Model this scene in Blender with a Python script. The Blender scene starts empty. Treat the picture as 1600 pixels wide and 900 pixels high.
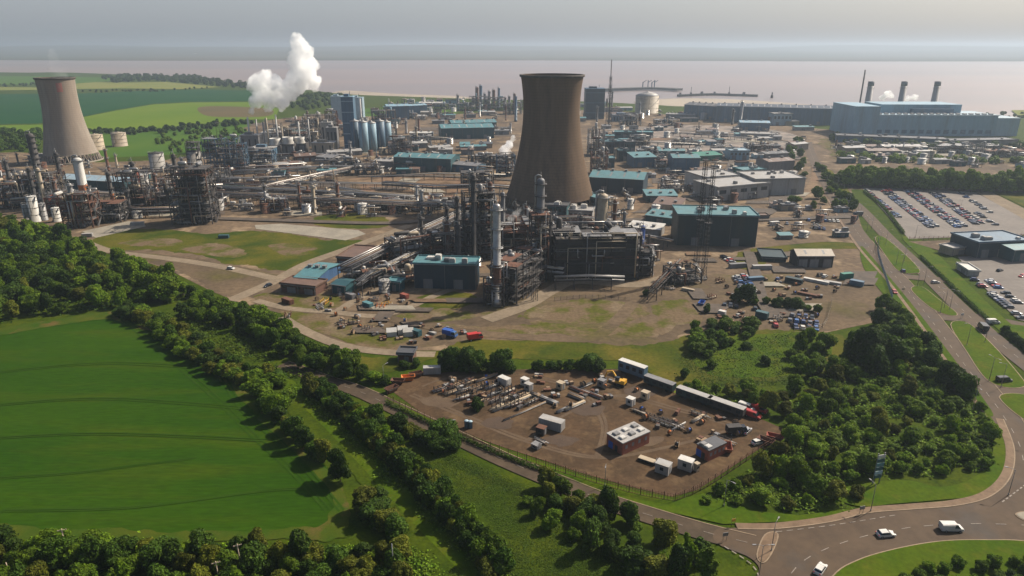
import bpy, math, random
from mathutils import Vector, Matrix, noise
from math import sin, cos, tan, pi, radians as R

# ------------------------------------------------------------------ camera, sky, sun, exposure
S = bpy.context.scene
COL = S.collection
H = 110.0                      # drone height in metres
PITCH = R(19.53)
F = 1066.7                     # focal length in px of the 1600 x 900 photograph
cam = bpy.data.cameras.new('camera')
cam.sensor_width = 36.0
cam.lens = 24.0
cam.clip_start = 1.0
cam.clip_end = 40000.0
camo = bpy.data.objects.new('camera', cam)
COL.objects.link(camo)
camo.location = (0, 0, H)
camo.rotation_euler = (pi / 2 - PITCH, 0, 0)
S.camera = camo

SUN_AZ = R(58)                 # from straight ahead (+y) towards the right (+x)
SUN_EL = R(42)
w = bpy.data.worlds.new('World')
S.world = w
w.use_nodes = True
wn, wl = w.node_tree.nodes, w.node_tree.links
sky = wn.new('ShaderNodeTexSky')
sky.sky_type = 'NISHITA'
sky.sun_disc = False
sky.sun_elevation = SUN_EL
sky.sun_rotation = SUN_AZ
sky.air_density = 1.0
sky.dust_density = 3.6
sky.ozone_density = 1.5
bgn = wn['Background']
bgn.inputs['Strength'].default_value = 0.08
veil = wn.new('ShaderNodeMix')          # thin high cloud: a pale veil over the clear sky
veil.data_type = 'RGBA'
wtc = wn.new('ShaderNodeTexCoord'); wsep = wn.new('ShaderNodeSeparateXYZ'); wmr = wn.new('ShaderNodeMapRange')
wl.new(wtc.outputs['Generated'], wsep.inputs[0]); wl.new(wsep.outputs['Z'], wmr.inputs[0])
wmr.inputs[1].default_value = 0.06; wmr.inputs[2].default_value = 0.34; wmr.inputs[3].default_value = 0.5; wmr.inputs[4].default_value = 0.0
wl.new(wmr.outputs[0], veil.inputs[0])
veil.inputs[7].default_value = (4.5, 4.95, 5.6, 1)
wl.new(sky.outputs[0], veil.inputs[6])
wl.new(veil.outputs[2], bgn.inputs['Color'])

sl = bpy.data.lights.new('sun', 'SUN')
sl.energy = 5.0
sl.angle = R(0.5)
sl.color = (1.0, 0.91, 0.78)
so = bpy.data.objects.new('sun', sl)
COL.objects.link(so)
so.location = (300, 200, 400)
sd = Vector((sin(SUN_AZ) * cos(SUN_EL), cos(SUN_AZ) * cos(SUN_EL), sin(SUN_EL)))
so.rotation_euler = sd.to_track_quat('Z', 'Y').to_euler()

S.view_settings.view_transform = 'Standard'
S.view_settings.look = 'None'
S.view_settings.exposure = 0.62
S.view_settings.gamma = 1.0
S.view_settings.use_curve_mapping = False
S.render.engine = 'CYCLES'
S.cycles.use_denoising = True
S.cycles.max_bounces = 18
S.cycles.diffuse_bounces = 2
S.cycles.glossy_bounces = 2
S.cycles.transmission_bounces = 2
S.cycles.transparent_max_bounces = 8
S.cycles.volume_bounces = 16
S.cycles.caustics_reflective = False
S.cycles.caustics_refractive = False

# ------------------------------------------------------------------ ground survey: photo pixel -> point on the ground
CP, SP = cos(PITCH), sin(PITCH)
def G(px, py, z=0.0):
    u, v = (px - 800) / F, (450 - py) / F
    dy, dz = CP + v * SP, v * CP - SP
    t = (z - H) / dz
    return Vector((u * t, dy * t, z))
def depth_at(py):
    return H / (SP - CP * (450 - py) / F)
def height_to(p, ytop):
    """height of something standing at p whose top is seen at row ytop"""
    k = (450 - ytop) / F
    return H + p.y * (k * CP - SP) / (CP + k * SP) - p.z

# ------------------------------------------------------------------ materials
MATS = {}
def nodes_of(m):
    m.use_nodes = True
    t = m.node_tree
    return t, t.nodes, t.links, t.nodes['Principled BSDF']
def M(name, c1, c2=None, scale=0.5, rough=0.8, metal=0.0, lo=0.35, hi=0.65, detail=5, stretch=(1, 1, 1), bump=0.0, rnd=0.0,
      isl=0.0, c3=None, scale3=0.1, lo3=0.45, hi3=0.6, spec=0.3, fine=0.0, fscale=3.0):
    if name in MATS:
        return MATS[name]
    m = bpy.data.materials.new(name)
    t, N, L, b = nodes_of(m)
    b.inputs['Roughness'].default_value = rough
    b.inputs['Metallic'].default_value = metal
    b.inputs['Specular IOR Level'].default_value = spec
    tc = N.new('ShaderNodeTexCoord')
    mp = N.new('ShaderNodeMapping')
    mp.inputs['Scale'].default_value = stretch
    L.new(tc.outputs['Object'], mp.inputs['Vector'])
    def rgb(c):
        return (c[0], c[1], c[2], 1)
    def noise_fac(sc, lo_, hi_, det=detail):
        n = N.new('ShaderNodeTexNoise')
        n.inputs['Scale'].default_value = sc
        n.inputs['Detail'].default_value = det
        n.inputs['Roughness'].default_value = 0.6
        L.new(mp.outputs[0], n.inputs['Vector'])
        mr = N.new('ShaderNodeMapRange')
        mr.inputs[1].default_value = lo_
        mr.inputs[2].default_value = hi_
        L.new(n.outputs['Fac'], mr.inputs[0])
        return mr.outputs[0], n
    def mix(fac, a, bb, mode='MIX'):
        x = N.new('ShaderNodeMix')
        x.data_type = 'RGBA'
        x.blend_type = mode
        if isinstance(fac, float): x.inputs[0].default_value = fac
        else: L.new(fac, x.inputs[0])
        for s, i in ((a, 6), (bb, 7)):
            if isinstance(s, tuple): x.inputs[i].default_value = s
            else: L.new(s, x.inputs[i])
        return x.outputs[2]
    col = rgb(c1)
    if c2:
        f, n = noise_fac(scale, lo, hi)
        col = mix(f, rgb(c1), rgb(c2))
        if bump:
            bp = N.new('ShaderNodeBump')
            bp.inputs['Strength'].default_value = bump
            bp.inputs['Distance'].default_value = 0.3
            L.new(n.outputs['Fac'], bp.inputs['Height'])
            L.new(bp.outputs[0], b.inputs['Normal'])
    if c3:
        f3, _ = noise_fac(scale3, lo3, hi3)
        col = mix(f3, col, rgb(c3))
    def gain(src, amount, pos):
        mr = N.new('ShaderNodeMapRange')
        mr.inputs[3].default_value = 1 - amount
        mr.inputs[4].default_value = 1 + amount
        L.new(src, mr.inputs[0])
        cb = N.new('ShaderNodeCombineColor')
        for i in range(3): L.new(mr.outputs[0], cb.inputs[i])
        return cb.outputs[0]
    if fine:
        f4, _ = noise_fac(fscale, 0.25, 0.75, 4)
        col = mix(1.0, col, gain(f4, fine, 0), 'MULTIPLY')
    if rnd:
        oi = N.new('ShaderNodeObjectInfo')
        col = mix(1.0, col, gain(oi.outputs['Random'], rnd, 0), 'MULTIPLY')
    if isl:
        ge = N.new('ShaderNodeNewGeometry')
        col = mix(1.0, col, gain(ge.outputs['Random Per Island'], isl, 0), 'MULTIPLY')
    if isinstance(col, tuple): b.inputs['Base Color'].default_value = col
    else: L.new(col, b.inputs['Base Color'])
    MATS[name] = m
    return m

def leaf_mat(name, c1, c2, rnd=0.35):
    m = M(name, c1, c2, scale=0.35, lo=0.35, hi=0.7, rough=0.7, rnd=rnd, isl=0.45, spec=0.15)
    t, N, L, b = nodes_of(m)
    tr = N.new('ShaderNodeBsdfTranslucent')
    src = b.inputs['Base Color'].links[0].from_socket
    L.new(src, tr.inputs[0])
    ms = N.new('ShaderNodeMixShader')
    ms.inputs[0].default_value = 0.3
    L.new(b.outputs[0], ms.inputs[1]); L.new(tr.outputs[0], ms.inputs[2])
    L.new(ms.outputs[0], N['Material Output'].inputs[0])
    return m

# ------------------------------------------------------------------ mesh building
class MB:
    """collects shapes and links them as ONE mesh object"""
    def __init__(self):
        self.v, self.f, self.mi, self.sm = [], [], [], []
        self.cur = 0; self.smooth = False
    def add(self, vs, fs):
        o = len(self.v)
        self.v += [tuple(p) for p in vs]
        for f in fs:
            self.f.append([o + i for i in f]); self.mi.append(self.cur); self.sm.append(self.smooth)
        return self
    def box(self, c, s, rz=0.0, taper=1.0):
        hx, hy, hz = s[0] / 2, s[1] / 2, s[2] / 2
        ca, sa = cos(rz), sin(rz)
        vs = []
        for z, k in ((-hz, 1.0), (hz, taper)):
            for x, y in ((-hx, -hy), (hx, -hy), (hx, hy), (-hx, hy)):
                x *= k; y *= k
                vs.append((c[0] + x * ca - y * sa, c[1] + x * sa + y * ca, c[2] + z))
        return self.add(vs, [(3, 2, 1, 0), (4, 5, 6, 7), (0, 1, 5, 4), (1, 2, 6, 5), (2, 3, 7, 6), (3, 0, 4, 7)])
    def bx(self, x0, x1, y0, y1, z0, z1):
        return self.box(((x0 + x1) / 2, (y0 + y1) / 2, (z0 + z1) / 2), (x1 - x0, y1 - y0, z1 - z0))
    def beam(self, a, b, wd, ht=None):
        ht = ht or wd
        a, b = Vector(a), Vector(b)
        d = (b - a)
        if d.length < 1e-6: return self
        d.normalize()
        s = d.cross(Vector((0, 0, 1)))
        if s.length < 1e-3: s = Vector((1, 0, 0))
        s.normalize(); u = s.cross(d).normalized()
        vs = []
        for p in (a, b):
            for i, j in ((-1, -1), (1, -1), (1, 1), (-1, 1)):
                vs.append(p + s * (i * wd / 2) + u * (j * ht / 2))
        return self.add(vs, [(0, 1, 2, 3), (7, 6, 5, 4), (4, 5, 1, 0), (5, 6, 2, 1), (6, 7, 3, 2), (7, 4, 0, 3)])
    def tube(self, pts, r, n=8, r2=None, caps=True):
        pts = [Vector(p) for p in pts]
        m = len(pts)
        vs = []
        sm, self.smooth = self.smooth, True
        for i, p in enumerate(pts):
            d = (pts[min(i + 1, m - 1)] - pts[max(i - 1, 0)]).normalized()
            s = d.cross(Vector((0, 0, 1)))
            if s.length < 1e-3: s = Vector((1, 0, 0))
            s.normalize(); u = s.cross(d)
            rr = r if r2 is None else r + (r2 - r) * i / max(1, m - 1)
            for k in range(n):
                a = 2 * pi * k / n
                vs.append(p + (s * cos(a) + u * sin(a)) * rr)
        fs = []
        for i in range(m - 1):
            for k in range(n):
                fs.append((i * n + k, i * n + (k + 1) % n, (i + 1) * n + (k + 1) % n, (i + 1) * n + k))
        self.add(vs, fs)
        self.smooth = False
        if caps:
            o = len(self.v) - m * n
            self.f.append([o + k for k in reversed(range(n))]); self.mi.append(self.cur); self.sm.append(False)
            self.f.append([o + (m - 1) * n + k for k in range(n)]); self.mi.append(self.cur); self.sm.append(False)
        self.smooth = sm
        return self
    def lathe(self, prof, n=24, c=(0, 0, 0), close=True):
        """prof: (r, z) from bottom to top"""
        vs, fs = [], []
        for r, z in prof:
            for k in range(n):
                a = 2 * pi * k / n
                vs.append((c[0] + r * cos(a), c[1] + r * sin(a), c[2] + z))
        for i in range(len(prof) - 1):
            for k in range(n):
                fs.append((i * n + k, i * n + (k + 1) % n, (i + 1) * n + (k + 1) % n, (i + 1) * n + k))
        sm, self.smooth = self.smooth, True
        self.add(vs, fs)
        self.smooth = sm
        if close:
            o = len(self.v) - len(prof) * n
            if prof[0][0] > 1e-3:
                self.f.append([o + k for k in reversed(range(n))]); self.mi.append(self.cur); self.sm.append(False)
            if prof[-1][0] > 1e-3:
                self.f.append([o + (len(prof) - 1) * n + k for k in range(n)]); self.mi.append(self.cur); self.sm.append(False)
        return self
    def prism(self, poly, z0, z1):
        n = len(poly)
        vs = [(p[0], p[1], z0) for p in poly] + [(p[0], p[1], z1) for p in poly]
        fs = [tuple(reversed(range(n))), tuple(range(n, 2 * n))]
        for i in range(n):
            j = (i + 1) % n
            fs.append((i, j, n + j, n + i))
        return self.add(vs, fs)
    def build(self, name, mats, parent=None, loc=None, rz=0.0):
        me = bpy.data.meshes.new(name)
        me.from_pydata(self.v, [], self.f)
        if not isinstance(mats, (list, tuple)): mats = [mats]
        for m in mats: me.materials.append(m)
        me.polygons.foreach_set('material_index', self.mi)
        me.polygons.foreach_set('use_smooth', self.sm)
        me.update()
        return link(name, me, parent, loc, rz)
def link(name, me, parent=None, loc=None, rz=0.0):
    o = bpy.data.objects.new(name, me)
    COL.objects.link(o)
    if parent is not None: o.parent = parent
    if loc is not None: o.location = loc
    o.rotation_euler = (0, 0, rz)
    return o

USED = {}
def tag(o, label=None, cat=None, group=None, kind=None):
    if label:
        o['label'] = label
        USED.setdefault(label, []).append(o.name)
    if cat: o['category'] = cat
    if group: o['group'] = group
    if kind: o['kind'] = kind
    return o
def thing(name, label, cat, loc=(0, 0, 0), rz=0.0, group=None):
    o = bpy.data.objects.new(name, None)
    o.empty_display_size = 0.5
    COL.objects.link(o)
    o.location = loc; o.rotation_euler = (0, 0, rz)
    return tag(o, label, cat, group)
def dup(root, loc, rz=0.0, scale=1.0, label=None, group=None):
    r = root.copy(); COL.objects.link(r)
    r.location = loc; r.rotation_euler = (0, 0, rz)
    r.scale = scale if isinstance(scale, (tuple, list)) else (scale, scale, scale)
    for ch in root.children:
        c = ch.copy(); COL.objects.link(c); c.parent = r
        for g in ch.children:
            d = g.copy(); COL.objects.link(d); d.parent = c
    if label: tag(r, label, group=group)
    return r
ORD = ('first second third fourth fifth sixth seventh eighth ninth tenth eleventh twelfth thirteenth fourteenth fifteenth sixteenth '
       'seventeenth eighteenth nineteenth twentieth').split()
def nth(i):
    if i < 20: return ORD[i]
    tens = {2: 'twenty', 3: 'thirty', 4: 'forty', 5: 'fifty', 6: 'sixty', 7: 'seventy', 8: 'eighty', 9: 'ninety'}
    k = i + 1
    if k % 10 == 0: return tens[k // 10][:-1] + 'ieth'
    return tens[k // 10] + '-' + ORD[k % 10 - 1]

# ------------------------------------------------------------------ splines, patches, ribbons
def smooth_path(pts, closed=False, sub=6):
    n = len(pts); out = []
    rng = range(n) if closed else range(n - 1)
    g = (lambda i: pts[i % n]) if closed else (lambda i: pts[max(0, min(n - 1, i))])
    for i in rng:
        p0, p1, p2, p3 = g(i - 1), g(i), g(i + 1), g(i + 2)
        for k in range(sub):
            t = k / sub
            out.append(0.5 * ((2 * p1) + (p2 - p0) * t + (2 * p0 - 5 * p1 + 4 * p2 - p3) * t * t + (3 * p1 - p0 - 3 * p2 + p3) * t ** 3))
    if not closed: out.append(pts[-1].copy())
    return out
LAYER = [0.02]
def struct(o, label=None):
    o['kind'] = 'structure'
    if label: o['label'] = label
    return o
def nextz():
    LAYER[0] += 0.004
    return LAYER[0]
def patch(name, pix, mat, smooth=True, sub=5, z=None, wob=0.0):
    pts = [G(*p) for p in pix]
    if smooth: pts = smooth_path(pts, True, 16 if wob else sub)
    z = nextz() if z is None else z
    if wob:
        q = []
        for i, p in enumerate(pts):
            d = noise.noise(Vector((p.x * 0.05, p.y * 0.05, 3.1))) * wob
            e = noise.noise(Vector((p.x * 0.05, p.y * 0.05, 9.1))) * wob
            d += noise.noise(Vector((p.x * 0.31, p.y * 0.31, 5.1))) * wob * .55; e += noise.noise(Vector((p.x * 0.31, p.y * 0.31, 7.1))) * wob * .55
            q.append(Vector((p.x + d, p.y + e, 0)))
        pts = q
    b = MB()
    area = sum(pts[i].x * pts[(i + 1) % len(pts)].y - pts[(i + 1) % len(pts)].x * pts[i].y for i in range(len(pts)))
    if area < 0: pts.reverse()
    b.add([(p.x, p.y, z) for p in pts], [tuple(range(len(pts)))])
    return struct(b.build(name, mat))
def offset_path(path, d):
    out = []
    n = len(path)
    for i, p in enumerate(path):
        t = (path[min(i + 1, n - 1)] - path[max(i - 1, 0)]); t.z = 0; t.normalize()
        out.append(p + Vector((t.y, -t.x, 0)) * d)      # + is to the right of travel
    return out
def ribbon_mesh(b, path, d0, d1, z0, z1=None):
    """strip between two offsets; with z1 a raised strip"""
    A, B = offset_path(path, d0), offset_path(path, d1)
    n = len(path)
    if z1 is None:
        vs = [(p.x, p.y, z0) for p in A] + [(p.x, p.y, z0) for p in B]
        b.add(vs, [(i, n + i, n + i + 1, i + 1) for i in range(n - 1)])
    else:
        vs = [(p.x, p.y, z0) for p in A] + [(p.x, p.y, z0) for p in B] + [(p.x, p.y, z1) for p in A] + [(p.x, p.y, z1) for p in B]
        fs = []
        for i in range(n - 1):
            fs += [(2 * n + i, 3 * n + i, 3 * n + i + 1, 2 * n + i + 1), (i, i + 1, 2 * n + i + 1, 2 * n + i), (n + i + 1, n + i, 3 * n + i, 3 * n + i + 1)]
        fs += [(0, 2 * n, 3 * n, n), (n - 1, 2 * n - 1, 4 * n - 1, 3 * n - 1)]
        b.add(vs, fs)
    return b
def ribbon(name, pix, width, mat, sub=8, z=None):
    path = smooth_path([G(*p) for p in pix], False, sub)
    b = MB(); z = nextz() if z is None else z
    ribbon_mesh(b, path, -width / 2, width / 2, z)
    struct(b.build(name, mat))
    return path, z
def along(path, step, start=0.0):
    """points at even spacing along a polyline, with headings"""
    out = []; acc = start
    for a, b in zip(path[:-1], path[1:]):
        L = (b - a).length
        while acc < L:
            out.append((a + (b - a) * (acc / L), math.atan2(b.y - a.y, b.x - a.x)))
            acc += step
        acc -= L
    return out
def inside(p, poly):
    c = False; n = len(poly)
    for i in range(n):
        a, b = poly[i], poly[(i + 1) % n]
        if (a.y > p.y) != (b.y > p.y) and p.x < (b.x - a.x) * (p.y - a.y) / (b.y - a.y) + a.x: c = not c
    return c
def scatter(pix, gap, rng, maxn=400, smooth=True):
    poly = [G(*p) for p in pix]
    if smooth: poly = smooth_path(poly, True, 3)
    x0, x1 = min(p.x for p in poly), max(p.x for p in poly)
    y0, y1 = min(p.y for p in poly), max(p.y for p in poly)
    pts = []
    for _ in range(9000):
        p = Vector((rng.uniform(x0, x1), rng.uniform(y0, y1), 0))
        if not inside(p, poly): continue
        if any((p - q).length < gap for q in pts): continue
        pts.append(p)
        if len(pts) >= maxn: break
    return pts
# ------------------------------------------------------------------ shared materials
GRASS = M('grass_rough', (0.02608, 0.04621, 0.002041), (0.04621, 0.06185, 0.002948), scale=0.06, c3=(0.02086, 0.03726, 0.002268), scale3=0.25, lo3=0.48, hi3=0.7, fine=0.35, fscale=1.2, bump=0.6, rough=0.95, spec=0.05)
VERGE = M('grass_verge', (0.03353, 0.06557, 0.002268), (0.05589, 0.07825, 0.003175), scale=0.08, fine=0.25, fscale=0.9, c3=(0.07452, 0.07452, 0.007938), scale3=0.12, lo3=0.55, hi3=0.75, rough=0.95, spec=0.05)
FIELD = M('crop_field', (0.0128, 0.0410, 0.0008), (0.0215, 0.0520, 0.0010), scale=0.016, stretch=(0.3, 1.7, 1), lo=.38, hi=.62, fine=0.24, fscale=0.7, c3=(0.031, 0.052, 0.0016), scale3=0.045, lo3=0.5, hi3=0.72, rough=0.95, spec=0.05)
YGRASS = M('dry_grass', (0.05508, 0.06156, 0.005184), (0.08748, 0.07452, 0.01134), scale=0.06, c3=(0.02916, 0.04536, 0.003888), scale3=0.035, lo3=0.45, hi3=0.62, fine=0.3, fscale=0.8, rough=0.95, spec=0.05)
WEED = M('weedy_yard', (0.1125, 0.0792, 0.0468), (0.063, 0.0648, 0.0108), scale=0.09, lo=.44, hi=.58, c3=(0.1395, 0.1035, 0.0648), scale3=0.05, lo3=.56, hi3=.66, fine=.3, fscale=.7, rough=.95, spec=.05)
YARD = M('gravel_yard', (0.1146, 0.08032, 0.04827), (0.07159, 0.05144, 0.03251), scale=0.035, c3=(0.07159, 0.06148, 0.01724), scale3=0.022, lo3=0.52, hi3=0.68, fine=0.3, fscale=0.45, rough=0.95, spec=0.1)
SITE = M('plant_hardstanding', (0.1354, 0.0941, 0.05852), (0.06113, 0.04391, 0.02925), scale=0.025, c3=(0.1921, 0.1372, 0.08452), scale3=0.05, lo3=0.52, hi3=0.62, fine=0.35, fscale=0.3, rough=0.95, spec=0.1)
SOIL = M('bare_soil', (0.07467, 0.04442, 0.02364), (0.04921, 0.03173, 0.01804), scale=0.07, c3=(0.1018, 0.06504, 0.03422), scale3=0.13, lo3=0.5, hi3=0.68, fine=0.28, fscale=0.7, rough=0.95, spec=0.1)
SOILW = M('worn_soil', (0.1013, 0.07085, 0.045), (0.07695, 0.05184, 0.0342), scale=.2, fine=.2, rough=.95, spec=.1)
SOILD = M('damp_soil', (0.050, 0.032, 0.021), (0.065, 0.042, 0.027), scale=.2, fine=.2, rough=.8, spec=.2)
CLAY = M('red_clay', (0.1402, 0.08118, 0.0513), (0.1697, 0.1181, 0.0684), scale=0.03, c3=(0.09594, 0.06273, 0.03762), scale3=0.06, lo3=0.5, hi3=0.62, fine=0.25, fscale=0.3, rough=0.95, spec=0.1)
ASPHALT = M('asphalt', (0.07516, 0.04953, 0.02937), (0.05893, 0.03899, 0.024), scale=0.09, c3=(0.0567, 0.04385, 0.03402), scale3=0.05, lo3=.54, hi3=.66, fine=0.16, fscale=0.35, stretch=(1, 1, 1), rough=0.85, spec=0.2)
LANE = M('lane_asphalt', (0.06915, 0.04848, 0.03061), (0.05111, 0.03688, 0.024), scale=0.11, fine=0.2, fscale=0.5, rough=0.88, spec=0.15)
PALE = M('pale_track', (0.1993, 0.155, 0.106), (0.1476, 0.1144, 0.07866), scale=0.08, fine=0.22, fscale=0.6, rough=0.95, spec=0.1)
CONC = M('concrete', (0.2435, 0.214, 0.1642), (0.1845, 0.1624, 0.1265), scale=0.12, fine=0.15, fscale=0.7, rough=0.9, spec=0.2)
PAINT = M('road_paint', (0.23, 0.19, 0.15), (0.13, 0.105, 0.085), scale=1.2, rough=0.7)
KERB = M('kerb_stone', (0.2386, 0.1742, 0.1094), (0.175, 0.1255, 0.08208), scale=0.8, rough=0.9)
FOOTWAY = M('footway', (0.1575, 0.1035, 0.06156), (0.1146, 0.07214, 0.04186), scale=0.25, fine=0.2, fscale=0.9, rough=0.9)

# ------------------------------------------------------------------ ground, water, far shore
SHORE = [(-700, 104), (-300, 108), (0, 113), (90, 113), (180, 116), (300, 122), (385, 131), (470, 139), (540, 147), (640, 151), (730, 154), (800, 156), (900, 158),
         (1010, 163), (1060, 166), (1130, 166), (1210, 169), (1300, 175), (1420, 183), (1560, 183), (1700, 179), (2100, 176), (2700, 174)]
def sheet(name, pts, z, mat):
    b = MB()
    a = sum(pts[i][0] * pts[(i + 1) % len(pts)][1] - pts[(i + 1) % len(pts)][0] * pts[i][1] for i in range(len(pts)))
    if a < 0: pts = pts[::-1]
    b.add([(p[0], p[1], z) for p in pts], [tuple(range(len(pts)))])
    return struct(b.build(name, mat))
shore = smooth_path([G(*p) for p in SHORE], False, 5)
gp = [(p.x, p.y) for p in shore]
sheet('ground', [(-6000, -600)] + [(-6000, gp[0][1])] + gp + [(6000, gp[-1][1]), (6000, -600)], 0.0, GRASS)

wat = M('estuary_water', (0.2115, 0.1485, 0.126), (0.243, 0.171, 0.1395), scale=0.002, stretch=(0.25, 1.0, 1), lo=0.3, hi=0.7, c3=(0.18, 0.1395, 0.126), scale3=0.0009, rough=0.35, spec=0.35)
t_, N_, L_, b_ = nodes_of(wat)
wtc = N_.new('ShaderNodeTexCoord'); wno = N_.new('ShaderNodeTexNoise'); wbp = N_.new('ShaderNodeBump')
wno.inputs['Scale'].default_value = 0.12; wno.inputs['Detail'].default_value = 4
wbp.inputs['Strength'].default_value = 0.5; wbp.inputs['Distance'].default_value = 0.6
L_.new(wtc.outputs['Object'], wno.inputs['Vector']); L_.new(wno.outputs['Fac'], wbp.inputs['Height']); L_.new(wbp.outputs[0], b_.inputs['Normal'])
wb = MB(); wb.add([(-14500, 900, -1.5), (14500, 900, -1.5), (14500, 14500, -1.5), (-14500, 14500, -1.5)], [(0, 1, 2, 3)])
struct(wb.build('estuary_water', wat))

MUD = M('mud_bank', (0.30, 0.245, 0.18), (0.24, 0.20, 0.155), scale=0.01, rough=0.8)
patch('mud_bank', [(990, 158), (1060, 153), (1130, 154), (1200, 158), (1300, 166), (1400, 177), (1300, 176), (1150, 168), (1050, 168)], MUD, z=-0.8)
patch('mud_bank', [(540, 141), (620, 146), (720, 150), (740, 156), (620, 154), (520, 148)], MUD, z=-0.8)

far = M('far_land', (0.0512, 0.0598, 0.026), (0.096, 0.069, 0.0416), scale=0.0012, stretch=(0.4, 1.5, 1), rough=0.95, spec=0.0)
def far_shore():
    b = MB(); nx, ny = 150, 22
    vs = []
    for j in range(ny):
        for i in range(nx):
            x = -13500 + 27000 * i / (nx - 1)
            f = j / (ny - 1)
            edge = 5650 + 350 * noise.noise(Vector((x / 2600, 1.7, 0))) - 0.05 * x
            y = edge + (14000 - edge) * f ** 1.3
            hgt = 118 * max(0, min(1, (y - 7600) / 4600)) ** 1.2 * (0.72 + 0.5 * noise.noise(Vector((x / 3000, y / 2500, 5)))) + 2
            vs.append((x, y, -2.0 if j == 0 else 1.0 + hgt))
    fs = [(j * nx + i, j * nx + i + 1, (j + 1) * nx + i + 1, (j + 1) * nx + i) for j in range(ny - 1) for i in range(nx - 1)]
    b.smooth = True
    b.add(vs, fs)
    return struct(b.build('far_shore_hills', far))
far_shore()

# ------------------------------------------------------------------ the air: one box of haze
hz = bpy.data.materials.new('haze')
hz.use_nodes = True
hn, hl = hz.node_tree.nodes, hz.node_tree.links
hn.remove(hn['Principled BSDF'])
pv = hn.new('ShaderNodeVolumePrincipled')
pv.inputs['Color'].default_value = (0.43, 0.51, 0.60, 1)
pv.inputs['Density'].default_value = 0.00015
pv.inputs['Anisotropy'].default_value = 0.35
hl.new(pv.outputs[0], hn['Material Output'].inputs['Volume'])
hb = MB(); hb.bx(-15500, 15500, -1200, 15500, -4.0, 160.0)
tag(hb.build('haze', hz), kind='stuff')

LAYER[0] = 0.02
# ------------------------------------------------------------------ fields beyond the plant
FF = lambda n, a, b_=None, **k: M(n, a, b_, rough=0.95, spec=0.05, **k)
f_teal = FF('field_dark', (0.007225, 0.04335, 0.01309), (0.01156, 0.05057, 0.01309), scale=0.01)
f_lime = FF('field_lime', (0.07316, 0.122, 0.007854), (0.09266, 0.1355, 0.01047), scale=0.008)
f_pale = FF('field_pale', (0.1658, 0.1535, 0.03927), (0.1268, 0.1445, 0.03273), scale=0.008)
f_mid = FF('field_mid', (0.03902, 0.0858, 0.009163), (0.05365, 0.09935, 0.01047), scale=0.01)
f_brown = FF('field_bare', (0.1011, 0.07225, 0.0357), (0.07948, 0.06502, 0.02975), scale=0.01)
patch('crop_field', [(-120, 146), (0, 147), (130, 146), (250, 141), (330, 140), (430, 142), (430, 158), (300, 159), (240, 162), (180, 172), (130, 182), (60, 193), (-120, 196)], f_teal, False)
patch('crop_field', [(90, 194), (130, 183), (180, 173), (240, 163), (300, 160), (440, 159), (430, 186), (380, 187), (300, 195), (230, 203), (140, 205), (-40, 206), (-60, 197)], f_lime, False)
patch('crop_field', [(310, 168), (350, 166), (420, 170), (420, 181), (360, 183), (320, 180)], f_brown)
patch('crop_field', [(120, 128), (200, 129), (260, 128), (345, 136), (280, 139), (200, 138), (110, 139)], f_pale, False)
patch('crop_field', [(-100, 136), (0, 136), (100, 137), (100, 140), (0, 141), (-100, 141)], f_pale, False)
patch('crop_field', [(-100, 119), (0, 119), (70, 119), (170, 121), (180, 126), (100, 132), (-100, 132)], f_mid, False)
patch('crop_field', [(130, 207), (230, 205), (330, 194), (400, 190), (400, 215), (330, 235), (200, 245), (130, 240)], f_mid, wob=3)
patch('crop_field', [(545, 172), (620, 168), (700, 172), (700, 180), (560, 182)], f_mid)
patch('crop_field', [(1580, 172), (1720, 172), (1720, 184), (1590, 180)], f_pale, False)

# ------------------------------------------------------------------ the plant's ground
patch('plant_ground', [(-160, 244), (20, 238), (90, 240), (150, 254), (260, 250), (330, 236), (400, 215), (380, 200), (420, 188), (500, 178), (560, 182), (640, 182), (720, 178),
                       (800, 172), (940, 172), (1060, 180), (1180, 192), (1300, 203), (1420, 216), (1640, 226), (1640, 300), (1330, 296), (1345, 350), (1365, 400), (1400, 460),
                       (1385, 500), (1290, 520), (1090, 518), (1040, 540), (900, 548), (680, 548), (560, 548), (470, 520), (440, 490), (380, 475), (330, 455), (260, 420), (150, 385), (60, 352), (-160, 336)], SITE, False)
patch('plant_ground', [(440, 500), (600, 480), (690, 455), (760, 470), (850, 440), (1000, 440), (1100, 430), (1290, 430), (1360, 440), (1380, 490), (1285, 515), (1095, 516), (1030, 540), (880, 545), (690, 542), (560, 540)], YARD, wob=4)
patch('red_clay', [(500, 284), (600, 276), (720, 278), (790, 286), (740, 300), (650, 304), (560, 302), (480, 298)], CLAY, wob=4)
patch('red_clay', [(455, 292), (540, 283), (560, 300), (470, 306)], YARD, wob=4)
patch('grass_patch', [(142, 378), (175, 364), (232, 357), (330, 366), (400, 362), (470, 370), (560, 378), (540, 388), (500, 404), (460, 420), (420, 421), (350, 408), (270, 394), (185, 391)], YGRASS, wob=5)
patch('gravel_patch', [(280, 386), (330, 380), (390, 394), (340, 402)], WEED, wob=4)
patch('gravel_patch', [(190, 380), (250, 372), (290, 378), (240, 386)], WEED, wob=4)
patch('gravel_patch', [(420, 384), (470, 380), (500, 390), (450, 402)], WEED, wob=4)
patch('grass_patch', [(500, 338), (580, 332), (610, 345), (590, 357), (530, 356), (490, 350)], YGRASS, wob=3)
patch('gravel_patch', [(150, 394), (270, 400), (350, 412), (430, 428), (428, 438), (372, 466), (335, 455), (280, 425), (220, 405)], YARD, wob=2)
patch('grass_patch', [(395, 466), (430, 456), (520, 462), (540, 478), (470, 485), (425, 480)], WEED, wob=2)
patch('grass_patch', [(436, 486), (540, 496), (600, 520), (640, 545), (560, 540), (480, 512)], WEED, wob=2)
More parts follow.
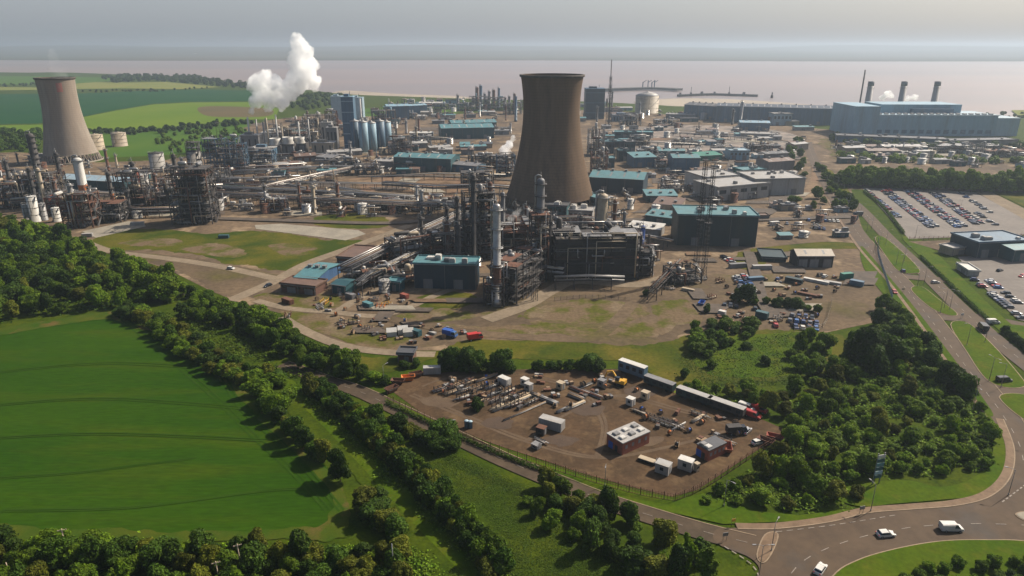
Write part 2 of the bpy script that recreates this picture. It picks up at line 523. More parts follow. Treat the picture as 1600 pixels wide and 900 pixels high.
patch('grass_patch', [(650, 470), (680, 458), (745, 462), (720, 480), (670, 486)], YGRASS, wob=2)
patch('grass_patch', [(620, 492), (700, 482), (770, 488), (720, 500), (640, 504)], WEED, wob=2)
patch('grass_patch', [(830, 480), (920, 470), (1000, 476), (985, 500), (900, 506), (830, 500)], WEED, wob=7)
patch('grass_patch', [(660, 506), (760, 508), (860, 514), (900, 520), (800, 524), (690, 518)], WEED, wob=5)
patch('gravel_patch', [(840, 506), (920, 510), (1000, 508), (1060, 500), (1040, 520), (940, 526), (880, 522)], WEED, wob=5)
patch('gravel_patch', [(500, 506), (580, 512), (640, 530), (600, 536), (530, 524)], WEED, wob=4)
patch('gravel_patch', [(1020, 480), (1080, 470), (1090, 500), (1040, 505)], SLAB2 if 0 else WEED, wob=4)
patch('grass_patch', [(500, 548), (600, 557), (680, 552), (740, 530), (860, 532), (980, 540), (1100, 520), (1230, 515), (1320, 525), (1300, 580), (1150, 600), (1050, 600), (1000, 575), (960, 562), (800, 562), (690, 560), (630, 575), (560, 580)], YGRASS, wob=4)
patch('grass_patch', [(1070, 535), (1140, 525), (1240, 520), (1300, 535), (1270, 580), (1180, 590), (1110, 585)], VERGE, wob=4)
patch('grass_patch', [(1180, 386), (1260, 378), (1335, 380), (1345, 388), (1260, 390), (1185, 396)], YGRASS, wob=2)
patch('grass_patch', [(1150, 396), (1190, 394), (1195, 416), (1160, 420)], YGRASS, wob=2)

# tracks inside the plant
for wd, mat, pts in (
    (7, PALE, [(360, 470), (395, 455), (432, 438), (480, 412), (540, 390), (600, 368), (640, 352)]),
    (6, PALE, [(120, 372), (170, 392), (260, 404), (340, 416), (432, 436)]),
    (5, PALE, [(440, 496), (470, 514), (520, 536), (570, 547), (640, 553), (680, 554)]),
    (4.5, PALE, [(400, 470), (450, 482), (520, 488), (590, 494), (640, 480), (690, 458), (750, 440)]),
    (5, PALE, [(530, 486), (555, 470), (600, 448)]),
    (6, YARD, [(590, 494), (680, 512), (780, 524), (880, 530), (930, 527), (965, 500), (985, 478), (1000, 460)]),
    (9, CLAY, [(960, 345), (990, 325), (1010, 306), (1045, 274), (1070, 258)]),
    (8, PALE, [(760, 500), (820, 478), (860, 455), (900, 440), (1000, 445), (1060, 425)]),
    (7, SITE, [(1000, 384), (1100, 392), (1190, 384), (1280, 376), (1340, 378)]),
    (6, CLAY, [(520, 330), (640, 326), (740, 318), (800, 310)]),
    (7, CLAY, [(1195, 330), (1260, 300), (1275, 270), (1270, 240), (1262, 220)]),
):
    ribbon('site_track', pts, wd, mat)
patch('concrete_slab', [(398, 352), (440, 350), (560, 360), (572, 366), (540, 376), (400, 358)], CONC, False)
patch('concrete_slab', [(128, 362), (200, 346), (222, 348), (228, 354), (150, 372)], CONC, False)
patch('gravel_yard', [(930, 205), (1060, 196), (1180, 200), (1250, 215), (1240, 250), (1100, 245), (1000, 240), (930, 235)], M('pale_hardstanding', (0.23, 0.185, 0.15), (0.15, 0.12, 0.098), scale=.03, c3=(0.10, 0.085, 0.072), scale3=.06, fine=.3, fscale=.3, rough=.95), wob=5)

SLAB2 = M('oily_concrete', (0.1746, 0.1263, 0.08424), (0.1048, 0.0765, 0.05184), scale=0.2, fine=0.25, fscale=0.8, rough=0.9)
TAR = M('site_tarmac', (0.0582, 0.0442, 0.03312), (0.08245, 0.0612, 0.04464), scale=0.15, fine=0.2, fscale=0.6, rough=0.9)
rgp = random.Random(77)
for (x0, x1, y0, y1, n) in ((20, 330, 262, 340, 16), (340, 700, 244, 335, 26), (400, 800, 190, 245, 22), (930, 1260, 200, 340, 34), (560, 1000, 365, 440, 16), (1060, 1360, 395, 510, 14), (500, 760, 468, 545, 8), (1290, 1600, 226, 250, 10)):
    for k in range(n):
        x, y = rgp.uniform(x0, x1), rgp.uniform(y0, y1); hw_ = rgp.uniform(8, 34) ; hy = rgp.uniform(1.2, 4.0) * (y - 120) / 150
        sk = rgp.uniform(-8, 8)
        patch('concrete_slab' if k % 3 else 'tarmac_apron', [(x - hw_ + sk, y - hy), (x + hw_ + sk, y - hy * .9), (x + hw_ - sk, y + hy), (x - hw_ - sk, y + hy * .9)], (SLAB2, TAR, TAR, SLAB2, CONC, CLAY)[k % 6] if k % 3 else TAR, False)
for wd, mat, pts in ((7, TAR, [(330, 342), (450, 346), (600, 350), (680, 344)]), (6, TAR, [(0, 262), (120, 276), (240, 282), (340, 290)]), (7, TAR, [(560, 276), (680, 276), (800, 282)]), (6, TAR, [(620, 244), (720, 246), (800, 252)]),
                     (7, TAR, [(940, 350), (1000, 344), (1100, 346), (1200, 344), (1330, 340)]), (6, TAR, [(930, 246), (1040, 240), (1140, 246), (1260, 250)]), (6, TAR, [(1090, 345), (1120, 300), (1140, 262), (1150, 230)]), (6, SLAB2, [(940, 205), (1060, 204), (1180, 214), (1262, 226)]),
                     (6, TAR, [(400, 255), (520, 262), (620, 260)]), (6, TAR, [(1170, 395), (1180, 430), (1190, 470), (1210, 500)])):
    ribbon('site_road', pts, wd, mat)
LAYER[0] = 0.08
# ------------------------------------------------------------------ near fields and compound
patch('crop_field', [(-200, 560), (-60, 530), (0, 514), (90, 499), (180, 488), (235, 512), (290, 552), (350, 590), (398, 612), (430, 645), (480, 695), (525, 748), (548, 800), (520, 842), (300, 842), (0, 835), (-300, 835)], FIELD, False)
patch('compound_soil', [(602, 604), (640, 586), (720, 580), (830, 577), (962, 577), (1010, 592), (1160, 642), (1228, 672), (1180, 706), (1090, 766), (1050, 776), (980, 760), (900, 737), (760, 690), (660, 646)], SOIL, False)
for pts in ([(640, 618), (720, 650), (820, 690), (930, 716), (1040, 700), (1140, 672)], [(820, 690), (880, 650), (960, 620), (1050, 640), (1150, 668)], [(930, 716), (940, 660), (900, 610), (830, 590)], [(660, 604), (700, 592), (800, 586)]):
    for dx in (0, 6): ribbon('wheel_track', [(x + dx, y - dx * .4) for x, y in pts], .9, SOILW)
for x, y in ((880, 690), (1010, 690), (780, 660), (1000, 610), (920, 640), (690, 628)):
    patch('soil_patch', [(x - 30, y), (x - 6, y - 8), (x + 26, y - 3), (x + 12, y + 9), (x - 14, y + 8)], SOILW if x % 20 else SOILD, wob=2)
patch('grass_bank', [(400, 585), (470, 585), (560, 640), (650, 700), (740, 745), (830, 790), (900, 840), (960, 870), (1120, 900), (1100, 980), (700, 980), (640, 880), (560, 760), (480, 680)], GRASS, wob=3)
tp, _ = ribbon('grass_track', [(430, 585), (500, 645), (570, 715), (650, 800), (740, 890), (800, 950)], 5.5, VERGE)
MARGIN = M('field_margin', (0.050, 0.062, 0.006), (0.026, 0.055, 0.004), scale=0.12, c3=(0.085, 0.060, 0.018), scale3=0.09, lo3=.55, hi3=.68, fine=.2, rough=.95, spec=.05)
patch('field_margin', [(335, 592), (390, 608), (400, 618), (424, 648), (470, 694), (520, 748), (546, 798), (520, 846), (440, 846), (505, 822), (520, 790), (500, 750), (450, 700), (405, 655), (370, 620)], MARGIN, wob=2)
patch('field_margin', [(0, 514), (90, 499), (180, 488), (240, 514), (210, 514), (170, 499), (90, 509), (0, 524)], MARGIN, wob=1)
patch('field_margin', [(-60, 822), (120, 826), (300, 830), (500, 830), (490, 845), (-60, 845)], MARGIN, wob=2)
# tractor lines in the crop
TLINE = M('tramline', (0.017, 0.045, 0.0012), (0.022, 0.050, 0.003), scale=0.2, rough=0.95, spec=0.05)
for pts in ([(180, 492), (260, 560), (330, 620), (390, 680), (450, 735), (510, 800)], [(345, 590), (375, 640), (430, 690), (480, 740), (530, 800)],
            [(-60, 752), (100, 742), (220, 728), (300, 718)], [(0, 800), (200, 795), (400, 770), (470, 765)], [(-60, 590), (150, 570), (330, 578)], [(-60, 640), (150, 625), (380, 640)], [(-60, 690), (150, 680), (410, 690)]):
    ribbon('tramline', pts, 0.55, TLINE)
    ribbon('tramline', [(x + 7, y - 3) for x, y in pts], 0.55, TLINE)

# ------------------------------------------------------------------ roads
lane, lz = ribbon('lane_road', [(440, 570), (500, 592), (560, 612), (620, 640), (700, 678), (780, 716), (860, 750), (940, 782), (1020, 808), (1100, 832), (1180, 852)], 6.2, LANE)
patch('roundabout_road', [(1120, 828), (1170, 826), (1230, 824), (1300, 816), (1370, 801), (1440, 796), (1500, 791), (1550, 776), (1578, 745), (1584, 710), (1640, 690), (1800, 700), (1800, 980), (1100, 980), (1180, 905), (1175, 875), (1120, 850)], ASPHALT)
rl, rz_ = ribbon('main_road', [(1262, 222), (1270, 246), (1292, 288), (1322, 338), (1358, 388), (1402, 436), (1440, 482), (1480, 535), (1520, 588), (1560, 640), (1590, 690), (1600, 730)], 9.5, ASPHALT)
rr, rz2 = ribbon('main_road', [(1296, 288), (1340, 322), (1384, 368), (1430, 412), (1476, 458), (1520, 500), (1566, 540), (1630, 590), (1720, 660)], 8.0, ASPHALT)
ribbon('link_road', [(1395, 430), (1430, 434), (1475, 438)], 8, ASPHALT)
ribbon('link_road', [(1450, 494), (1490, 496), (1530, 497), (1600, 510), (1700, 530)], 9, ASPHALT)
ribbon('link_road', [(1545, 612), (1600, 606), (1660, 600)], 9, ASPHALT)
MAIN_PATH, DUAL_PATH = rl, rr
def island(name, pix, mat=VERGE):
    pts = smooth_path([G(*p) for p in pix], True, 5)
    a = sum(pts[i].x * pts[(i + 1) % len(pts)].y - pts[(i + 1) % len(pts)].x * pts[i].y for i in range(len(pts)))
    if a < 0: pts.reverse()
    b = MB(); b.prism(pts, 0.0, 0.42); struct(b.build(name, mat))
    k = MB(); ring = pts + [pts[0]]
    ribbon_mesh(k, ring, 0.02, 0.32, 0.0, 0.36)
    struct(k.build('kerb', KERB))
island('central_reservation', [(1368, 374), (1380, 371), (1410, 395), (1436, 422), (1428, 428), (1404, 424), (1384, 400)])
island('central_reservation', [(1424, 452), (1440, 449), (1468, 470), (1494, 490), (1486, 494), (1462, 486), (1440, 470)])
island('central_reservation', [(1486, 508), (1512, 506), (1550, 540), (1590, 585), (1600, 604), (1570, 606), (1540, 592), (1512, 552)])
island('central_reservation', [(1562, 622), (1600, 618), (1650, 640), (1660, 668), (1610, 662)])
island('roundabout_island', [(1300, 905), (1340, 878), (1400, 860), (1470, 848), (1540, 846), (1620, 850), (1760, 880), (1780, 980), (1260, 980)])
island('splitter_island', [(1196, 838), (1214, 836), (1206, 862), (1192, 880), (1184, 868)], FOOTWAY)
island('splitter_island', [(1588, 806), (1602, 802), (1624, 810), (1604, 815)], CONC)
# verges
patch('road_verge', [(604, 626), (640, 646), (760, 694), (900, 742), (1000, 772), (1056, 782), (1100, 772), (1180, 800), (1250, 806), (1330, 796), (1320, 806), (1230, 816), (1130, 820), (1040, 800), (940, 770), (860, 738), (780, 704), (700, 668), (640, 640), (600, 622)], VERGE, False)
patch('grass_lawn', [(1300, 772), (1360, 755), (1420, 752), (1470, 762), (1520, 748), (1550, 715), (1545, 660), (1520, 620), (1560, 670), (1572, 715), (1562, 752), (1530, 775), (1470, 782), (1400, 788), (1340, 792)], VERGE)
patch('road_verge', [(1345, 385), (1365, 405), (1420, 470), (1480, 548), (1530, 615), (1552, 650), (1530, 640), (1490, 590), (1440, 530), (1395, 478), (1350, 420)], VERGE)
patch('road_verge', [(1410, 372), (1440, 376), (1500, 432), (1560, 490), (1640, 560), (1640, 575), (1560, 516), (1500, 462), (1440, 404)], VERGE)
patch('road_verge', [(1575, 508), (1640, 520), (1700, 560), (1700, 610), (1640, 566), (1590, 530)], VERGE)
patch('grass_patch', [(1290, 216), (1420, 226), (1640, 232), (1640, 256), (1500, 252), (1330, 252), (1296, 240)], WEED, wob=6)
patch('road_verge', [(1282, 262), (1300, 268), (1330, 300), (1324, 322), (1300, 296)], YGRASS, wob=2)
# footway and kerbs
fw = smooth_path([G(*p) for p in [(1150, 822), (1210, 822), (1290, 812), (1350, 798), (1420, 792), (1490, 786), (1540, 772), (1570, 742), (1576, 700), (1560, 655)]], False, 8)
b = MB(); ribbon_mesh(b, fw, -.85, 1.1, 0.0, 0.30); struct(b.build('footway', FOOTWAY))
b = MB(); ribbon_mesh(b, fw, 1.12, 1.42, 0.0, 0.33); struct(b.build('kerb', KERB))
b = MB(); ribbon_mesh(b, lane, -3.4, -3.15, 0.0, 0.30); struct(b.build('kerb', KERB))
b = MB(); ribbon_mesh(b, rl[30:], -5.05, -4.8, 0.0, 0.30); struct(b.build('kerb', KERB))
b = MB(); ribbon_mesh(b, rl[20:76], 4.9, 6.4, 0.0, 0.28); struct(b.build('footway', FOOTWAY))
# painted lines
def dashes(path, off, length, gap, wd, z, name='road_marking'):
    b = MB(); pp = offset_path(path, off)
    for p, a in along(pp, length + gap, 2.0):
        d = Vector((cos(a), sin(a), 0)); s = Vector((-sin(a), cos(a), 0)) * wd / 2
        q = p + d * length
        b.add([(p - s).to_tuple()[:2] + (z,), (q - s).to_tuple()[:2] + (z,), (q + s).to_tuple()[:2] + (z,), (p + s).to_tuple()[:2] + (z,)], [(0, 1, 2, 3)])
    return struct(b.build(name, PAINT))
MZ = LAYER[0] + 0.03
dashes(lane, 0, 2.5, 5, 0.16, MZ)
dashes(rl, 0, 3, 5, 0.2, MZ)
dashes(rr, 0, 3, 5, 0.2, MZ)
ring = smooth_path([G(*p) for p in [(1215, 930), (1255, 878), (1330, 845), (1420, 826), (1510, 820), (1600, 822), (1700, 830)]], False, 8)
dashes(ring, 0, 2.5, 3.5, 0.2, MZ)
gw = smooth_path([G(*p) for p in [(1120, 848), (1170, 880), (1185, 900)]], False, 8)
dashes(gw, 0, 1.2, 0.8, 0.3, MZ)
gw2 = smooth_path([G(*p) for p in [(1200, 834), (1300, 822), (1400, 806)]], False, 8)
dashes(gw2, 0, 1.6, 1.2, 0.22, MZ)
gw3 = smooth_path([G(*p) for p in [(1560, 790), (1600, 760)]], False, 8)
dashes(gw3, 0, 1.2, 0.8, 0.3, MZ)
# car parks and yards to the right of the road
PARK = M('car_park_asphalt', (0.155, 0.132, 0.112), (0.12, 0.102, 0.087), scale=0.06, fine=0.15, fscale=0.4, rough=0.9)
patch('car_park', [(1348, 294), (1440, 296), (1524, 301), (1600, 342), (1640, 366), (1420, 374)], PARK, False)
patch('car_park_road', [(1524, 300), (1548, 300), (1680, 366), (1640, 366)], PALE, False)
patch('waste_ground', [(1552, 301), (1680, 304), (1760, 350), (1684, 362)], YGRASS, False)
patch('service_yard', [(1496, 402), (1580, 398), (1680, 404), (1680, 520), (1590, 500), (1540, 452)], PARK, False)
patch('service_yard', [(1420, 378), (1530, 374), (1640, 372), (1680, 402), (1495, 400)], SITE, False)
# ------------------------------------------------------------------ plant materials
def clad(name, c, var=0.25, rough=0.55, metal=0.0):
    return M(name, c, tuple(x * (1 - var) for x in c), scale=0.35, stretch=(1, 1, 0.12), fine=0.16, fscale=1.6, c3=(c[0] * .72 + .02, c[1] * .68 + .014, c[2] * .62 + .008), scale3=0.12, lo3=.5, hi3=.7, rough=rough, metal=metal, spec=0.35)
TEAL = clad('teal_cladding', (0.025, 0.078, 0.09))
TEALROOF = clad('teal_roof', (0.075, 0.18, 0.195), 0.2)
NAVY = clad('navy_cladding', (0.014, 0.036, 0.055))
BLUEGREY = clad('blue_grey_cladding', (0.20, 0.315, 0.385), 0.12)
BLUEPALE = clad('pale_blue_cladding', (0.27, 0.36, 0.41), 0.12)
STEELBLUE = clad('steel_blue_cladding', (0.07, 0.13, 0.19))
GREYC = clad('grey_cladding', (0.17, 0.165, 0.165))
LTGREY = clad('light_grey_cladding', (0.30, 0.285, 0.265), 0.15)
WHITE = clad('white_paint', (0.47, 0.45, 0.41), 0.15)
GREENC = clad('green_cladding', (0.02, 0.16, 0.11))
DKGREEN = clad('dark_green_cladding', (0.010, 0.030, 0.036))
BEIGE = clad('beige_cladding', (0.32, 0.26, 0.19), 0.15)
BROWNROOF = clad('brown_roof', (0.14, 0.085, 0.06), 0.3)
DKROOF = clad('dark_roof', (0.07, 0.07, 0.075), 0.2)
RUST = M('rusty_steel', (0.14, 0.062, 0.035), (0.08, 0.040, 0.028), scale=0.8, rough=0.9)
REDOX = M('red_oxide', (0.24, 0.062, 0.04), (0.15, 0.045, 0.03), scale=0.6, rough=0.8)
STEEL = M('structural_steel', (0.075, 0.066, 0.060), (0.045, 0.040, 0.038), scale=0.4, rough=0.75, spec=0.3)
DKSTEEL = M('dark_steel', (0.028, 0.026, 0.027), (0.045, 0.038, 0.034), scale=0.4, rough=0.75)
GALV = M('galvanised_steel', (0.25, 0.24, 0.23), (0.16, 0.155, 0.15), scale=0.5, rough=0.5, metal=0.4)
SILVER = M('silver_lagging', (0.36, 0.345, 0.32), (0.25, 0.235, 0.22), scale=0.4, rough=0.38, metal=0.5)
CREAMP = M('cream_paint', (0.36, 0.29, 0.20), (0.28, 0.22, 0.15), scale=0.4, rough=0.6)
YELLOW = M('yellow_paint', (0.55, 0.30, 0.03), (0.42, 0.22, 0.03), scale=0.6, rough=0.5)
ORANGE = M('orange_paint', (0.55, 0.17, 0.04), (0.42, 0.13, 0.04), scale=0.6, rough=0.5)
BLUEP = M('blue_paint', (0.03, 0.09, 0.33), (0.025, 0.07, 0.25), scale=0.6, rough=0.45)
REDP = M('red_paint', (0.42, 0.03, 0.025), (0.32, 0.025, 0.02), scale=0.6, rough=0.4)
GLASS = M('dark_glass', (0.02, 0.028, 0.035), rough=0.12, spec=0.6)
RUBBER = M('rubber', (0.018, 0.018, 0.018), rough=0.9)
BLACKP = M('black_paint', (0.02, 0.02, 0.022), rough=0.35, spec=0.5)
BRICK = M('red_brick', (0.25, 0.085, 0.05), (0.19, 0.065, 0.042), scale=0.9, fine=0.2, fscale=4.0, rough=0.9)
BRICKD = M('dark_brick', (0.12, 0.06, 0.042), (0.09, 0.048, 0.036), scale=0.9, rough=0.9)
WOOD = M('timber', (0.26, 0.18, 0.11), (0.18, 0.12, 0.075), scale=1.2, rough=0.9)
CLADS = [TEAL, BLUEGREY, GREYC, LTGREY, WHITE, STEELBLUE, BEIGE]
METS = [SILVER, SILVER, GALV, WHITE, CREAMP, RUST, STEEL, GREYC]

def at(px, py): return G(px, py)
def front(pa, pb):
    a, b = G(*pa), G(*pb)
    return a, b, (b - a).length, math.atan2(b.y - a.y, b.x - a.x)
def top_h(px, py, ytop): return height_to(G(px, py), ytop)

# ------------------------------------------------------------------ buildings
def shed(pa, pb, depth, h, wallm, roofm, label, cat='shed', name='industrial_shed', roof='gable', rise=None, doors=1, vents=0, windows=0, skew=0.0, group=None, loc=None, doorm=None, pipes=0, L=None, rz=None, deckclutter=0, seed=1):
    """front edge pa-pb on the ground in the photograph, depth away from the viewer"""
    rg = random.Random(seed * 31 + int(pa[0]) if loc is None else seed)
    if loc is None:
        a, b, L, rz = front(pa, pb); loc = (a + b) / 2
    t = thing(name, label, cat, loc, rz + skew, group)
    rise = rise if rise is not None else min(depth * 0.09, 3.0)
    e = h
    w = MB()
    hw = L / 2
    if roof == 'gable':          # ridge along the front
        prof = [(0, e), (depth / 2, e + rise), (depth, e)]
    elif roof == 'mono':
        prof = [(0, e), (depth, e + rise)]
    else:
        prof = [(0, e), (depth, e)]
    side = [(0, 0), (depth, 0)] + prof[::-1]
    n = len(side)
    vs = [(-hw, p[0], p[1]) for p in side] + [(hw, p[0], p[1]) for p in side]
    fs = [tuple(range(n))[::-1], tuple(range(n, 2 * n))]
    for i in range(n):
        j = (i + 1) % n
        fs.append((i, j, n + j, n + i))
    w.add(vs, fs)
    w.build('wall', wallm, t)
    r = MB(); o = 0.5; th = 0.28
    for (y0, z0), (y1, z1) in zip(prof[:-1], prof[1:]):
        s = (z1 - z0) / max(1e-6, (y1 - y0))
        ya = y0 - (o if y0 == 0 else 0); yb = y1 + (o if y1 == depth else 0)
        za, zb = z0 + (ya - y0) * s + 0.03, z1 + (yb - y1) * s + 0.03
        vs = [(-hw - o, ya, za), (hw + o, ya, za), (hw + o, yb, zb), (-hw - o, yb, zb)]
        vs += [(x, y, z + th) for x, y, z in vs]
        r.add(vs, [(3, 2, 1, 0), (4, 5, 6, 7), (0, 1, 5, 4), (1, 2, 6, 5), (2, 3, 7, 6), (3, 0, 4, 7)])
    if roof == 'flat':
        for x0, x1, y0, y1 in ((-hw - o, hw + o, -o, -o + .3), (-hw - o, hw + o, depth + o - .3, depth + o), (-hw - o, -hw - o + .3, -o + .3, depth + o - .3), (hw + o - .3, hw + o, -o + .3, depth + o - .3)):
            r.bx(x0, x1, y0, y1, h + th + 0.03, h + th + 0.6)
    rf = r.build('roof', roofm, t)
    if roof == 'gable' and L > 16 and depth > 9:
        n = int(L / 9)
        for i in range(n):
            x = -hw + L * (i + .5) / n
            q = MB(); ya, yb = depth * .1, depth * .4
            za, zb = e + rise * ya / (depth / 2) + .33, e + rise * yb / (depth / 2) + .33
            q.add([(x - .6, ya, za), (x + .6, ya, za), (x + .6, yb, zb), (x - .6, yb, zb)], [(0, 1, 2, 3)]); q.build('rooflight', LTGREY if rg.random() < .6 else GREYC, rf)
    g = MB(); g.bx(-hw - .5, hw + .5, -.82, -.52, e - .1, e + .16)
    for i in range(max(2, int(L / 12)) + 1):
        x = -hw + .2 + (L - .4) * i / max(2, int(L / 12)); g.bx(x - .08, x + .08, -.6, -.45, 0, e); g.bx(x - .06, x + .06, -.5, .05, e * .5, e * .5 + .12)
    g.build('gutter', GREYC, t)
    for i in range(doors):
        x = -hw + L * (i + 0.5) / doors + rg.uniform(-.1, .1) * L / doors
        dw, dh = min(4.5, L * 0.3), min(4.8, h * 0.7)
        d = MB(); d.bx(x - dw / 2, x + dw / 2, -0.07, -0.004, 0, dh); d.build('roller_door', doorm or GREYC, t)
    for i in range(windows):
        x = -hw + L * (i + 0.5) / windows
        d = MB(); ww = L / windows * 0.6
        d.bx(x - ww / 2, x + ww / 2, -0.06, -0.004, h * 0.55, h * 0.8); d.build('window', GLASS, t)
    for i in range(vents):
        x = -hw + L * (i + 0.5) / vents; y = depth * (0.5 if roof == 'gable' else 0.4)
        zt = e + (rise if roof == 'gable' else (rise * 0.4 if roof == 'mono' else 0)) + th
        d = MB(); d.bx(x - 0.9, x + 0.9, y - 0.9, y + 0.9, zt - 0.3, zt + 1.1); d.bx(x - 1.15, x + 1.15, y - 1.15, y + 1.15, zt + 1.1, zt + 1.3)
        d.build('roof_vent', GALV, rf)
    for i in range(deckclutter):
        x = rg.uniform(-hw * .8, hw * .8); y = rg.uniform(depth * .15, depth * .85)
        sx, sy, sz = rg.uniform(1.5, 4.5), rg.uniform(1.5, 3.5), rg.uniform(0.9, 2.4)
        d = MB(); d.bx(x - sx / 2, x + sx / 2, y - sy / 2, y + sy / 2, h + th, h + th + sz); d.bx(x - sx / 2.6, x + sx / 2.6, y - sy / 2.6, y + sy / 2.6, h + th + sz, h + th + sz + .3)
        d.build('rooftop_unit', rg.choice([GALV, LTGREY, WHITE, GREYC]), rf)
    return t

def container(p, rz, L, w, h, mat, label, cat='container', name='shipping_container', group=None, z=0.0, open_end=False, rib=True):
    t = thing(name, label, cat, (p.x, p.y, z), rz, group)
    b = MB()
    b.bx(-L / 2, L / 2, -w / 2, w / 2, 0.12, h)
    for sx in (-1, 1):
        for sy in (-1, 1):
            b.bx(sx * (L / 2 - .12) - .13, sx * (L / 2 - .12) + .13, sy * (w / 2 - .1) - .12, sy * (w / 2 - .1) + .12, 0, h + 0.04)
    if rib:
        n = int(L / 0.6)
        for i in range(n):
            x = -L / 2 + (i + 0.5) * L / n
            b.bx(x - .12, x + .12, -w / 2 - .05, w / 2 + .05, 0.3, h - .15)
    b.build('body', mat, t)
    d = MB()
    for s in (-1, 1):
        d.bx(L / 2 + .003, L / 2 + .06, min(s * .03, s * (w / 2 - .15)), max(s * .03, s * (w / 2 - .15)), 0.25, h - .12)
        d.bx(L / 2 + .06, L / 2 + .11, s * w / 4 - .03, s * w / 4 + .03, 0.2, h - .1)
    d.bx(L / 2 + .003, L / 2 + .05, -.03, .03, .3, h - .2)
    d.build('door', mat, t)
    return t

def cabin(p, rz, L, w, h, mat, roofm, label, name='site_cabin', group=None, cat='cabin'):
    t = thing(name, label, cat, p, rz, group)
    b = MB(); b.bx(-L / 2, L / 2, -w / 2, w / 2, 0.25, h)
    b.build('body', mat, t)
    b = MB(); b.bx(-L / 2 - .1, L / 2 + .1, -w / 2 - .1, w / 2 + .1, h, h + .14); b.build('roof', roofm, t)
    b = MB()
    for s in (-.35, .35): b.bx(L * s - .2, L * s + .2, -w / 2, w / 2, 0, .25)
    b.bx(-L * .35, L * .35, -.1, .1, .05, .2)
    b.build('skid', STEEL, t)
    for i in range(max(1, int(L / 3))):
        x = -L / 2 + L * (i + .5) / max(1, int(L / 3))
        for s in (-1, 1):
            g = MB(); g.bx(x - .5, x + .5, s * (w / 2 + .02) - .02, s * (w / 2 + .02) + .02, h * .45, h * .78); g.build('window', GLASS, t)
    g = MB(); g.bx(L / 2 + .003, L / 2 + .05, -.45, .45, .25, 2.2); g.build('door', GREYC, t)
    return t

# ------------------------------------------------------------------ vessels
def tank(p, r, h, mat, label, cat='tank', name='storage_tank', roofm=None, group=None, dome=0.14, rail=True, rings=3, seed=0):
    t = thing(name, label, cat, p, 0, group)
    b = MB(); b.lathe([(r * 1.04, 0), (r * 1.04, .3), (r, .3), (r, h)], 28); b.build('shell', mat, t)
    b = MB(); b.lathe([(r + .12, h), (r + .12, h + .18), (r * .6, h + r * dome * .75), (r * .12, h + r * dome), (r * .12, h + r * dome + .5), (0, h + r * dome + .5)], 28); b.build('roof', roofm or mat, t)
    if rings:
        b = MB()
        for i in range(rings):
            z = h * (i + 1) / (rings + .6)
            b.lathe([(r + .01, z), (r + .16, z), (r + .16, z + .2), (r + .01, z + .2)], 28)
        b.bx(-.12, .12, -r - .22, -r - .02, h / (rings + .6), h * rings / (rings + .6))
        b.build('stiffener_ring', STEEL, t)
    b = MB(); n = 20
    for i in range(n):
        a0, a1 = -2.2 + 2.0 * i / n, -2.2 + 2.0 * (i + 1) / n
        z0, z1 = h * i / n, h * (i + 1) / n
        b.beam((cos(a0) * (r + .55), sin(a0) * (r + .55), z0 + .1), (cos(a1) * (r + .55), sin(a1) * (r + .55), z1 + .1), .9, .15)
    b.build('stairway', GALV, t)
    if rail:
        b = MB()
        for k in range(14):
            a = 2 * pi * k / 14; b.beam((cos(a) * r, sin(a) * r, h), (cos(a) * r, sin(a) * r, h + 1.15), .1)
        b.lathe([(r - .05, h + 1.1), (r + .05, h + 1.1), (r + .05, h + 1.2), (r - .05, h + 1.2), (r - .05, h + 1.1)], 28, close=False)
        b.build('handrail', GALV, t)
    return t

def vessel_column(p, r, h, mat, label, cat='column', name='process_column', plats=4, group=None, steps=None, platm=None, pipe=True, skirt=None, cage=True, tip=0.0, mats2=None):
    t = thing(name, label, cat, p, 0, group)
    b = MB()
    sk = h * 0.08
    prof = steps or [(r * 1.15, 0), (r * 1.15, sk), (r, sk), (r, h - r * .8), (r * .85, h - r * .35), (r * .5, h - r * .08), (0, h)]
    b.lathe(prof, 18); b.build('shell', mat, t)
    if mats2:
        m2, z0, z1 = mats2
        b = MB(); b.lathe([(r + .03, z0), (r + .03, z1)], 18, close=False); b.build('painted_band', m2, t)
    for i in range(plats):
        z = h * (0.22 + 0.72 * i / max(1, plats - 1)) if plats > 1 else h * .85
        b = MB(); R2 = r + 1.1
        b.lathe([(r + .02, z), (R2, z), (R2, z + .15), (r + .02, z + .15)], 18, close=False)
        b.lathe([(R2 - .05, z + 1.0), (R2 + .03, z + 1.0), (R2 + .03, z + 1.12), (R2 - .05, z + 1.12), (R2 - .05, z + 1.0)], 18, close=False)
        for k in range(9):
            a = 2 * pi * k / 9; b.beam((cos(a) * R2, sin(a) * R2, z + .1), (cos(a) * R2, sin(a) * R2, z + 1.1), .09)
        b.build('platform', platm or GALV, t)
    if cage:
        b = MB(); a = -0.9
        x, y = cos(a) * (r + .5), sin(a) * (r + .5)
        b.beam((x - .3, y, 0), (x - .3, y, h * .95), .09); b.beam((x + .3, y, 0), (x + .3, y, h * .95), .09)
        for k in range(int(h / 1.2)): b.beam((x - .3, y, k * 1.2 + .4), (x + .3, y, k * 1.2 + .4), .07)
        b.build('ladder', GALV, t)
    if pipe:
        b = MB(); x = -(r + .55)
        b.tube([(0, 0, h - .1), (0, 0, h + 1.0), (x * .5, 0.2, h + 1.5), (x, .3, h + .9), (x, .3, h * .5), (x, .3, 1.0), (x - 2, .5, .8)], max(.22, r * .2), 8)
        b.build('overhead_pipe', SILVER, t)
    if tip:
        b = MB(); b.tube([(0, 0, h - .2), (0, 0, h + tip)], .12, 6); b.build('vent_pipe', GALV, t)
    return t

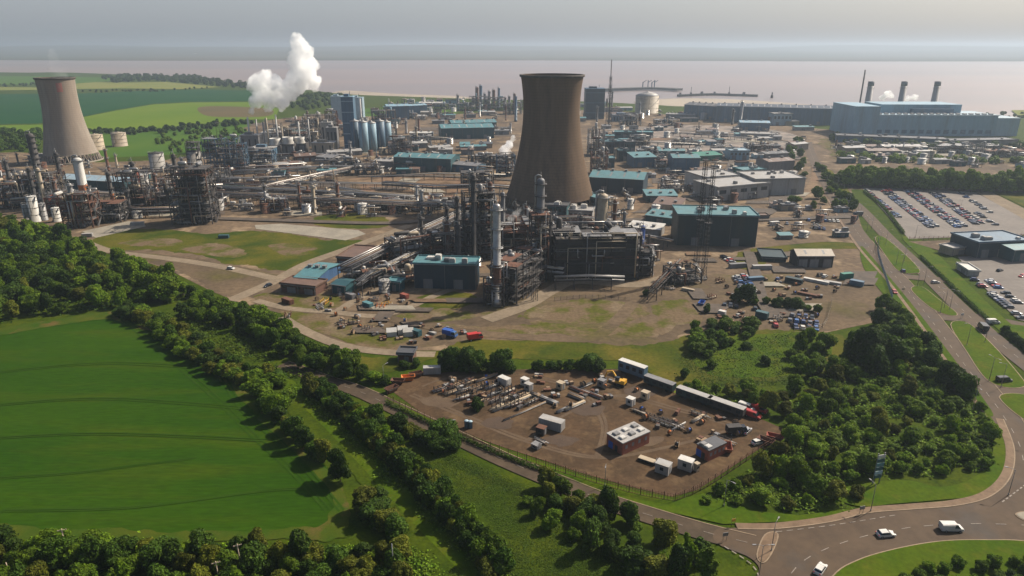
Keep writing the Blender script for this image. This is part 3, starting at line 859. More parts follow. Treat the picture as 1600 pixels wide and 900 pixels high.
def drum_mesh(b, c, axis, L, r):
    """a horizontal vessel with dished ends"""
    c, d = Vector(c), Vector(axis).normalized()
    pts = [c - d * (L / 2), c - d * (L / 2 - r * .25), c - d * (L / 2 - r * .6), c + d * (L / 2 - r * .6), c + d * (L / 2 - r * .25), c + d * (L / 2)]
    rr = [r * .25, r * .75, r, r, r * .75, r * .25]
    n = 12; vs, fs = [], []
    s = d.cross(Vector((0, 0, 1))).normalized(); u = s.cross(d)
    for p, q in zip(pts, rr):
        for k in range(n):
            a = 2 * pi * k / n; vs.append(p + (s * cos(a) + u * sin(a)) * q)
    for i in range(5):
        for k in range(n): fs.append((i * n + k, i * n + (k + 1) % n, (i + 1) * n + (k + 1) % n, (i + 1) * n + k))
    fs += [tuple(reversed(range(n))), tuple(range(5 * n, 6 * n))]
    sm, b.smooth = b.smooth, True
    b.add(vs, fs); b.smooth = sm
    return b

def chimney(p, r, h, mat, label, name='chimney', cat='chimney', group=None, bands=3, cap=None, r2=None, bandm=None):
    t = thing(name, label, cat, p, 0, group)
    r2 = r2 or r * .8
    b = MB(); b.lathe([(r * 1.25, 0), (r * 1.2, 1.0), (r, 1.6), (r2, h), (r2 * .8, h), (r2 * .8, h - 1.5)], 20); b.build('shaft', mat, t)
    if cap is not None:
        b = MB(); b.lathe([(r2 + .02, h * .9), (r2 + .25, h * .9), (r2 + .25, h - .05), (r2 + .02, h - .05)], 20, close=False); b.build('cap', cap, t)
    for i in range(bands):
        z = h * (0.3 + 0.55 * i / max(1, bands - 1)); rr = r + (r2 - r) * z / h
        b = MB(); b.lathe([(rr + .02, z), (rr + 1.0, z), (rr + 1.0, z + .18), (rr + .02, z + .18)], 20, close=False)
        b.lathe([(rr + .95, z + 1.0), (rr + 1.03, z + 1.0), (rr + 1.03, z + 1.15), (rr + .95, z + 1.15), (rr + .95, z + 1.0)], 20, close=False)
        for k in range(8):
            a = 2 * pi * k / 8; b.beam((cos(a) * (rr + .97), sin(a) * (rr + .97), z + .1), (cos(a) * (rr + .97), sin(a) * (rr + .97), z + 1.1), .1)
        b.build('gallery', bandm or GALV, t)
    b = MB(); b.beam((r * 1.05, -.4, 0), (r2 + .3, -.4, h * .97), .12); b.beam((r * 1.05, .3, 0), (r2 + .3, .3, h * .97), .12)
    for k in range(int(h / 2)):
        z = 1 + 2 * k; x = r * 1.05 + (r2 + .3 - r * 1.05) * z / (h * .97); b.beam((x, -.4, z), (x, .3, z), .1)
    b.build('ladder', GALV, t)
    return t

def lattice_mast(p, w0, w1, h, mat, label, name='lattice_mast', cat='mast', group=None, bays=None, leg=.25, plats=0, topm=None, rz=.4, tipstack=None):
    t = thing(name, label, cat, p, rz, group)
    bays = bays or max(4, int(h / (w0 * 1.1)))
    b = MB(); cs = [(-1, -1), (1, -1), (1, 1), (-1, 1)]
    def pt(i, z): k = (w0 + (w1 - w0) * z / h) / 2; return (cs[i][0] * k, cs[i][1] * k, z)
    for i in range(4): b.beam(pt(i, 0), pt(i, h), leg)
    for j in range(bays):
        z0, z1 = h * j / bays, h * (j + 1) / bays
        for i in range(4):
            k = (i + 1) % 4
            b.beam(pt(i, z1), pt(k, z1), leg * .6)
            if j % 2: b.beam(pt(i, z0), pt(k, z1), leg * .55)
            else: b.beam(pt(k, z0), pt(i, z1), leg * .55)
    b.build('lattice', mat, t)
    for i in range(plats):
        z = h * (i + 1) / plats; k = (w0 + (w1 - w0) * z / h) / 2 + .7
        q = MB(); q.bx(-k, k, -k, k, z - .1, z + .08)
        for sx in (-1, 1):
            q.beam((sx * k, -k, z + 1), (sx * k, k, z + 1), .1); q.beam((-k, sx * k, z + 1), (k, sx * k, z + 1), .1)
            for sy in (-1, 1): q.beam((sx * k, sy * k, z), (sx * k, sy * k, z + 1.05), .1)
        q.build('platform', topm or mat, t)
    if tipstack:
        r, hh, m = tipstack
        q = MB(); q.tube([(0, 0, 0), (0, 0, hh * .5), (0, 0, hh)], r, 10); q.build('flue', m, t)
    return t

# ------------------------------------------------------------------ open steel process structures
def process_frame(p, rz, w, d, h, levels, label, seed, steel=STEEL, name='process_structure', cat='process unit', group=None, drums=4, verts=2, pipes=6, full=1.0, accents=None, deckm=None, base=True, clad=0.0):
    """steel frame of columns, beams and braces with decks that carry vessels and pipework"""
    rg = random.Random(seed)
    t = thing(name, label, cat, p, rz, group)
    nx, ny = max(1, round(w / 6.5)), max(1, round(d / 6.5))
    xs = [-w / 2 + w * i / nx for i in range(nx + 1)]; ys = [-d / 2 + d * j / ny for j in range(ny + 1)]
    lh = h / levels
    acc = accents or METS
    b = MB()
    tops = {}
    for i, x in enumerate(xs):
        for j, y in enumerate(ys):
            k = levels if rg.random() < full else rg.randint(max(1, levels // 2), levels)
            tops[i, j] = k
            b.bx(x - .27, x + .27, y - .27, y + .27, 0, k * lh + .1)
    for l in range(1, levels + 1):
        z = l * lh
        for i in range(nx + 1):
            for j in range(ny + 1):
                if i < nx and tops[i, j] >= l and tops[i + 1, j] >= l: b.bx(xs[i] + .2, xs[i + 1] - .2, ys[j] - .16, ys[j] + .16, z - .45, z - .03)
                if j < ny and tops[i, j] >= l and tops[i, j + 1] >= l: b.bx(xs[i] - .16, xs[i] + .16, ys[j] + .2, ys[j + 1] - .2, z - .45, z - .03)
                if i < nx and j in (0, ny) and tops[i, j] >= l and tops[i + 1, j] >= l and rg.random() < .55:
                    if rg.random() < .5: b.beam((xs[i], ys[j], z - lh), (xs[i + 1], ys[j], z - .3), .22)
                    else: b.beam((xs[i + 1], ys[j], z - lh), (xs[i], ys[j], z - .3), .22)
                if j < ny and i in (0, nx) and tops[i, j] >= l and tops[i, j + 1] >= l and rg.random() < .55:
                    b.beam((xs[i], ys[j], z - lh), (xs[i], ys[j + 1], z - .3), .22)
    b.build('frame', steel, t)
    for l in range(1, levels + 1):
        z = l * lh; q = MB(); any_ = False
        for i in range(nx):
            for j in range(ny):
                if min(tops[i, j], tops[i + 1, j], tops[i, j + 1], tops[i + 1, j + 1]) >= l and rg.random() < .82:
                    q.bx(xs[i], xs[i + 1], ys[j], ys[j + 1], z, z + .1); any_ = True
        if any_:
            for sy in (-d / 2, d / 2):
                q.beam((-w / 2, sy, z + 1.1), (w / 2, sy, z + 1.1), .1)
                for i in range(nx * 3 + 1): q.beam((-w / 2 + w * i / (nx * 3), sy, z + .05), (-w / 2 + w * i / (nx * 3), sy, z + 1.12), .08)
            for sx in (-w / 2, w / 2):
                q.beam((sx, -d / 2, z + 1.1), (sx, d / 2, z + 1.1), .1)
            q.build('deck', deckm or rg.choice([STEEL, STEEL, GALV, RUST]), t)
    for i in range(drums):
        l = rg.randint(0, levels); z = l * lh + .12
        r = min(rg.uniform(.7, 1.5), lh * .34); L = rg.uniform(3.5, min(10, max(4.5, w * .7)))
        ax = (1, 0, 0) if rg.random() < .6 else (0, 1, 0)
        mx = max(0.1, w / 2 - (L / 2 if ax[0] else r) - .3); my = max(0.1, d / 2 - (r if ax[0] else min(L, d) / 2) - .3)
        if ax[1]: L = min(L, d * .9)
        c = (rg.uniform(-mx, mx), rg.uniform(-my, my), z + r + .45)
        q = MB(); drum_mesh(q, c, ax, L, r)
        for s in (-.3, .3):
            q.bx(c[0] + ax[0] * L * s - .25, c[0] + ax[0] * L * s + .25, c[1] + ax[1] * L * s - .25, c[1] + ax[1] * L * s + .25, z, c[2] - r * .8)
        q.build('drum', rg.choice(acc), t)
    for i in range(verts):
        l = rg.randint(0, max(0, levels - 1)); z = l * lh + .11
        r = rg.uniform(.8, 1.7); hh = rg.uniform(lh * .8, lh * 2.2)
        c = (rg.uniform(-w / 2 + r, w / 2 - r), rg.uniform(-d / 2 + r, d / 2 - r), z)
        q = MB(); q.lathe([(r * .9, 0), (r * .9, .6), (r, .6), (r, hh - r * .5), (r * .7, hh - r * .15), (0, hh)], 14, c)
        q.build('vertical_vessel', rg.choice(acc), t)
    for i in range(pipes):
        m = rg.choice([SILVER, GALV, RUST, STEEL, CREAMP, SILVER]); r = rg.uniform(.16, .42)
        l0, l1 = rg.randint(0, levels), rg.randint(0, levels)
        z0, z1 = l0 * lh + rg.uniform(.8, 2), l1 * lh + rg.uniform(.8, 2)
        y = rg.choice([-1, 1]) * (d / 2 + .25 + r); x0, x1 = rg.uniform(-w / 2, w / 2), rg.uniform(-w / 2, w / 2)
        q = MB(); q.tube([(x0, y, .4 if rg.random() < .4 else z0), (x0, y, z1), ], r, 7)
        if abs(x1 - x0) > 1: q.tube([(x0, y, z1), (x1, y, z1)], r, 7)
        q.tube([(x1, y, z1), (x1, y * .6, z1), ], r, 7)
        q.build('pipe', m, t)
    if clad:
        q = MB(); k = .97 if clad > .9 else .55; q.bx(-w / 2 * k + .35, w / 2 * k - .35, -d / 2 * k + .35, d / 2 * k - .35, .2, h * clad); q.build('cladding', DKSTEEL, t)
    for l in range(levels):         # headers with risers crowd every level
        for s in (-1, 1):
            if rg.random() < .75:
                r = rg.uniform(.12, .26); y = s * (d / 2 - rg.uniform(.5, 1.6)); z = l * lh + rg.uniform(1.2, lh * .8); x0 = -w / 2 + rg.uniform(.3, 2); x1 = w / 2 - rg.uniform(.3, 2)
                q = MB(); q.tube([(x0, y, z), (x1, y, z)], r, 6)
                for k in range(max(3, int(w / 2.2))):
                    x = rg.uniform(x0, x1); q.tube([(x, y, z + rg.uniform(-1, 1) * lh * .6), (x, y, z + rg.choice([-1, 1]) * rg.uniform(.5, .95) * lh)], r * rg.uniform(.6, 1.3), 6)
                    if rg.random() < .5: q.box((x, y, z), (rg.uniform(.5, 1.2), rg.uniform(.5, 1.0), rg.uniform(.5, 1.4)))
                q.build('pipe_header', rg.choice([STEEL, GALV, RUST, SILVER, DKSTEEL, CREAMP]), t)
    # stair flights zigzagging up one end
    q = MB(); x = w / 2 + 1.0
    for l in range(levels):
        y0, y1 = (-d / 4, d / 4) if l % 2 == 0 else (d / 4, -d / 4)
        q.beam((x, y0, l * lh), (x, y1, (l + 1) * lh), .9, .2)
        q.bx(x - .9, x + .9, y1 - .7, y1 + .7, (l + 1) * lh - .12, (l + 1) * lh)
        q.bx(x - .08, x + .08, y1 - .08, y1 + .08, 0, (l + 1) * lh)
        q.beam((x + .45, y0, l * lh + 1.0), (x + .45, y1, (l + 1) * lh + 1.0), .1)
    q.build('stairs', GALV if rg.random() < .4 else steel, t)
    return t

def pipe_rack(pix, w, h, label, seed, n_pipes=8, tiers=2, step=8.0, name='pipe_rack', cat='pipe rack', group=None, steel=STEEL, rmax=.4):
    rg = random.Random(seed)
    path = smooth_path([G(*p) for p in pix], False, 1)
    base = path[0].copy()
    t = thing(name, label, cat, base)
    loc = [p - base for p in path]
    total = sum((b - a).length for a, b in zip(loc[:-1], loc[1:])); step = max(step, total / 60)
    q = MB(); prev = None
    for p, a in along(loc, step, 0.5):
        s = Vector((-sin(a), cos(a), 0)) * (w / 2)
        for k in (-1, 1): q.beam(p + s * k, p + s * k + Vector((0, 0, h + .2)), .35)
        for ti in range(tiers):
            z = h - ti * 2.2
            q.beam(p - s + Vector((0, 0, z)), p + s + Vector((0, 0, z)), .32)
        if prev is not None:
            for k in (-1, 1): q.beam(prev[0] + prev[1] * k + Vector((0, 0, h - .6)), p + s * k + Vector((0, 0, h - .6)), .25)
        prev = (p, s)
    q.build('frame', steel, t)
    for ti in range(tiers):
        z = h - ti * 2.2
        k = 0; y = -w / 2 + .4
        while y < w / 2 - .3:
            r = rg.uniform(.13, rmax)
            off = offset_path(loc, y + r)
            b = MB(); b.tube([o + Vector((0, 0, z + .17 + r)) for o in off], r, 6); b.build('pipe', rg.choice([SILVER, SILVER, GALV, RUST, STEEL, CREAMP, GREYC]), t)
            y += 2 * r + rg.uniform(.25, .8)
    return t

def vent_stack_group(*a): pass
# ------------------------------------------------------------------ cooling towers
TOWD = M('tower_concrete_dark', (0.1454, 0.09747, 0.06157), (0.09209, 0.06265, 0.0431), scale=0.22, stretch=(1, 1, 0.07), detail=6, c3=(0.1115, 0.07397, 0.04618), scale3=0.05, fine=0.14, fscale=0.9, rough=0.92, spec=0.1)
TOWL = M('tower_concrete_pale', (0.2682, 0.2259, 0.182), (0.1968, 0.1682, 0.1377), scale=0.2, stretch=(1, 1, 0.06), detail=6, c3=(0.2236, 0.1778, 0.1377), scale3=0.05, fine=0.12, fscale=0.9, rough=0.92, spec=0.1)
def lift_lines(m, scale, amount):
    t_, N_, L_, b_ = nodes_of(m)
    src = b_.inputs['Base Color'].links[0].from_socket
    tc = N_.new('ShaderNodeTexCoord'); wv = N_.new('ShaderNodeTexWave'); wv.bands_direction = 'Z'; wv.inputs['Scale'].default_value = scale; wv.inputs['Distortion'].default_value = .4; wv.inputs['Detail'].default_value = 2
    L_.new(tc.outputs['Object'], wv.inputs['Vector'])
    mr = N_.new('ShaderNodeMapRange'); mr.inputs[1].default_value = .0; mr.inputs[2].default_value = .35; mr.inputs[3].default_value = 1 - amount; L_.new(wv.outputs['Fac'], mr.inputs[0])
    mx = N_.new('ShaderNodeVectorMath'); mx.operation = 'SCALE'; L_.new(src, mx.inputs[0]); L_.new(mr.outputs[0], mx.inputs['Scale']); L_.new(mx.outputs[0], b_.inputs['Base Color'])
lift_lines(TOWD, .16, .11); lift_lines(TOWL, .16, .09)
TOWRIM = M('tower_rim', (0.05, 0.042, 0.035), (0.09, 0.075, 0.06), scale=0.3, rough=0.9)
def cooling_tower(p, hgt, rb, rt, rtop, mat, label, zb=7.5, emblem=None):
    t = thing('cooling_tower', label, 'cooling tower', p)
    zt = hgt * 0.76
    ab = (zt - zb) / math.sqrt((rb / rt) ** 2 - 1); au = (hgt - zt) / math.sqrt((rtop / rt) ** 2 - 1)
    def rad(z): return rt * math.sqrt(1 + ((z - zt) / (ab if z < zt else au)) ** 2)
    N = 44
    outer = [(rad(zb + (hgt - zb) * i / N), zb + (hgt - zb) * i / N) for i in range(N + 1)]
    inner = [(r - 0.7, z) for r, z in outer][::-1]
    b = MB(); b.lathe(outer + inner + [outer[0]], 96, close=False); b.build('shell', mat, t)
    b = MB(); R1 = rad(hgt)
    b.lathe([(R1 + .02, hgt - 1.6), (R1 + .75, hgt - 1.3), (R1 + .75, hgt + .12), (R1 - .9, hgt + .12), (R1 - .9, hgt - .3)], 96, close=False); b.build('rim', TOWRIM, t)
    # a fine lift line where each pour of concrete met the next
    b = MB(); Rb = rad(zb)
    n = 40
    for k in range(n):
        a = 2 * pi * k / n; a2 = a + pi / n; a3 = a - pi / n
        foot = (cos(a) * (Rb + 2.6), sin(a) * (Rb + 2.6), 0)
        for q in (a2, a3): b.beam(foot, (cos(q) * Rb, sin(q) * Rb, zb + .3), .7)
    b.lathe([(Rb - .9, zb - .1), (Rb + .3, zb - .1), (Rb + .3, zb + .5), (Rb - .9, zb + .5)], 96, close=False)
    b.build('leg_ring', mat, t)
    b = MB(); b.lathe([(Rb + 4, 0), (Rb + 4, 1.3), (Rb + 3.4, 1.3), (Rb + 3.4, .5), (0.01, .5)], 64, close=False); b.build('basin', CONC, t)
    if emblem:
        a0, a1, z0, z1, m = emblem
        b = MB(); k = 8; vs = []
        for i in range(k + 1):
            a = a0 + (a1 - a0) * i / k
            for z in (z0, z1): vs.append((cos(a) * (rad(z) + .12), sin(a) * (rad(z) + .12), z))
        b.add(vs, [(2 * i, 2 * i + 2, 2 * i + 3, 2 * i + 1) for i in range(k)]); b.build('emblem', m, t)
    return t
pm = G(859, 320); pl = G(113, 251)
HM = height_to(pm, 116.5); HL = height_to(pl, 121)
cooling_tower(pm, HM, 31.5, 19.8, 21.8, TOWD, 'big dark brown concrete cooling tower rising from the middle of the plant')
cooling_tower(pl, HL, 24.0, 16.2, 17.0, TOWL, 'pale concrete cooling tower with a faded red emblem, beside the green fields', emblem=(-1.02, -0.72, HL - 13, HL - 4.5, M('emblem_red', (0.34, 0.11, 0.09), (0.27, 0.14, 0.11), scale=0.5)))

# ------------------------------------------------------------------ gas power station across the plant
def power_station():
    a, b_, L, rz = front((1328, 212), (1590, 213))
    loc = (a + b_) / 2; hw = L / 2
    t = thing('power_station', 'long pale blue power station hall with stepped roof beside the water', 'power station', loc, rz)
    h = top_h(1450, 213, 181)
    q = MB(); q.bx(-hw * .70, hw * .72, 0, 60, 0, h); q.build('turbine_hall', BLUEGREY, t)
    q = MB(); q.bx(-hw * .72, hw * .74, -.4, 60.4, h, h + .8); rf = q.build('roof', BLUEPALE, t)
    for i in range(18):
        x = -hw * .66 + i * hw * 1.32 / 17
        v = MB(); v.bx(x - 2, x + 2, 4, 9, h + .81, h + 2.4); v.build('roof_vent', LTGREY, rf)
    q = MB(); q.bx(-hw, -hw * .70 - .01, -3, 66, 0, h * 1.42); q.bx(-hw - .3, -hw * .70 - .01, -3.3, 66.3, h * 1.42, h * 1.42 + .7); q.build('stair_block', BLUEGREY, t)
    q = MB(); q.bx(-hw * .55, hw * .42, 28, 78, h, h * 1.45); q.build('boiler_house', BLUEGREY, t)
    q = MB(); q.bx(-hw * .2, hw * .3, 22, 27.9, h + .8, h * 1.25); q.build('air_intake', STEELBLUE, t)
    q = MB(); q.bx(hw * .72 + .01, hw, 2, 50, 0, h * .86); q.bx(hw * .72 + .01, hw + .3, 1.6, 50.4, h * .86, h * .86 + .6); q.build('annexe', BLUEPALE, t)
    for i in range(14):
        x = -hw * .66 + i * hw * 1.3 / 13
        v = MB(); v.bx(x - 3.4, x + 3.4, -.12, -.01, h * .12, h * .3); v.build('louvre', STEELBLUE, t)
    return h
power_station()
shed((1306, 222), (1480, 229), 24, 7.5, STEELBLUE, DKROOF, 'low dark blue annexe in front of the long power station', roof='flat', vents=6, doors=4, deckclutter=6)
shed((1480, 228), (1590, 226), 20, 5.5, GREYC, DKROOF, 'low grey workshop before the right end of the power station', roof='flat', vents=3, doors=3)
for i, (x, lab) in enumerate(((1350, 'leftmost of the three grey brown chimneys on the power station'), (1401, 'middle of the three grey brown chimneys on the power station'), (1452, 'rightmost of the three grey brown chimneys on the power station'))):
    p = G(x, 197); p.z = 0
    chimney(p, 5.2, height_to(p, 127), clad('chimney_skin', (0.33, 0.295, 0.28)), lab, bands=2, cap=GREYC, r2=4.0, group='power station chimneys')
p = G(1337, 200); chimney(p, 1.2, height_to(p, 109), STEEL, 'thin dark stack left of the power station chimneys', bands=2, r2=.8, name='vent_stack', cat='stack')

# ------------------------------------------------------------------ tall thin mast and stacks
p = G(951, 196); lattice_mast(p, 7, 2.2, height_to(p, 120), STEEL, 'tall lattice flare mast right of the big cooling tower', leg=.45, plats=3, tipstack=(.7, height_to(p, 93), STEEL), name='flare_mast')
p = G(929, 186); hh = height_to(p, 139)
def block_tower(p, w, d, h, mat, roofm, label, name='process_building', cat='building', rz=0.0, steps=None, bands=0, bandm=None, windows=0):
    t = thing(name, label, cat, p, rz)
    q = MB(); q.bx(-w / 2, w / 2, 0, d, 0, h); q.build('wall', mat, t)
    q = MB(); q.bx(-w / 2 - .4, w / 2 + .4, -.4, d + .4, h + .01, h + .7); rf = q.build('roof', roofm, t)
    q = MB(); q.bx(-w * .3, w * .1, d * .3, d * .7, h + .7, h + 3.2); q.build('plant_room', mat, rf)
    q = MB(); q.bx(w * .2, w * .2 + .5, d * .3, d * .3 + .5, h + .7, h + 6); q.build('vent_pipe', GALV, rf)
    for i in range(bands):
        z = h * (i + .6) / bands
        q = MB(); q.bx(-w / 2 - .15, w / 2 + .15, -.15, -.005, z, z + .7); q.build('trim_band', bandm or GALV, t)
    for i in range(windows):
        x = -w / 2 + w * (i + .5) / windows
        q = MB(); q.bx(x - .8, x + .8, -.1, -.004, h * .15, h * .8); q.build('window', GLASS, t)
    return t
block_tower(p, 30, 28, hh, NAVY, STEELBLUE, 'tall dark blue tower block right behind the big cooling tower', bands=3, bandm=STEELBLUE)
tank(G(1010, 176), 20, top_h(1010, 176, 149), CREAMP, 'big cream storage tank with domed roof near the jetty', roofm=LTGREY, dome=.3)
block_tower(G(975, 190), 34, 24, 9, STEELBLUE, DKROOF, 'low dark blue block at the foot of the flare mast', windows=8)

# ------------------------------------------------------------------ silo block behind the left of centre
silo_x = [(557, 236), (570, 238), (583, 236), (596, 234), (565, 228), (580, 227), (594, 226), (606, 228)]
for i, (x, y) in enumerate(silo_x):
    p = G(x, y); h = height_to(p, 186 + (i % 3) * 1.5)
    r = 5.0
    t = thing('silo', '%s blue grey silo from left in the %s row of the silo block' % (nth(i % 4), 'front' if i < 4 else 'rear'), 'silo', p, 0, 'blue grey silos of the silo block')
    q = MB(); q.lathe([(r * .95, 0), (r * .95, 3), (r, 3.2), (r, h - 2.2)], 22); q.build('shell', BLUEGREY if i % 3 else STEELBLUE, t)
    q = MB(); q.lathe([(r + .2, h - 2.2), (r + .2, h - 1.9), (1.0, h - .6), (1.0, h + .4), (0, h + .4)], 22); q.build('roof', LTGREY, t)
    q = MB(); q.beam((0, -r - .5, 0), (0, -r - .5, h - 2), .5, .3)
    q.bx(-.3, .3, -r - .4, -r + .3, h - 2.4, h - 2.0); q.build('ladder', GALV, t)
block_tower(G(548, 236), 13, 12, top_h(548, 236, 152), STEELBLUE, BLUEGREY, 'narrow tall blue tower left of the silo block', bands=5, bandm=BLUEPALE)
process_frame(G(602, 226), 0.1, 26, 14, top_h(602, 226, 172), 4, 'open steel loading deck over the silo block', 77, steel=GALV, drums=3, verts=2, pipes=5, accents=[LTGREY, WHITE, BLUEGREY])
block_tower(G(528, 190), 17, 14, top_h(530, 190, 151), BLUEPALE, BLUEPALE, 'left of two blue grey plant blocks beyond the silos', bands=2, bandm=BLUEPALE)
block_tower(G(558, 187), 20, 15, top_h(556, 187, 153), BLUEPALE, BLUEPALE, 'right of two blue grey plant blocks beyond the silos', bands=2, bandm=BLUEPALE)
p = G(565, 196); chimney(p, 1.6, height_to(p, 154), WHITE, 'slim white stack beside the blue grey plant blocks', bands=1, r2=1.4, name='vent_stack', cat='stack')
p = G(540, 195); chimney(p, 2.0, height_to(p, 156), CREAMP, 'cream stack between the two blue grey plant blocks', bands=2, r2=1.8, name='vent_stack', cat='stack')

# steam cells and thin stacks under the white plume
for i, (x, y, yt) in enumerate(((393, 236, 183), (405, 231, 186), (421, 230, 184), (436, 231, 179), (416, 237, 190), (444, 236, 192), (470, 232, 190), (485, 229, 186), (500, 226, 184))):
    p = G(x, y); chimney(p, .95, height_to(p, yt), (WHITE, GALV, CREAMP)[i % 3], '%s thin pale stack from left below the white steam plume' % nth(i), bands=1, r2=.8, name='vent_stack', cat='stack', group='thin stacks below the steam plume')
for i, (x, y, yt, r) in enumerate(((432, 241, 216, 8), (452, 240, 214, 8), (470, 238, 214, 7.5))):
    p = G(x, y)
    t = thing('cooling_cell', '%s white rimmed cooling cell from left under the steam plume' % nth(i), 'cooling cell', p, 0, 'cooling cells under the steam plume')
    h = height_to(p, yt)
    q = MB(); q.bx(-r, r, -r, r, 0, h * .62); q.build('casing', STEEL, t)
    q = MB(); q.lathe([(r * .8, h * .62), (r * .66, h * .8), (r * .74, h), (r * .68, h), (r * .6, h * .8), (r * .7, h * .64)], 24, close=False); q.build('fan_stack', WHITE, t)
    for s in (-1, 1):
        q = MB(); q.bx(s * r * .5 - r * .36, s * r * .5 + r * .36, -r - .2, -r - .01, 1, h * .5); q.build('louvre', GREYC, t)
for i, (x, y, yt, w, mat) in enumerate(((425, 222, 208, 26, WHITE), (448, 224, 209, 22, LTGREY), (488, 225, 207, 14, BEIGE), (512, 226, 192, 12, LTGREY), (505, 240, 224, 24, BEIGE), (520, 232, 200, 12, GREYC), (392, 240, 212, 20, GREYC), (410, 246, 232, 24, STEELBLUE))):
    block_tower(G(x, y), w, w * .7, top_h(x, y, yt), mat, LTGREY, ('long white plant block under the steam plume', 'light grey plant block under the steam plume', 'small beige plant block right of the steam cells', 'upright light grey block left of the tall blue tower', 'low beige plant block before the tall blue tower', 'upright grey block left of the silo tower foot', 'grey plant block at the left edge of the steam cells', 'low blue block before the steam cells')[i], windows=3)

# ------------------------------------------------------------------ far industrial skyline (columns behind the big tower's left)
far_cols = [(740, 168, 152, 2.2), (746, 170, 136, 2.6), (752, 169, 133, 2.6), (758, 170, 146, 2.0), (765, 169, 142, 2.2), (772, 170, 140, 2.4), (780, 169, 137, 2.0), (716, 170, 148, 2.0), (796, 172, 150, 2), (804, 172, 146, 2), (806, 190, 150, 1.8), (790, 170, 152, 1.6)]
for i, (x, y, yt, r) in enumerate(far_cols):
    p = G(x, y); vessel_column(p, r, height_to(p, yt), (GREYC, RUST, STEELBLUE, GREYC)[i % 4], '%s column from left in the far skyline beside the big cooling tower' % nth(sorted(far_cols).index(far_cols[i])), plats=3, cage=False, group='far columns beside the big tower')
for i, (x, y, w, h, lv) in enumerate(((748, 172, 34, 24, 4), (774, 172, 34, 22, 4), (726, 172, 26, 12, 2), (800, 178, 30, 18, 3), (662, 172, 30, 10, 2), (690, 170, 26, 9, 2), (830, 168, 40, 14, 3))):
    process_frame(G(x, y), 0.05, w, 18, h, lv, '%s open steel structure along the far shoreline skyline' % nth(i), 400 + i, steel=GREYC, drums=4, verts=3, pipes=4, accents=[LTGREY, GREYC, RUST, BLUEGREY], group='steel structures on the shoreline')
for i, (pa, pb, d, yt, wm, rm, lab) in enumerate((
    ((636, 182), (668, 180), 20, 165, STEELBLUE, BLUEGREY, 'dark blue hall left of the far skyline'),
    ((605, 188), (640, 187), 26, 166, STEELBLUE, BLUEGREY, 'square blue hall right of the silo block'),
    ((655, 166), (695, 166), 18, 161, LTGREY, WHITE, 'white roofed shed on the shoreline behind the silos'),
    ((690, 218), (772, 216), 40, 200, TEAL, TEALROOF, 'big teal hall left of the big cooling tower, nearer one'),
    ((706, 206), (776, 204), 30, 192, TEAL, TEALROOF, 'long teal hall left of the big cooling tower, farther one'),
    ((640, 214), (676, 214), 14, 208, LTGREY, WHITE, 'flat white store between silos and teal halls'),
    ((616, 266), (705, 270), 26, 247, TEAL, TEALROOF, 'long dark teal store before the red clay strip'),
    ((700, 268), (745, 272), 18, 258, STEELBLUE, GREYC, 'low blue grey store right of the long teal store'),
    ((513, 245), (566, 242), 16, 237, LTGREY, LTGREY, 'low store with white roof before the silos'),
    ((462, 254), (495, 252), 20, 244, RUST, BROWNROOF, 'low rusty shed left of the white roofed store'),
    ((495, 253), (520, 255), 22, 246, GREYC, GREYC, 'grey workshop before the silo block'),
    ((640, 232), (668, 231), 16, 224, GREYC, LTGREY, 'grey store right of the silo block foot'),
    ((672, 238), (705, 236), 14, 230, BEIGE, LTGREY, 'beige store below the teal halls'),
    ((720, 236), (760, 235), 14, 229, GREYC, TEALROOF, 'small teal roofed store below the teal halls'),
    ((585, 262), (612, 263), 14, 252, GREYC, LTGREY, 'small grey shed left of the long teal store'),
)):
    shed(pa, pb, d, top_h((pa[0] + pb[0]) / 2, (pa[1] + pb[1]) / 2, yt), wm, rm, lab, vents=3, doors=3, seed=i)

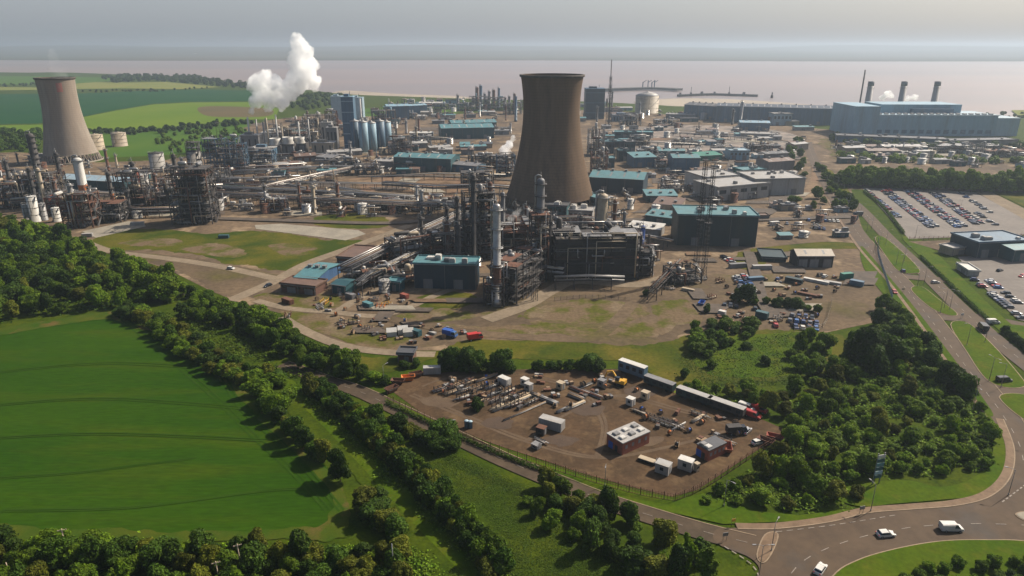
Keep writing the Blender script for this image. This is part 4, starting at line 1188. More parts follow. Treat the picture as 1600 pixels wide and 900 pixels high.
# ------------------------------------------------------------------ sheds right of the big tower
SH = [
    ((920, 299), (1004, 304), 34, 279, NAVY, TEALROOF, 'big navy shed with pale teal roof right of the big tower', 'gable', 4),
    ((960, 216), (1020, 217), 16, 207, TEAL, TEALROOF, 'long teal canopy shed behind the navy shed', 'flat', 3),
    ((943, 240), (975, 239), 24, 222, NAVY, TEAL, 'dark blue plant house left behind the navy shed', 'flat', 2),
    ((975, 238), (992, 238), 18, 222, TEAL, GREYC, 'narrow teal plant house behind the navy shed', 'flat', 1),
    ((990, 262), (1025, 261), 22, 246, STEELBLUE, TEALROOF, 'blue shed with teal roof edge behind the navy shed', 'mono', 2),
    ((966, 252), (982, 252), 14, 236, DKGREEN, TEAL, 'small dark green hall behind the navy shed', 'flat', 1),
    ((946, 262), (960, 262), 14, 248, TEAL, TEALROOF, 'small teal kiosk beside the dark brown tower', 'flat', 1),
    ((1050, 270), (1092, 270), 22, 247, STEELBLUE, TEALROOF, 'blue shed with bright teal roof by the red track', 'gable', 2),
    ((1092, 252), (1128, 250), 16, 243, GREENC, GREENC, 'low bright green store at centre right', 'mono', 1),
    ((1028, 244), (1070, 244), 14, 236, TEAL, TEALROOF, 'low teal store left of the bright green store', 'gable', 2),
    ((1140, 250), (1170, 250), 18, 236, BLUEGREY, BLUEPALE, 'pale blue office block beyond the bright green store', 'flat', 1),
    ((1155, 204), (1202, 205), 22, 192, STEELBLUE, BLUEGREY, 'blue shed on the bare ground before the dark wharf shed', 'gable', 2),
    ((1207, 196), (1236, 196), 20, 178, BLUEPALE, LTGREY, 'pale blue block left of the power station', 'flat', 1),
    ((1157, 214), (1215, 216), 14, 209, LTGREY, LTGREY, 'long pale low shed beyond the tree lined plant road', 'gable', 3),
    ((1120, 316), (1200, 308), 30, 290, LTGREY, LTGREY, 'flat pale office behind the tall dark teal block', 'flat', 0),
    ((1100, 300), (1155, 296), 30, 276, WHITE, LTGREY, 'big flat white roofed warehouse behind the dark masts', 'flat', 0),
    ((1178, 306), (1255, 304), 34, 280, LTGREY, LTGREY, 'light grey flat warehouse with white parapet by the plant road', 'flat', 4),
    ((1200, 268), (1240, 265), 18, 252, GREYC, BROWNROOF, 'brown roofed store beside the plant road', 'gable', 2),
    ((1196, 248), (1232, 246), 16, 240, GREYC, DKROOF, 'dark roofed store beside the plant road, farther one', 'gable', 2),
    ((1160, 278), (1196, 276), 16, 266, GREENC, TEALROOF, 'small green and white store beside the brown roofed one', 'flat', 2),
    ((1020, 330), (1062, 334), 18, 320, BEIGE, BROWNROOF, 'low brown roofed store left of the tall dark teal block', 'mono', 2),
    ((1010, 316), (1058, 316), 16, 306, TEAL, TEALROOF, 'teal roofed store behind the low brown roofed store', 'mono', 3),
    ((1008, 346), (1054, 352), 14, 339, TEAL, TEALROOF, 'low teal roofed store left of the dark teal block', 'mono', 3),
    ((980, 366), (1030, 372), 12, 357, LTGREY, WHITE, 'white roofed lean-to before the low teal store', 'mono', 2),
    ((905, 322), (935, 330), 10, 308, TEAL, TEALROOF, 'small teal house at the foot of the big tower', 'flat', 1),
    ((850, 340), (885, 342), 12, 322, TEAL, DKROOF, 'dark teal pump house before the big tower', 'flat', 2),
    ((888, 348), (925, 350), 12, 330, LTGREY, LTGREY, 'pale grey pump house before the big tower', 'flat', 3),
    ((1320, 240), (1352, 239), 14, 231, BEIGE, LTGREY, 'beige shed behind the tree belt', 'gable', 1),
    ((1355, 246), (1405, 246), 18, 236, GREYC, BROWNROOF, 'brown roofed grey shed behind the tree belt', 'gable', 2),
    ((1380, 236), (1440, 236), 16, 229, BEIGE, LTGREY, 'long pale shed before the power station annexe', 'gable', 3),
    ((1240, 236), (1262, 234), 12, 225, BEIGE, LTGREY, 'small beige gatehouse on the plant road', 'gable', 1),
]
for i, (pa, pb, d, yt, wm, rm, lab, rf, vents) in enumerate(SH):
    h = top_h((pa[0] + pb[0]) / 2, (pa[1] + pb[1]) / 2, yt)
    shed(pa, pb, d, max(3.2, h), wm, rm, lab, roof=rf, vents=vents if rf != 'flat' else 0, deckclutter=(vents + 2) if rf == 'flat' else 0, doors=2 if d > 14 else 1, windows=(5 if rf == 'flat' and vents != 4 else 0), seed=i + 3)
# the tall dark teal block with a light roof
shed((1056, 383), (1180, 386), 24, top_h(1118, 384, 337), DKGREEN, TEALROOF, 'tall dark teal turbine block with a light teal roof', roof='flat', doors=2, deckclutter=9, seed=4)
# dark wharf sheds
for i, (pa, pb, d, yt, lab) in enumerate((((1068, 184), (1150, 190), 36, 166, 'left of two long dark wharf sheds near the mud bank'), ((1118, 190), (1300, 196), 40, 168, 'right and longer of two dark wharf sheds near the mud bank'), ((1040, 184), (1085, 186), 14, 179, 'low white roofed shed before the dark wharf sheds'))):
    shed(pa, pb, d, top_h((pa[0] + pb[0]) / 2, (pa[1] + pb[1]) / 2, yt), (STEELBLUE, STEELBLUE, GREYC)[i], (DKROOF, M('blue_black_roof', (0.06, 0.075, 0.10), (0.045, 0.06, 0.085), scale=.2), LTGREY)[i], lab, doors=5, vents=8, seed=20 + i)

# ------------------------------------------------------------------ near buildings left of centre
shed((648, 450), (744, 453), 12, top_h(700, 452, 414), NAVY, TEALROOF, 'dark teal compressor house with pale teal roof in the foreground', roof='flat', doors=2, deckclutter=6, seed=8)
shed((440, 456), (494, 462), 10, top_h(468, 459, 446), BRICKD, BROWNROOF, 'low brown brick store in front of the blue gabled shed', roof='flat', doors=2, windows=5)
shed((462, 447), (496, 450), 24, top_h(480, 448, 434), BLUEP and clad('blue_gable', (0.05, 0.11, 0.22)), TEALROOF, 'blue gabled shed with green roof behind the brown brick store', roof='gable', rise=1.5, doors=0, vents=3)
shed((520, 458), (541, 461), 9, top_h(530, 460, 446), TEAL, TEAL, 'small teal hut right of the blue gabled shed', roof='gable', doors=1)
shed((606, 454), (626, 456), 5, 4.5, TEAL, TEALROOF, 'tiny teal kiosk left of the compressor house', roof='flat', doors=1)
shed((528, 420), (585, 424), 22, top_h(556, 422, 404), RUST, BROWNROOF, 'low rusty brown roofed bay under the slanting pipe rack', roof='flat', doors=3, seed=3)
shed((788, 424), (830, 420), 14, top_h(808, 422, 408), DKSTEEL, LTGREY, 'dark analyser house with pale roof beside the silver column', roof='flat', doors=1, seed=9)
# long teal roofed building by the left tower
shed((97, 300), (196, 306), 16, top_h(146, 303, 282), TEAL, BLUEPALE, 'long pale blue roofed hall before the left cooling tower', roof='gable', rise=2.4, doors=3, vents=0)
# pale tanks and drums at far left
for i, (x, y, yt, r, m, lab) in enumerate(((57, 346, 307, 3.0, WHITE, 'tall white tank at the left edge above the wood'), (46, 346, 320, 2.6, LTGREY, 'grey tank left of the tall white tank'), (90, 346, 325, 2.4, WHITE, 'short white tank right of the tall white tank'), (70, 344, 318, 2.2, GALV, 'slim grey tank right of the tall white tank'),
                                           (248, 268, 239, 6.5, LTGREY, 'round pale grey tank with a dark rim at centre left'), (306, 264, 236, 6.0, LTGREY, 'round blue grey tank with a dark deck on top'), (152, 234, 211, 8.0, CREAMP, 'left of two brown tanks beyond the left tower'), (188, 228, 208, 8.0, BEIGE, 'right of two brown tanks beyond the left tower'),
                                           (655, 420, 408, 2.4, WHITE, 'small white tank behind the compressor house'), (601, 456, 438, 2.6, LTGREY, 'small pale tank left of the compressor house'), (990, 254, 242, 6, LTGREY, 'small pale tank behind the navy shed'), (1215, 300, 290, 5, WHITE, 'white tank on the light grey warehouse yard'))):
    tank(G(x, y), r, top_h(x, y, yt), m, lab, roofm=(DKSTEEL if i in (4, 5) else None), rail=(r > 2.5))
q = G(306, 264); process_frame(q, .2, 10, 10, top_h(306, 264, 222), 5, 'dark lattice deck standing over the blue grey tank', 55, steel=DKSTEEL, drums=1, verts=0, pipes=2, base=False)

# ------------------------------------------------------------------ tall process columns
COLS = [
    (777, 478, 318, 1.75, SILVER, 'tall silver column at the front of the central unit', 5),
    (843, 430, 278, 2.0, GREYC, 'slim grey column in front of the big cooling tower', 7),
    (742, 408, 272, 1.5, STEEL, 'dark slim column left of the big cooling tower', 7),
    (767, 400, 284, 1.3, RUST, 'rusty slim column left of the big cooling tower', 6),
    (755, 404, 300, 1.2, DKSTEEL, 'short dark column between the two slim columns', 5),
    (786, 392, 300, 1.2, GREYC, 'thin grey column behind the tall silver column', 4),
    (700, 408, 346, 1.4, RUST, 'short rusty column behind the compressor house', 4),
    (717, 412, 350, 1.3, STEEL, 'short dark column behind the compressor house', 4),
    (938, 400, 302, 2.9, CREAMP, 'stout cream column on the dark central block', 3),
    (957, 398, 312, 1.1, RUST, 'thin rusty column right of the stout cream column', 5),
    (890, 404, 352, 1.6, RUST, 'short rusty column on the dark central block', 3),
    (136, 322, 246, 3.0, WHITE, 'white column with an orange foot before the left tower', 2),
    (67, 300, 208, 2.6, STEEL, 'dark banded column left of the left cooling tower', 9),
    (75, 336, 262, 1.3, CREAMP, 'slim cream column in the left unit', 4),
    (95, 334, 280, 1.2, RUST, 'slim rusty column in the left unit', 4),
    (122, 352, 286, 1.4, GALV, 'pale slim column before the left unit', 5),
    (150, 350, 300, 1.3, RUST, 'short rusty column right of the pale slim column', 4),
    (218, 320, 252, 1.4, STEEL, 'dark slim column at centre left', 5),
    (222, 318, 262, 1.0, REDOX, 'thin red column at centre left', 3),
    (103, 312, 238, 1.3, DKSTEEL, 'black slim column against the left cooling tower', 6),
    (20, 300, 250, 1.3, STEEL, 'dark slim column at the far left edge', 4),
    (36, 320, 270, 1.2, CREAMP, 'cream slim column at the far left edge', 4),
    (660, 334, 296, 1.2, SILVER, 'small silver column by the red clay strip', 3),
    (700, 386, 322, 1.1, DKSTEEL, 'dark slim column over the brown decks, first from left', 5), (716, 380, 306, 1.2, STEEL, 'dark slim column over the brown decks, second from left', 6), (728, 396, 312, 1.0, RUST, 'rusty slim column over the brown decks, third from left', 5),
    (806, 372, 318, 1.1, STEEL, 'dark slim column right of the grey steam', 4), (822, 380, 322, 1.0, RUST, 'rusty slim column right of the grey steam', 4), (868, 398, 338, 1.2, GREYC, 'grey column behind the huge dark block, first', 3), (906, 396, 336, 1.1, STEEL, 'dark column behind the huge dark block, second', 3), (972, 400, 330, 1.0, GREYC, 'grey column behind the huge dark block, third', 4), (660, 392, 338, 1.0, STEEL, 'dark slim column beside the diagonal rack', 4),
    (180, 330, 268, 1.2, STEEL, 'dark column right of the white and orange column', 5), (250, 326, 270, 1.1, RUST, 'rusty column left of the tall square tower', 4), (285, 330, 240, 1.2, STEEL, 'dark column behind the tall square tower', 5), (60, 330, 262, 1.1, DKSTEEL, 'dark column behind the tall white tank', 5),
    (1003, 384, 352, 1.3, BLUEP, 'small blue column right of the dark central block', 2),
]
for (x, y, yt, r, m, lab, np_) in COLS:
    p = G(x, y); h = height_to(p, yt)
    vessel_column(p, r, h, m, lab, plats=np_, tip=3, mats2=((ORANGE, 0.5, h * .45) if 'orange' in lab else ((RUST, h * .2, h * .42) if 'tall silver' in lab else None)), platm=STEEL if m in (STEEL, DKSTEEL, GREYC) else GALV)

# ------------------------------------------------------------------ open steel structures
PF = [  # px, py, rot, width, depth, ytop, levels, steel, label, drums, verts, pipes
    (926, 428, .04, 42, 22, 352, 6, DKSTEEL, 'huge dark steel block of decks before the big cooling tower', 12, 4, 16),
    (1000, 428, .04, 10, 10, 384, 5, STEEL, 'small dark steel block right of the huge dark block', 2, 1, 4),
    (875, 424, .02, 12, 14, 350, 5, STEEL, 'brown steel tower at the left end of the huge dark block', 4, 2, 6),
    (812, 454, -.45, 13, 34, 384, 6, STEEL, 'long brown steel pipe structure beside the tall silver column', 8, 3, 12),
    (775, 474, -.2, 9, 9, 425, 4, DKSTEEL, 'steel base frame around the tall silver column', 2, 1, 6),
    (842, 432, .1, 9, 9, 330, 9, STEEL, 'narrow tall steel frame around the slim grey column', 3, 1, 8),
    (748, 402, .2, 16, 12, 296, 9, STEEL, 'tall dark lattice frame left of the big cooling tower', 5, 2, 8),
    (700, 402, .3, 30, 16, 356, 4, STEEL, 'brown deck structure behind the compressor house', 9, 4, 10),
    (800, 392, .1, 26, 20, 338, 4, RUST, 'rusty deck structure under the white steam', 8, 4, 8),
    (640, 410, .55, 22, 12, 366, 3, STEEL, 'brown deck structure left of the compressor house', 5, 2, 6),
    (592, 440, .3, 16, 10, 414, 3, STEEL, 'small dark deck structure behind the pale tank', 5, 2, 6),
    (560, 440, .2, 14, 9, 422, 2, STEEL, 'low dark deck structure right of the blue gabled shed', 4, 2, 4),
    (625, 440, .3, 16, 9, 420, 2, GALV, 'low grey deck structure left of the compressor house', 5, 3, 4),
    (308, 346, .12, 25, 18, 258, 8, STEEL, 'tall square steel tower above the concrete slab', 6, 4, 18),
    (132, 352, .1, 18, 14, 298, 4, RUST, 'rust red steel structure above the wood', 7, 3, 8),
    (75, 318, .05, 24, 16, 268, 5, STEEL, 'dark steel structure below the left cooling tower', 8, 3, 8),
    (170, 344, .1, 22, 14, 312, 3, STEEL, 'low brown steel structure right of the rust red one', 7, 3, 6),
    (215, 332, .1, 18, 12, 266, 5, DKSTEEL, 'upright dark steel structure at centre left', 5, 2, 8),
    (262, 330, .1, 20, 12, 296, 3, STEEL, 'low steel structure left of the tall square tower', 7, 3, 6),
    (24, 322, .0, 26, 16, 282, 3, STEEL, 'dark steel structure at the left edge', 8, 4, 8),
    (100, 334, .05, 16, 10, 304, 3, REDOX, 'red painted steel structure in the left unit', 5, 2, 6),
    (36, 296, .05, 30, 14, 268, 2, GREYC, 'low grey steel structure at the left edge', 8, 4, 6),
    (190, 300, .05, 24, 10, 284, 2, STEEL, 'low steel structure behind the pale blue hall', 6, 3, 4),
    (276, 296, .05, 26, 12, 276, 2, RUST, 'low rusty steel structure right of the grey tank', 8, 3, 4),
    (352, 268, .05, 30, 14, 214, 7, STEELBLUE, 'tall blue grey lattice structure beside the fields', 6, 3, 10),
    (372, 270, .05, 18, 12, 222, 6, STEELBLUE, 'second blue grey lattice structure beside the fields', 4, 2, 8),
    (335, 286, .05, 24, 12, 262, 2, GREYC, 'low grey structure left of the blue grey lattice', 6, 3, 6),
    (402, 262, .05, 34, 14, 232, 4, STEELBLUE, 'wide blue structure left of the cooling cells', 8, 4, 8),
    (455, 228, .05, 40, 14, 200, 4, GREYC, 'pale pipe structure behind the cooling cells', 9, 5, 8),
    (500, 216, .05, 34, 16, 178, 4, GREYC, 'grey steel structure left of the blue grey blocks', 8, 4, 6),
    (470, 206, .05, 30, 14, 186, 2, GREYC, 'low steel structure below the far green ridge', 6, 4, 4),
    (520, 212, .05, 14, 12, 172, 4, RUST, 'narrow rusty structure left of the tall blue tower', 4, 2, 4),
    (625, 240, .1, 24, 12, 214, 4, GREYC, 'grey steel structure right of the silo block', 6, 4, 6),
    (655, 226, .1, 26, 12, 212, 2, STEELBLUE, 'low blue structure between silos and teal halls', 6, 4, 4),
    (540, 264, .1, 26, 10, 248, 2, STEEL, 'low steel structure before the white roofed store', 6, 4, 4),
    (575, 272, .1, 22, 10, 254, 2, GREYC, 'low grey structure left of the dark teal store', 6, 3, 4),
    (760, 262, .1, 34, 14, 240, 3, STEEL, 'steel structure left of the big cooling tower flank', 9, 4, 6),
    (745, 290, .1, 26, 12, 266, 3, DKSTEEL, 'dark steel structure at the end of the red clay strip', 8, 3, 6),
    (790, 274, .1, 16, 12, 240, 4, STEELBLUE, 'blue steel structure beside the steam by the tower', 4, 2, 4),
    (690, 318, .1, 20, 10, 306, 2, WHITE, 'low pale structure on the red clay strip', 6, 3, 4),
    (430, 330, .1, 16, 8, 308, 2, RUST, 'small rusty structure on the long pipe racks', 4, 1, 4),
    (620, 326, .1, 22, 8, 312, 2, STEEL, 'small dark structure on the long pipe racks', 6, 2, 4),
    (930, 242, .0, 16, 14, 200, 5, GALV, 'pale lattice structure at the right flank of the big tower', 6, 3, 6),
    (935, 270, .0, 14, 12, 236, 4, RUST, 'rusty lattice structure at the right flank of the big tower', 5, 2, 6),
    (998, 226, .0, 22, 10, 212, 3, GREYC, 'grey pipe structure behind the teal canopy shed', 6, 3, 4),
    (1010, 250, .0, 20, 12, 232, 3, GREYC, 'grey pipe structure between teal stores', 6, 3, 4),
    (1034, 262, .0, 14, 10, 248, 2, WHITE, 'white pipe structure left of the bright teal roof', 5, 3, 4),
    (1128, 236, .0, 24, 10, 228, 2, GREYC, 'low grey pipe structure on the bare ground', 6, 4, 4),
    (1186, 236, .0, 26, 10, 226, 2, RUST, 'low rusty pipe structure on the bare ground', 6, 4, 4),
    (1070, 226, .0, 30, 10, 219, 1, GREYC, 'flat pipe structure on the bare ground', 7, 3, 4),
    (1048, 300, .2, 18, 10, 284, 2, GALV, 'pale pipe structure beside the red track', 5, 3, 4),
    (984, 196, .0, 30, 14, 180, 2, GREYC, 'low pipe structure at the foot of the flare mast', 6, 4, 4),
    (1040, 196, .0, 34, 14, 186, 2, GREYC, 'low pipe structure below the big cream tank', 6, 4, 4),
    (1500, 238, .0, 60, 20, 224, 2, GREYC, 'wide switchyard structure before the power station', 10, 6, 4),
    (1570, 244, .0, 50, 20, 232, 2, STEEL, 'wide switchyard structure at the right edge', 8, 6, 4),
    (1065, 440, .3, 15, 11, 412, 3, STEEL, 'scaffold stack at the foot of the twin dark masts', 3, 2, 5),
    (985, 402, .1, 9, 8, 362, 5, STEEL, 'slender frame right of the stout cream column', 2, 1, 4),
    (905, 392, .1, 20, 12, 352, 4, RUST, 'rusty deck structure on the back of the dark block', 7, 3, 6),
    (862, 390, .1, 18, 12, 350, 3, RUST, 'rust and white deck structure before the big tower', 7, 3, 6),
]
for i, (x, y, rz, w, d, yt, lv, st, lab, dr, ve, pi_) in enumerate(PF):
    p = G(x, y); h = max(4, height_to(p + Vector((0, d / 2, 0)), yt))
    process_frame(p, rz, w, d, h, lv, lab, 600 + i, steel=st, drums=dr + 1, verts=ve + 1, pipes=pi_ + 2, full=.85, clad=(.93 if 'huge dark' in lab or 'small dark steel block' in lab else (.8 if 'tall square' in lab else (.55 if st is DKSTEEL else 0))))

# ------------------------------------------------------------------ lattice masts and derricks
for (x, y, yt, w0, w1, m, lab) in ((1086, 432, 250, 2.0, 1.5, DKSTEEL, 'left of the twin dark lattice masts before the teal block'), (1099, 430, 262, 1.9, 1.4, DKSTEEL, 'right of the twin dark lattice masts before the teal block'),
                                   (352, 286, 192, 6, 2, STEEL, 'open lattice pylon beside the blue grey lattice structure'), (835, 470, 404, 2.2, 1.8, STEEL, 'short lattice mast right of the silver column')):
    p = G(x, y); lattice_mast(p, w0, w1, height_to(p, yt), m, lab, plats=2, leg=.17)
# ------------------------------------------------------------------ pipe racks
RACKS = [
    ([(20, 330), (150, 318), (290, 326)], 8, 8, 'pipe rack running through the left unit'),
    ([(330, 318), (430, 322), (560, 330), (690, 336)], 9, 8, 'long pipe rack behind the grass, nearest of the long racks'),
    ([(330, 306), (440, 310), (560, 316), (650, 322)], 8, 7, 'long pipe rack behind the grass, second of the long racks'),
    ([(340, 296), (430, 300), (540, 310), (600, 314)], 8, 5, 'low pipe rack behind the grass, third of the long racks'),
    ([(380, 312), (440, 296), (500, 282), (560, 270)], 7, 6, 'slanting pipe rack crossing the long racks'),
    ([(330, 280), (420, 276), (520, 270), (600, 272)], 8, 6, 'far pipe rack below the silo block'),
    ([(200, 276), (300, 276), (400, 268)], 7, 6, 'pipe rack below the round pale grey tank'),
    ([(540, 448), (600, 416), (660, 386), (740, 346)], 8, 10, 'diagonal pipe rack climbing towards the big cooling tower'),
    ([(578, 452), (630, 424), (690, 392), (760, 360)], 5, 7, 'second diagonal pipe rack beside the compressor house'),
    ([(690, 336), (740, 346), (800, 362), (870, 380)], 8, 9, 'pipe rack across the front of the big cooling tower'),
    ([(600, 296), (680, 302), (760, 300), (810, 304)], 7, 6, 'pipe rack along the red clay strip'),
    ([(580, 286), (680, 280), (790, 282)], 5, 5, 'thin pipe rack behind the red clay strip'),
    ([(866, 452), (920, 450), (975, 452)], 3, 6, 'low pipe bridge in front of the huge dark block'),
    ([(1018, 470), (1040, 446), (1062, 424)], 4, 6, 'pipe bridge on trestles right of the huge dark block'),
    ([(930, 226), (1000, 228), (1090, 232)], 6, 5, 'pipe rack over the bare ground to the teal stores'),
    ([(960, 388), (1000, 380), (1050, 390)], 5, 5, 'pipe rack between the dark block and the teal block'),
    ([(560, 224), (640, 220), (700, 224)], 6, 6, 'pipe rack right of the silo block foot'),
    ([(380, 252), (470, 250), (540, 252)], 6, 6, 'pipe rack below the cooling cells'),
    ([(0, 306), (80, 300), (160, 296)], 7, 6, 'pipe rack below the left cooling tower'),
    ([(160, 330), (220, 340), (280, 338)], 5, 6, 'pipe rack at the foot of the tall square tower'),
    ([(1040, 212), (1120, 216), (1200, 224)], 6, 4, 'low pipe rack on the bare ground'),
    ([(420, 292), (520, 294), (640, 296)], 6, 4, 'low pipe bundle over the red clay strip'),
    ([(345, 290), (400, 287), (470, 284)], 6, 5, 'short pipe rack left of the red clay strip, nearer one'),
    ([(350, 274), (410, 270), (480, 266)], 6, 6, 'short pipe rack left of the red clay strip, farther one'),
    ([(450, 300), (500, 312), (560, 326)], 6, 6, 'slanting pipe rack joining the two nearest long racks'),
    ([(520, 304), (580, 316), (640, 330)], 6, 6, 'second slanting pipe rack joining the nearest long racks'),
    ([(470, 322), (580, 326), (700, 330)], 6, 5, 'narrow pipe rack between the nearest long racks'),
    ([(640, 262), (700, 266), (770, 272)], 6, 6, 'pipe rack in front of the long teal store'),
    ([(560, 462), (590, 440), (630, 424)], 4, 7, 'short slanting pipe rack left of the compressor house'),
    ([(230, 310), (300, 306), (350, 302)], 7, 7, 'pipe rack behind the tall square tower'),
    ([(60, 334), (120, 330), (200, 334)], 6, 5, 'low pipe rack behind the pale tanks'),
    ([(850, 360), (900, 358), (960, 364)], 6, 8, 'pipe rack on the back of the huge dark block'),
    ([(780, 440), (830, 436), (880, 442)], 4, 7, 'pipe rack joining the silver column to the dark block'),
]
for i, (pts, w, h, lab) in enumerate(RACKS):
    pipe_rack(pts, w, h, lab, 900 + i, tiers=2 if h > 5 else 1, step=9)

# ------------------------------------------------------------------ jetty in the water
JET = M('jetty_deck', (0.07, 0.07, 0.065), (0.10, 0.095, 0.085), scale=.05, rough=.9)
def jetty():
    t = thing('jetty', 'long dark jetty with loading arms reaching into the brown water', 'jetty', (0, 0, 0))
    path = [G(*p, ) for p in ((925, 143), (970, 141), (1020, 140), (1062, 142))]
    q = MB(); ribbon_mesh(q, smooth_path(path, False, 6), -13, 13, .5, 6.0); d = q.build('deck', JET, t)
    for i, x in enumerate((1004, 1012, 1018, 1022)):
        p = G(x, 140); q = MB(); q.beam((p.x, p.y, 5), (p.x, p.y, 20 + 4 * (i % 2)), 2.2); q.beam((p.x, p.y, 18), (p.x + 9, p.y, 24), 1.4); q.build('loading_arm', STEELBLUE, t)
    return t
jetty()
def spit():
    t = thing('sea_wall', 'low dark breakwater with dolphins beyond the mud bank', 'breakwater', (0, 0, 0))
    q = MB(); path = smooth_path([G(*p) for p in ((1060, 150), (1110, 148), (1150, 149), (1184, 150))], False, 6); ribbon_mesh(q, path, -5, 5, -1.4, 3.4); q.build('deck', JET, t)
    rg = random.Random(4)
    for i, (p, a) in enumerate(along(path, 34, 5)):
        q = MB(); s = rg.uniform(3, 7); q.box((p.x, p.y, 3.4 + s / 2), (s * 1.3, s, s), 0, .8)
        if i % 3 == 1: q.beam((p.x, p.y, 3.4 + s * .8), (p.x, p.y, 16 + s), 1)
        q.build('dolphin', GREYC, t)
spit()
t = thing('navigation_beacon', 'small dark beacon standing in the water beyond the wharf', 'beacon', G(1206, 152) + Vector((0, 0, -1.5)))
q = MB(); q.lathe([(3, 0), (3, 5), (1.6, 6), (1.2, 12), (0, 13)], 12); q.build('tower', STEEL, t)
q = MB(); q.lathe([(1.25, 10.5), (2.6, 10.5), (2.6, 11), (1.25, 11)], 12, close=False); q.build('gallery', STEEL, t)
t = thing('cargo_ship', 'white ship far off near the opposite shore', 'ship', G(312, 87) + Vector((0, 0, -1.5)), .1)
q = MB(); q.prism([(-70, -9), (60, -9), (80, 0), (60, 9), (-70, 9)], -.5, 12); q.build('hull', WHITE, t)
q = MB(); q.bx(-60, -35, -7, 7, 12, 28); q.build('superstructure', WHITE, t)
# ------------------------------------------------------------------ small plant items that crowd the ground between the units
def skid(p, rz, label, seed, s=1.0, group=None, pale=0.5):
    rg = random.Random(seed); t = thing('process_skid', label, 'process skid', p, rz, group)
    w, d, h = rg.uniform(5, 12) * s, rg.uniform(3, 6) * s, rg.uniform(2.5, 7) * s
    q = MB(); q.bx(-w / 2, w / 2, -d / 2, d / 2, 0, .3)
    for x in (-w / 2 + .2, 0, w / 2 - .2):
        for y in (-d / 2 + .2, d / 2 - .2): q.bx(x - .13, x + .13, y - .13, y + .13, .3, h)
    for y in (-d / 2 + .2, d / 2 - .2): q.bx(-w / 2, w / 2, y - .12, y + .12, h - .25, h)
    for x in (-w / 2 + .2, 0, w / 2 - .2): q.bx(x - .12, x + .12, -d / 2, d / 2, h - .22, h + .02)
    q.build('frame', rg.choice([STEEL, STEEL, GALV, RUST]), t)
    for k in range(rg.randint(1, 3)):
        r = min(rg.uniform(.6, 1.3) * s, d * .3); L = rg.uniform(.5, .9) * w; z = r + .6 if k == 0 else h + r + .1
        q = MB(); drum_mesh(q, (rg.uniform(-.1, .1) * w, rg.uniform(-.15, .15) * d, z), (1, 0, 0), L, r); q.build('drum', rg.choice(METS), t)
    if rg.random() < .6:
        r = rg.uniform(.5, 1.0) * s; hh = h * rg.uniform(1.1, 2.2); x = rg.uniform(-.35, .35) * w
        q = MB(); q.lathe([(r, .3), (r, hh - r * .4), (r * .6, hh), (0, hh + .1)], 12, (x, d * .2, 0)); q.build('vertical_vessel', rg.choice(METS), t)
    for k in range(rg.randint(2, 4)):
        r = rg.uniform(.12, .3); y = -d / 2 - .3 + .5 * k; x = rg.uniform(-.4, .4) * w
        q = MB(); q.tube([(-w / 2 - rg.uniform(0, 3), y, h + .2), (x, y, h + .2), (w / 2 + rg.uniform(0, 3), y, h + .2)], r, 6); q.tube([(x, y, .2), (x, y, h + .2)], r, 6); q.build('pipe', rg.choice([SILVER, GALV, RUST, CREAMP]), t)
def fill(pix, gap, n, seed, where, mix, s=1.0, rz=0.05):
    """scatter small kit; every label says what it is, its colour, and which one in which row"""
    rg = random.Random(seed); pts = sorted(scatter(pix, gap, rg, n, False), key=lambda p: p.y)
    per = max(1, int(math.ceil(math.sqrt(len(pts)) * 1.5))); nr = int(math.ceil(len(pts) / per))
    for r in range(nr):
        row = sorted(pts[r * per:(r + 1) * per], key=lambda t: t.x / t.y)
        rn = 'nearest' if r == 0 else ('farthest' if r == nr - 1 else nth(r) + ' nearest')
        for i, p in enumerate(row):
            k = rg.choice(mix); pos = '%s from left in %s row of %s' % (nth(i), rn, where); sd = seed * 100 + r * 20 + i; a = rz + rg.choice([0, 0, pi / 2]) + rg.uniform(-.05, .05)
            if k == 'skid': skid(p, a, 'process skid, ' + pos, sd, s, 'process skids of ' + where)
            elif k == 'shed':
                m, nm = rg.choice([(TEAL, 'teal'), (BLUEGREY, 'blue grey'), (LTGREY, 'pale'), (GREYC, 'grey'), (BEIGE, 'beige'), (WHITE, 'white')])
                shed((0, 0), (0, 0), rg.uniform(5, 10) * s, rg.uniform(3, 5) * s, m, rg.choice([LTGREY, GREYC, TEALROOF, BROWNROOF, DKROOF]), '%s plant shed, %s' % (nm, pos), name='plant_shed', roof=rg.choice(['flat', 'gable', 'mono']), loc=p, L=rg.uniform(8, 18) * s, rz=rz, deckclutter=rg.randint(0, 2), seed=sd, group='plant sheds of ' + where)
            elif k == 'tank':
                m, nm = rg.choice([(WHITE, 'white'), (LTGREY, 'pale grey'), (SILVER, 'silver'), (RUST, 'rusty'), (CREAMP, 'cream')])
                tank(p, rg.uniform(1.8, 4.0) * s, rg.uniform(4, 8) * s, m, '%s tank, %s' % (nm, pos), rail=False, rings=rg.choice([0, 2]), group='small tanks of ' + where)
            elif k == 'col':
                m, nm = rg.choice([(SILVER, 'silver'), (STEEL, 'dark'), (RUST, 'rusty'), (GREYC, 'grey'), (CREAMP, 'cream')])
                vessel_column(p, rg.uniform(.7, 1.3) * s, rg.uniform(11, 22) * s, m, '%s column, %s' % (nm, pos), plats=rg.randint(1, 3), cage=False, group='columns of ' + where)
fill([(345, 250), (560, 244), (700, 250), (720, 268), (560, 282), (350, 300)], 10, 62, 1, 'the pipe rack area', ['skid', 'skid', 'shed', 'tank'])
fill([(340, 308), (560, 312), (690, 326), (680, 340), (500, 338), (345, 332)], 9, 44, 2, 'the long rack area', ['skid', 'skid', 'tank', 'skid', 'col'])
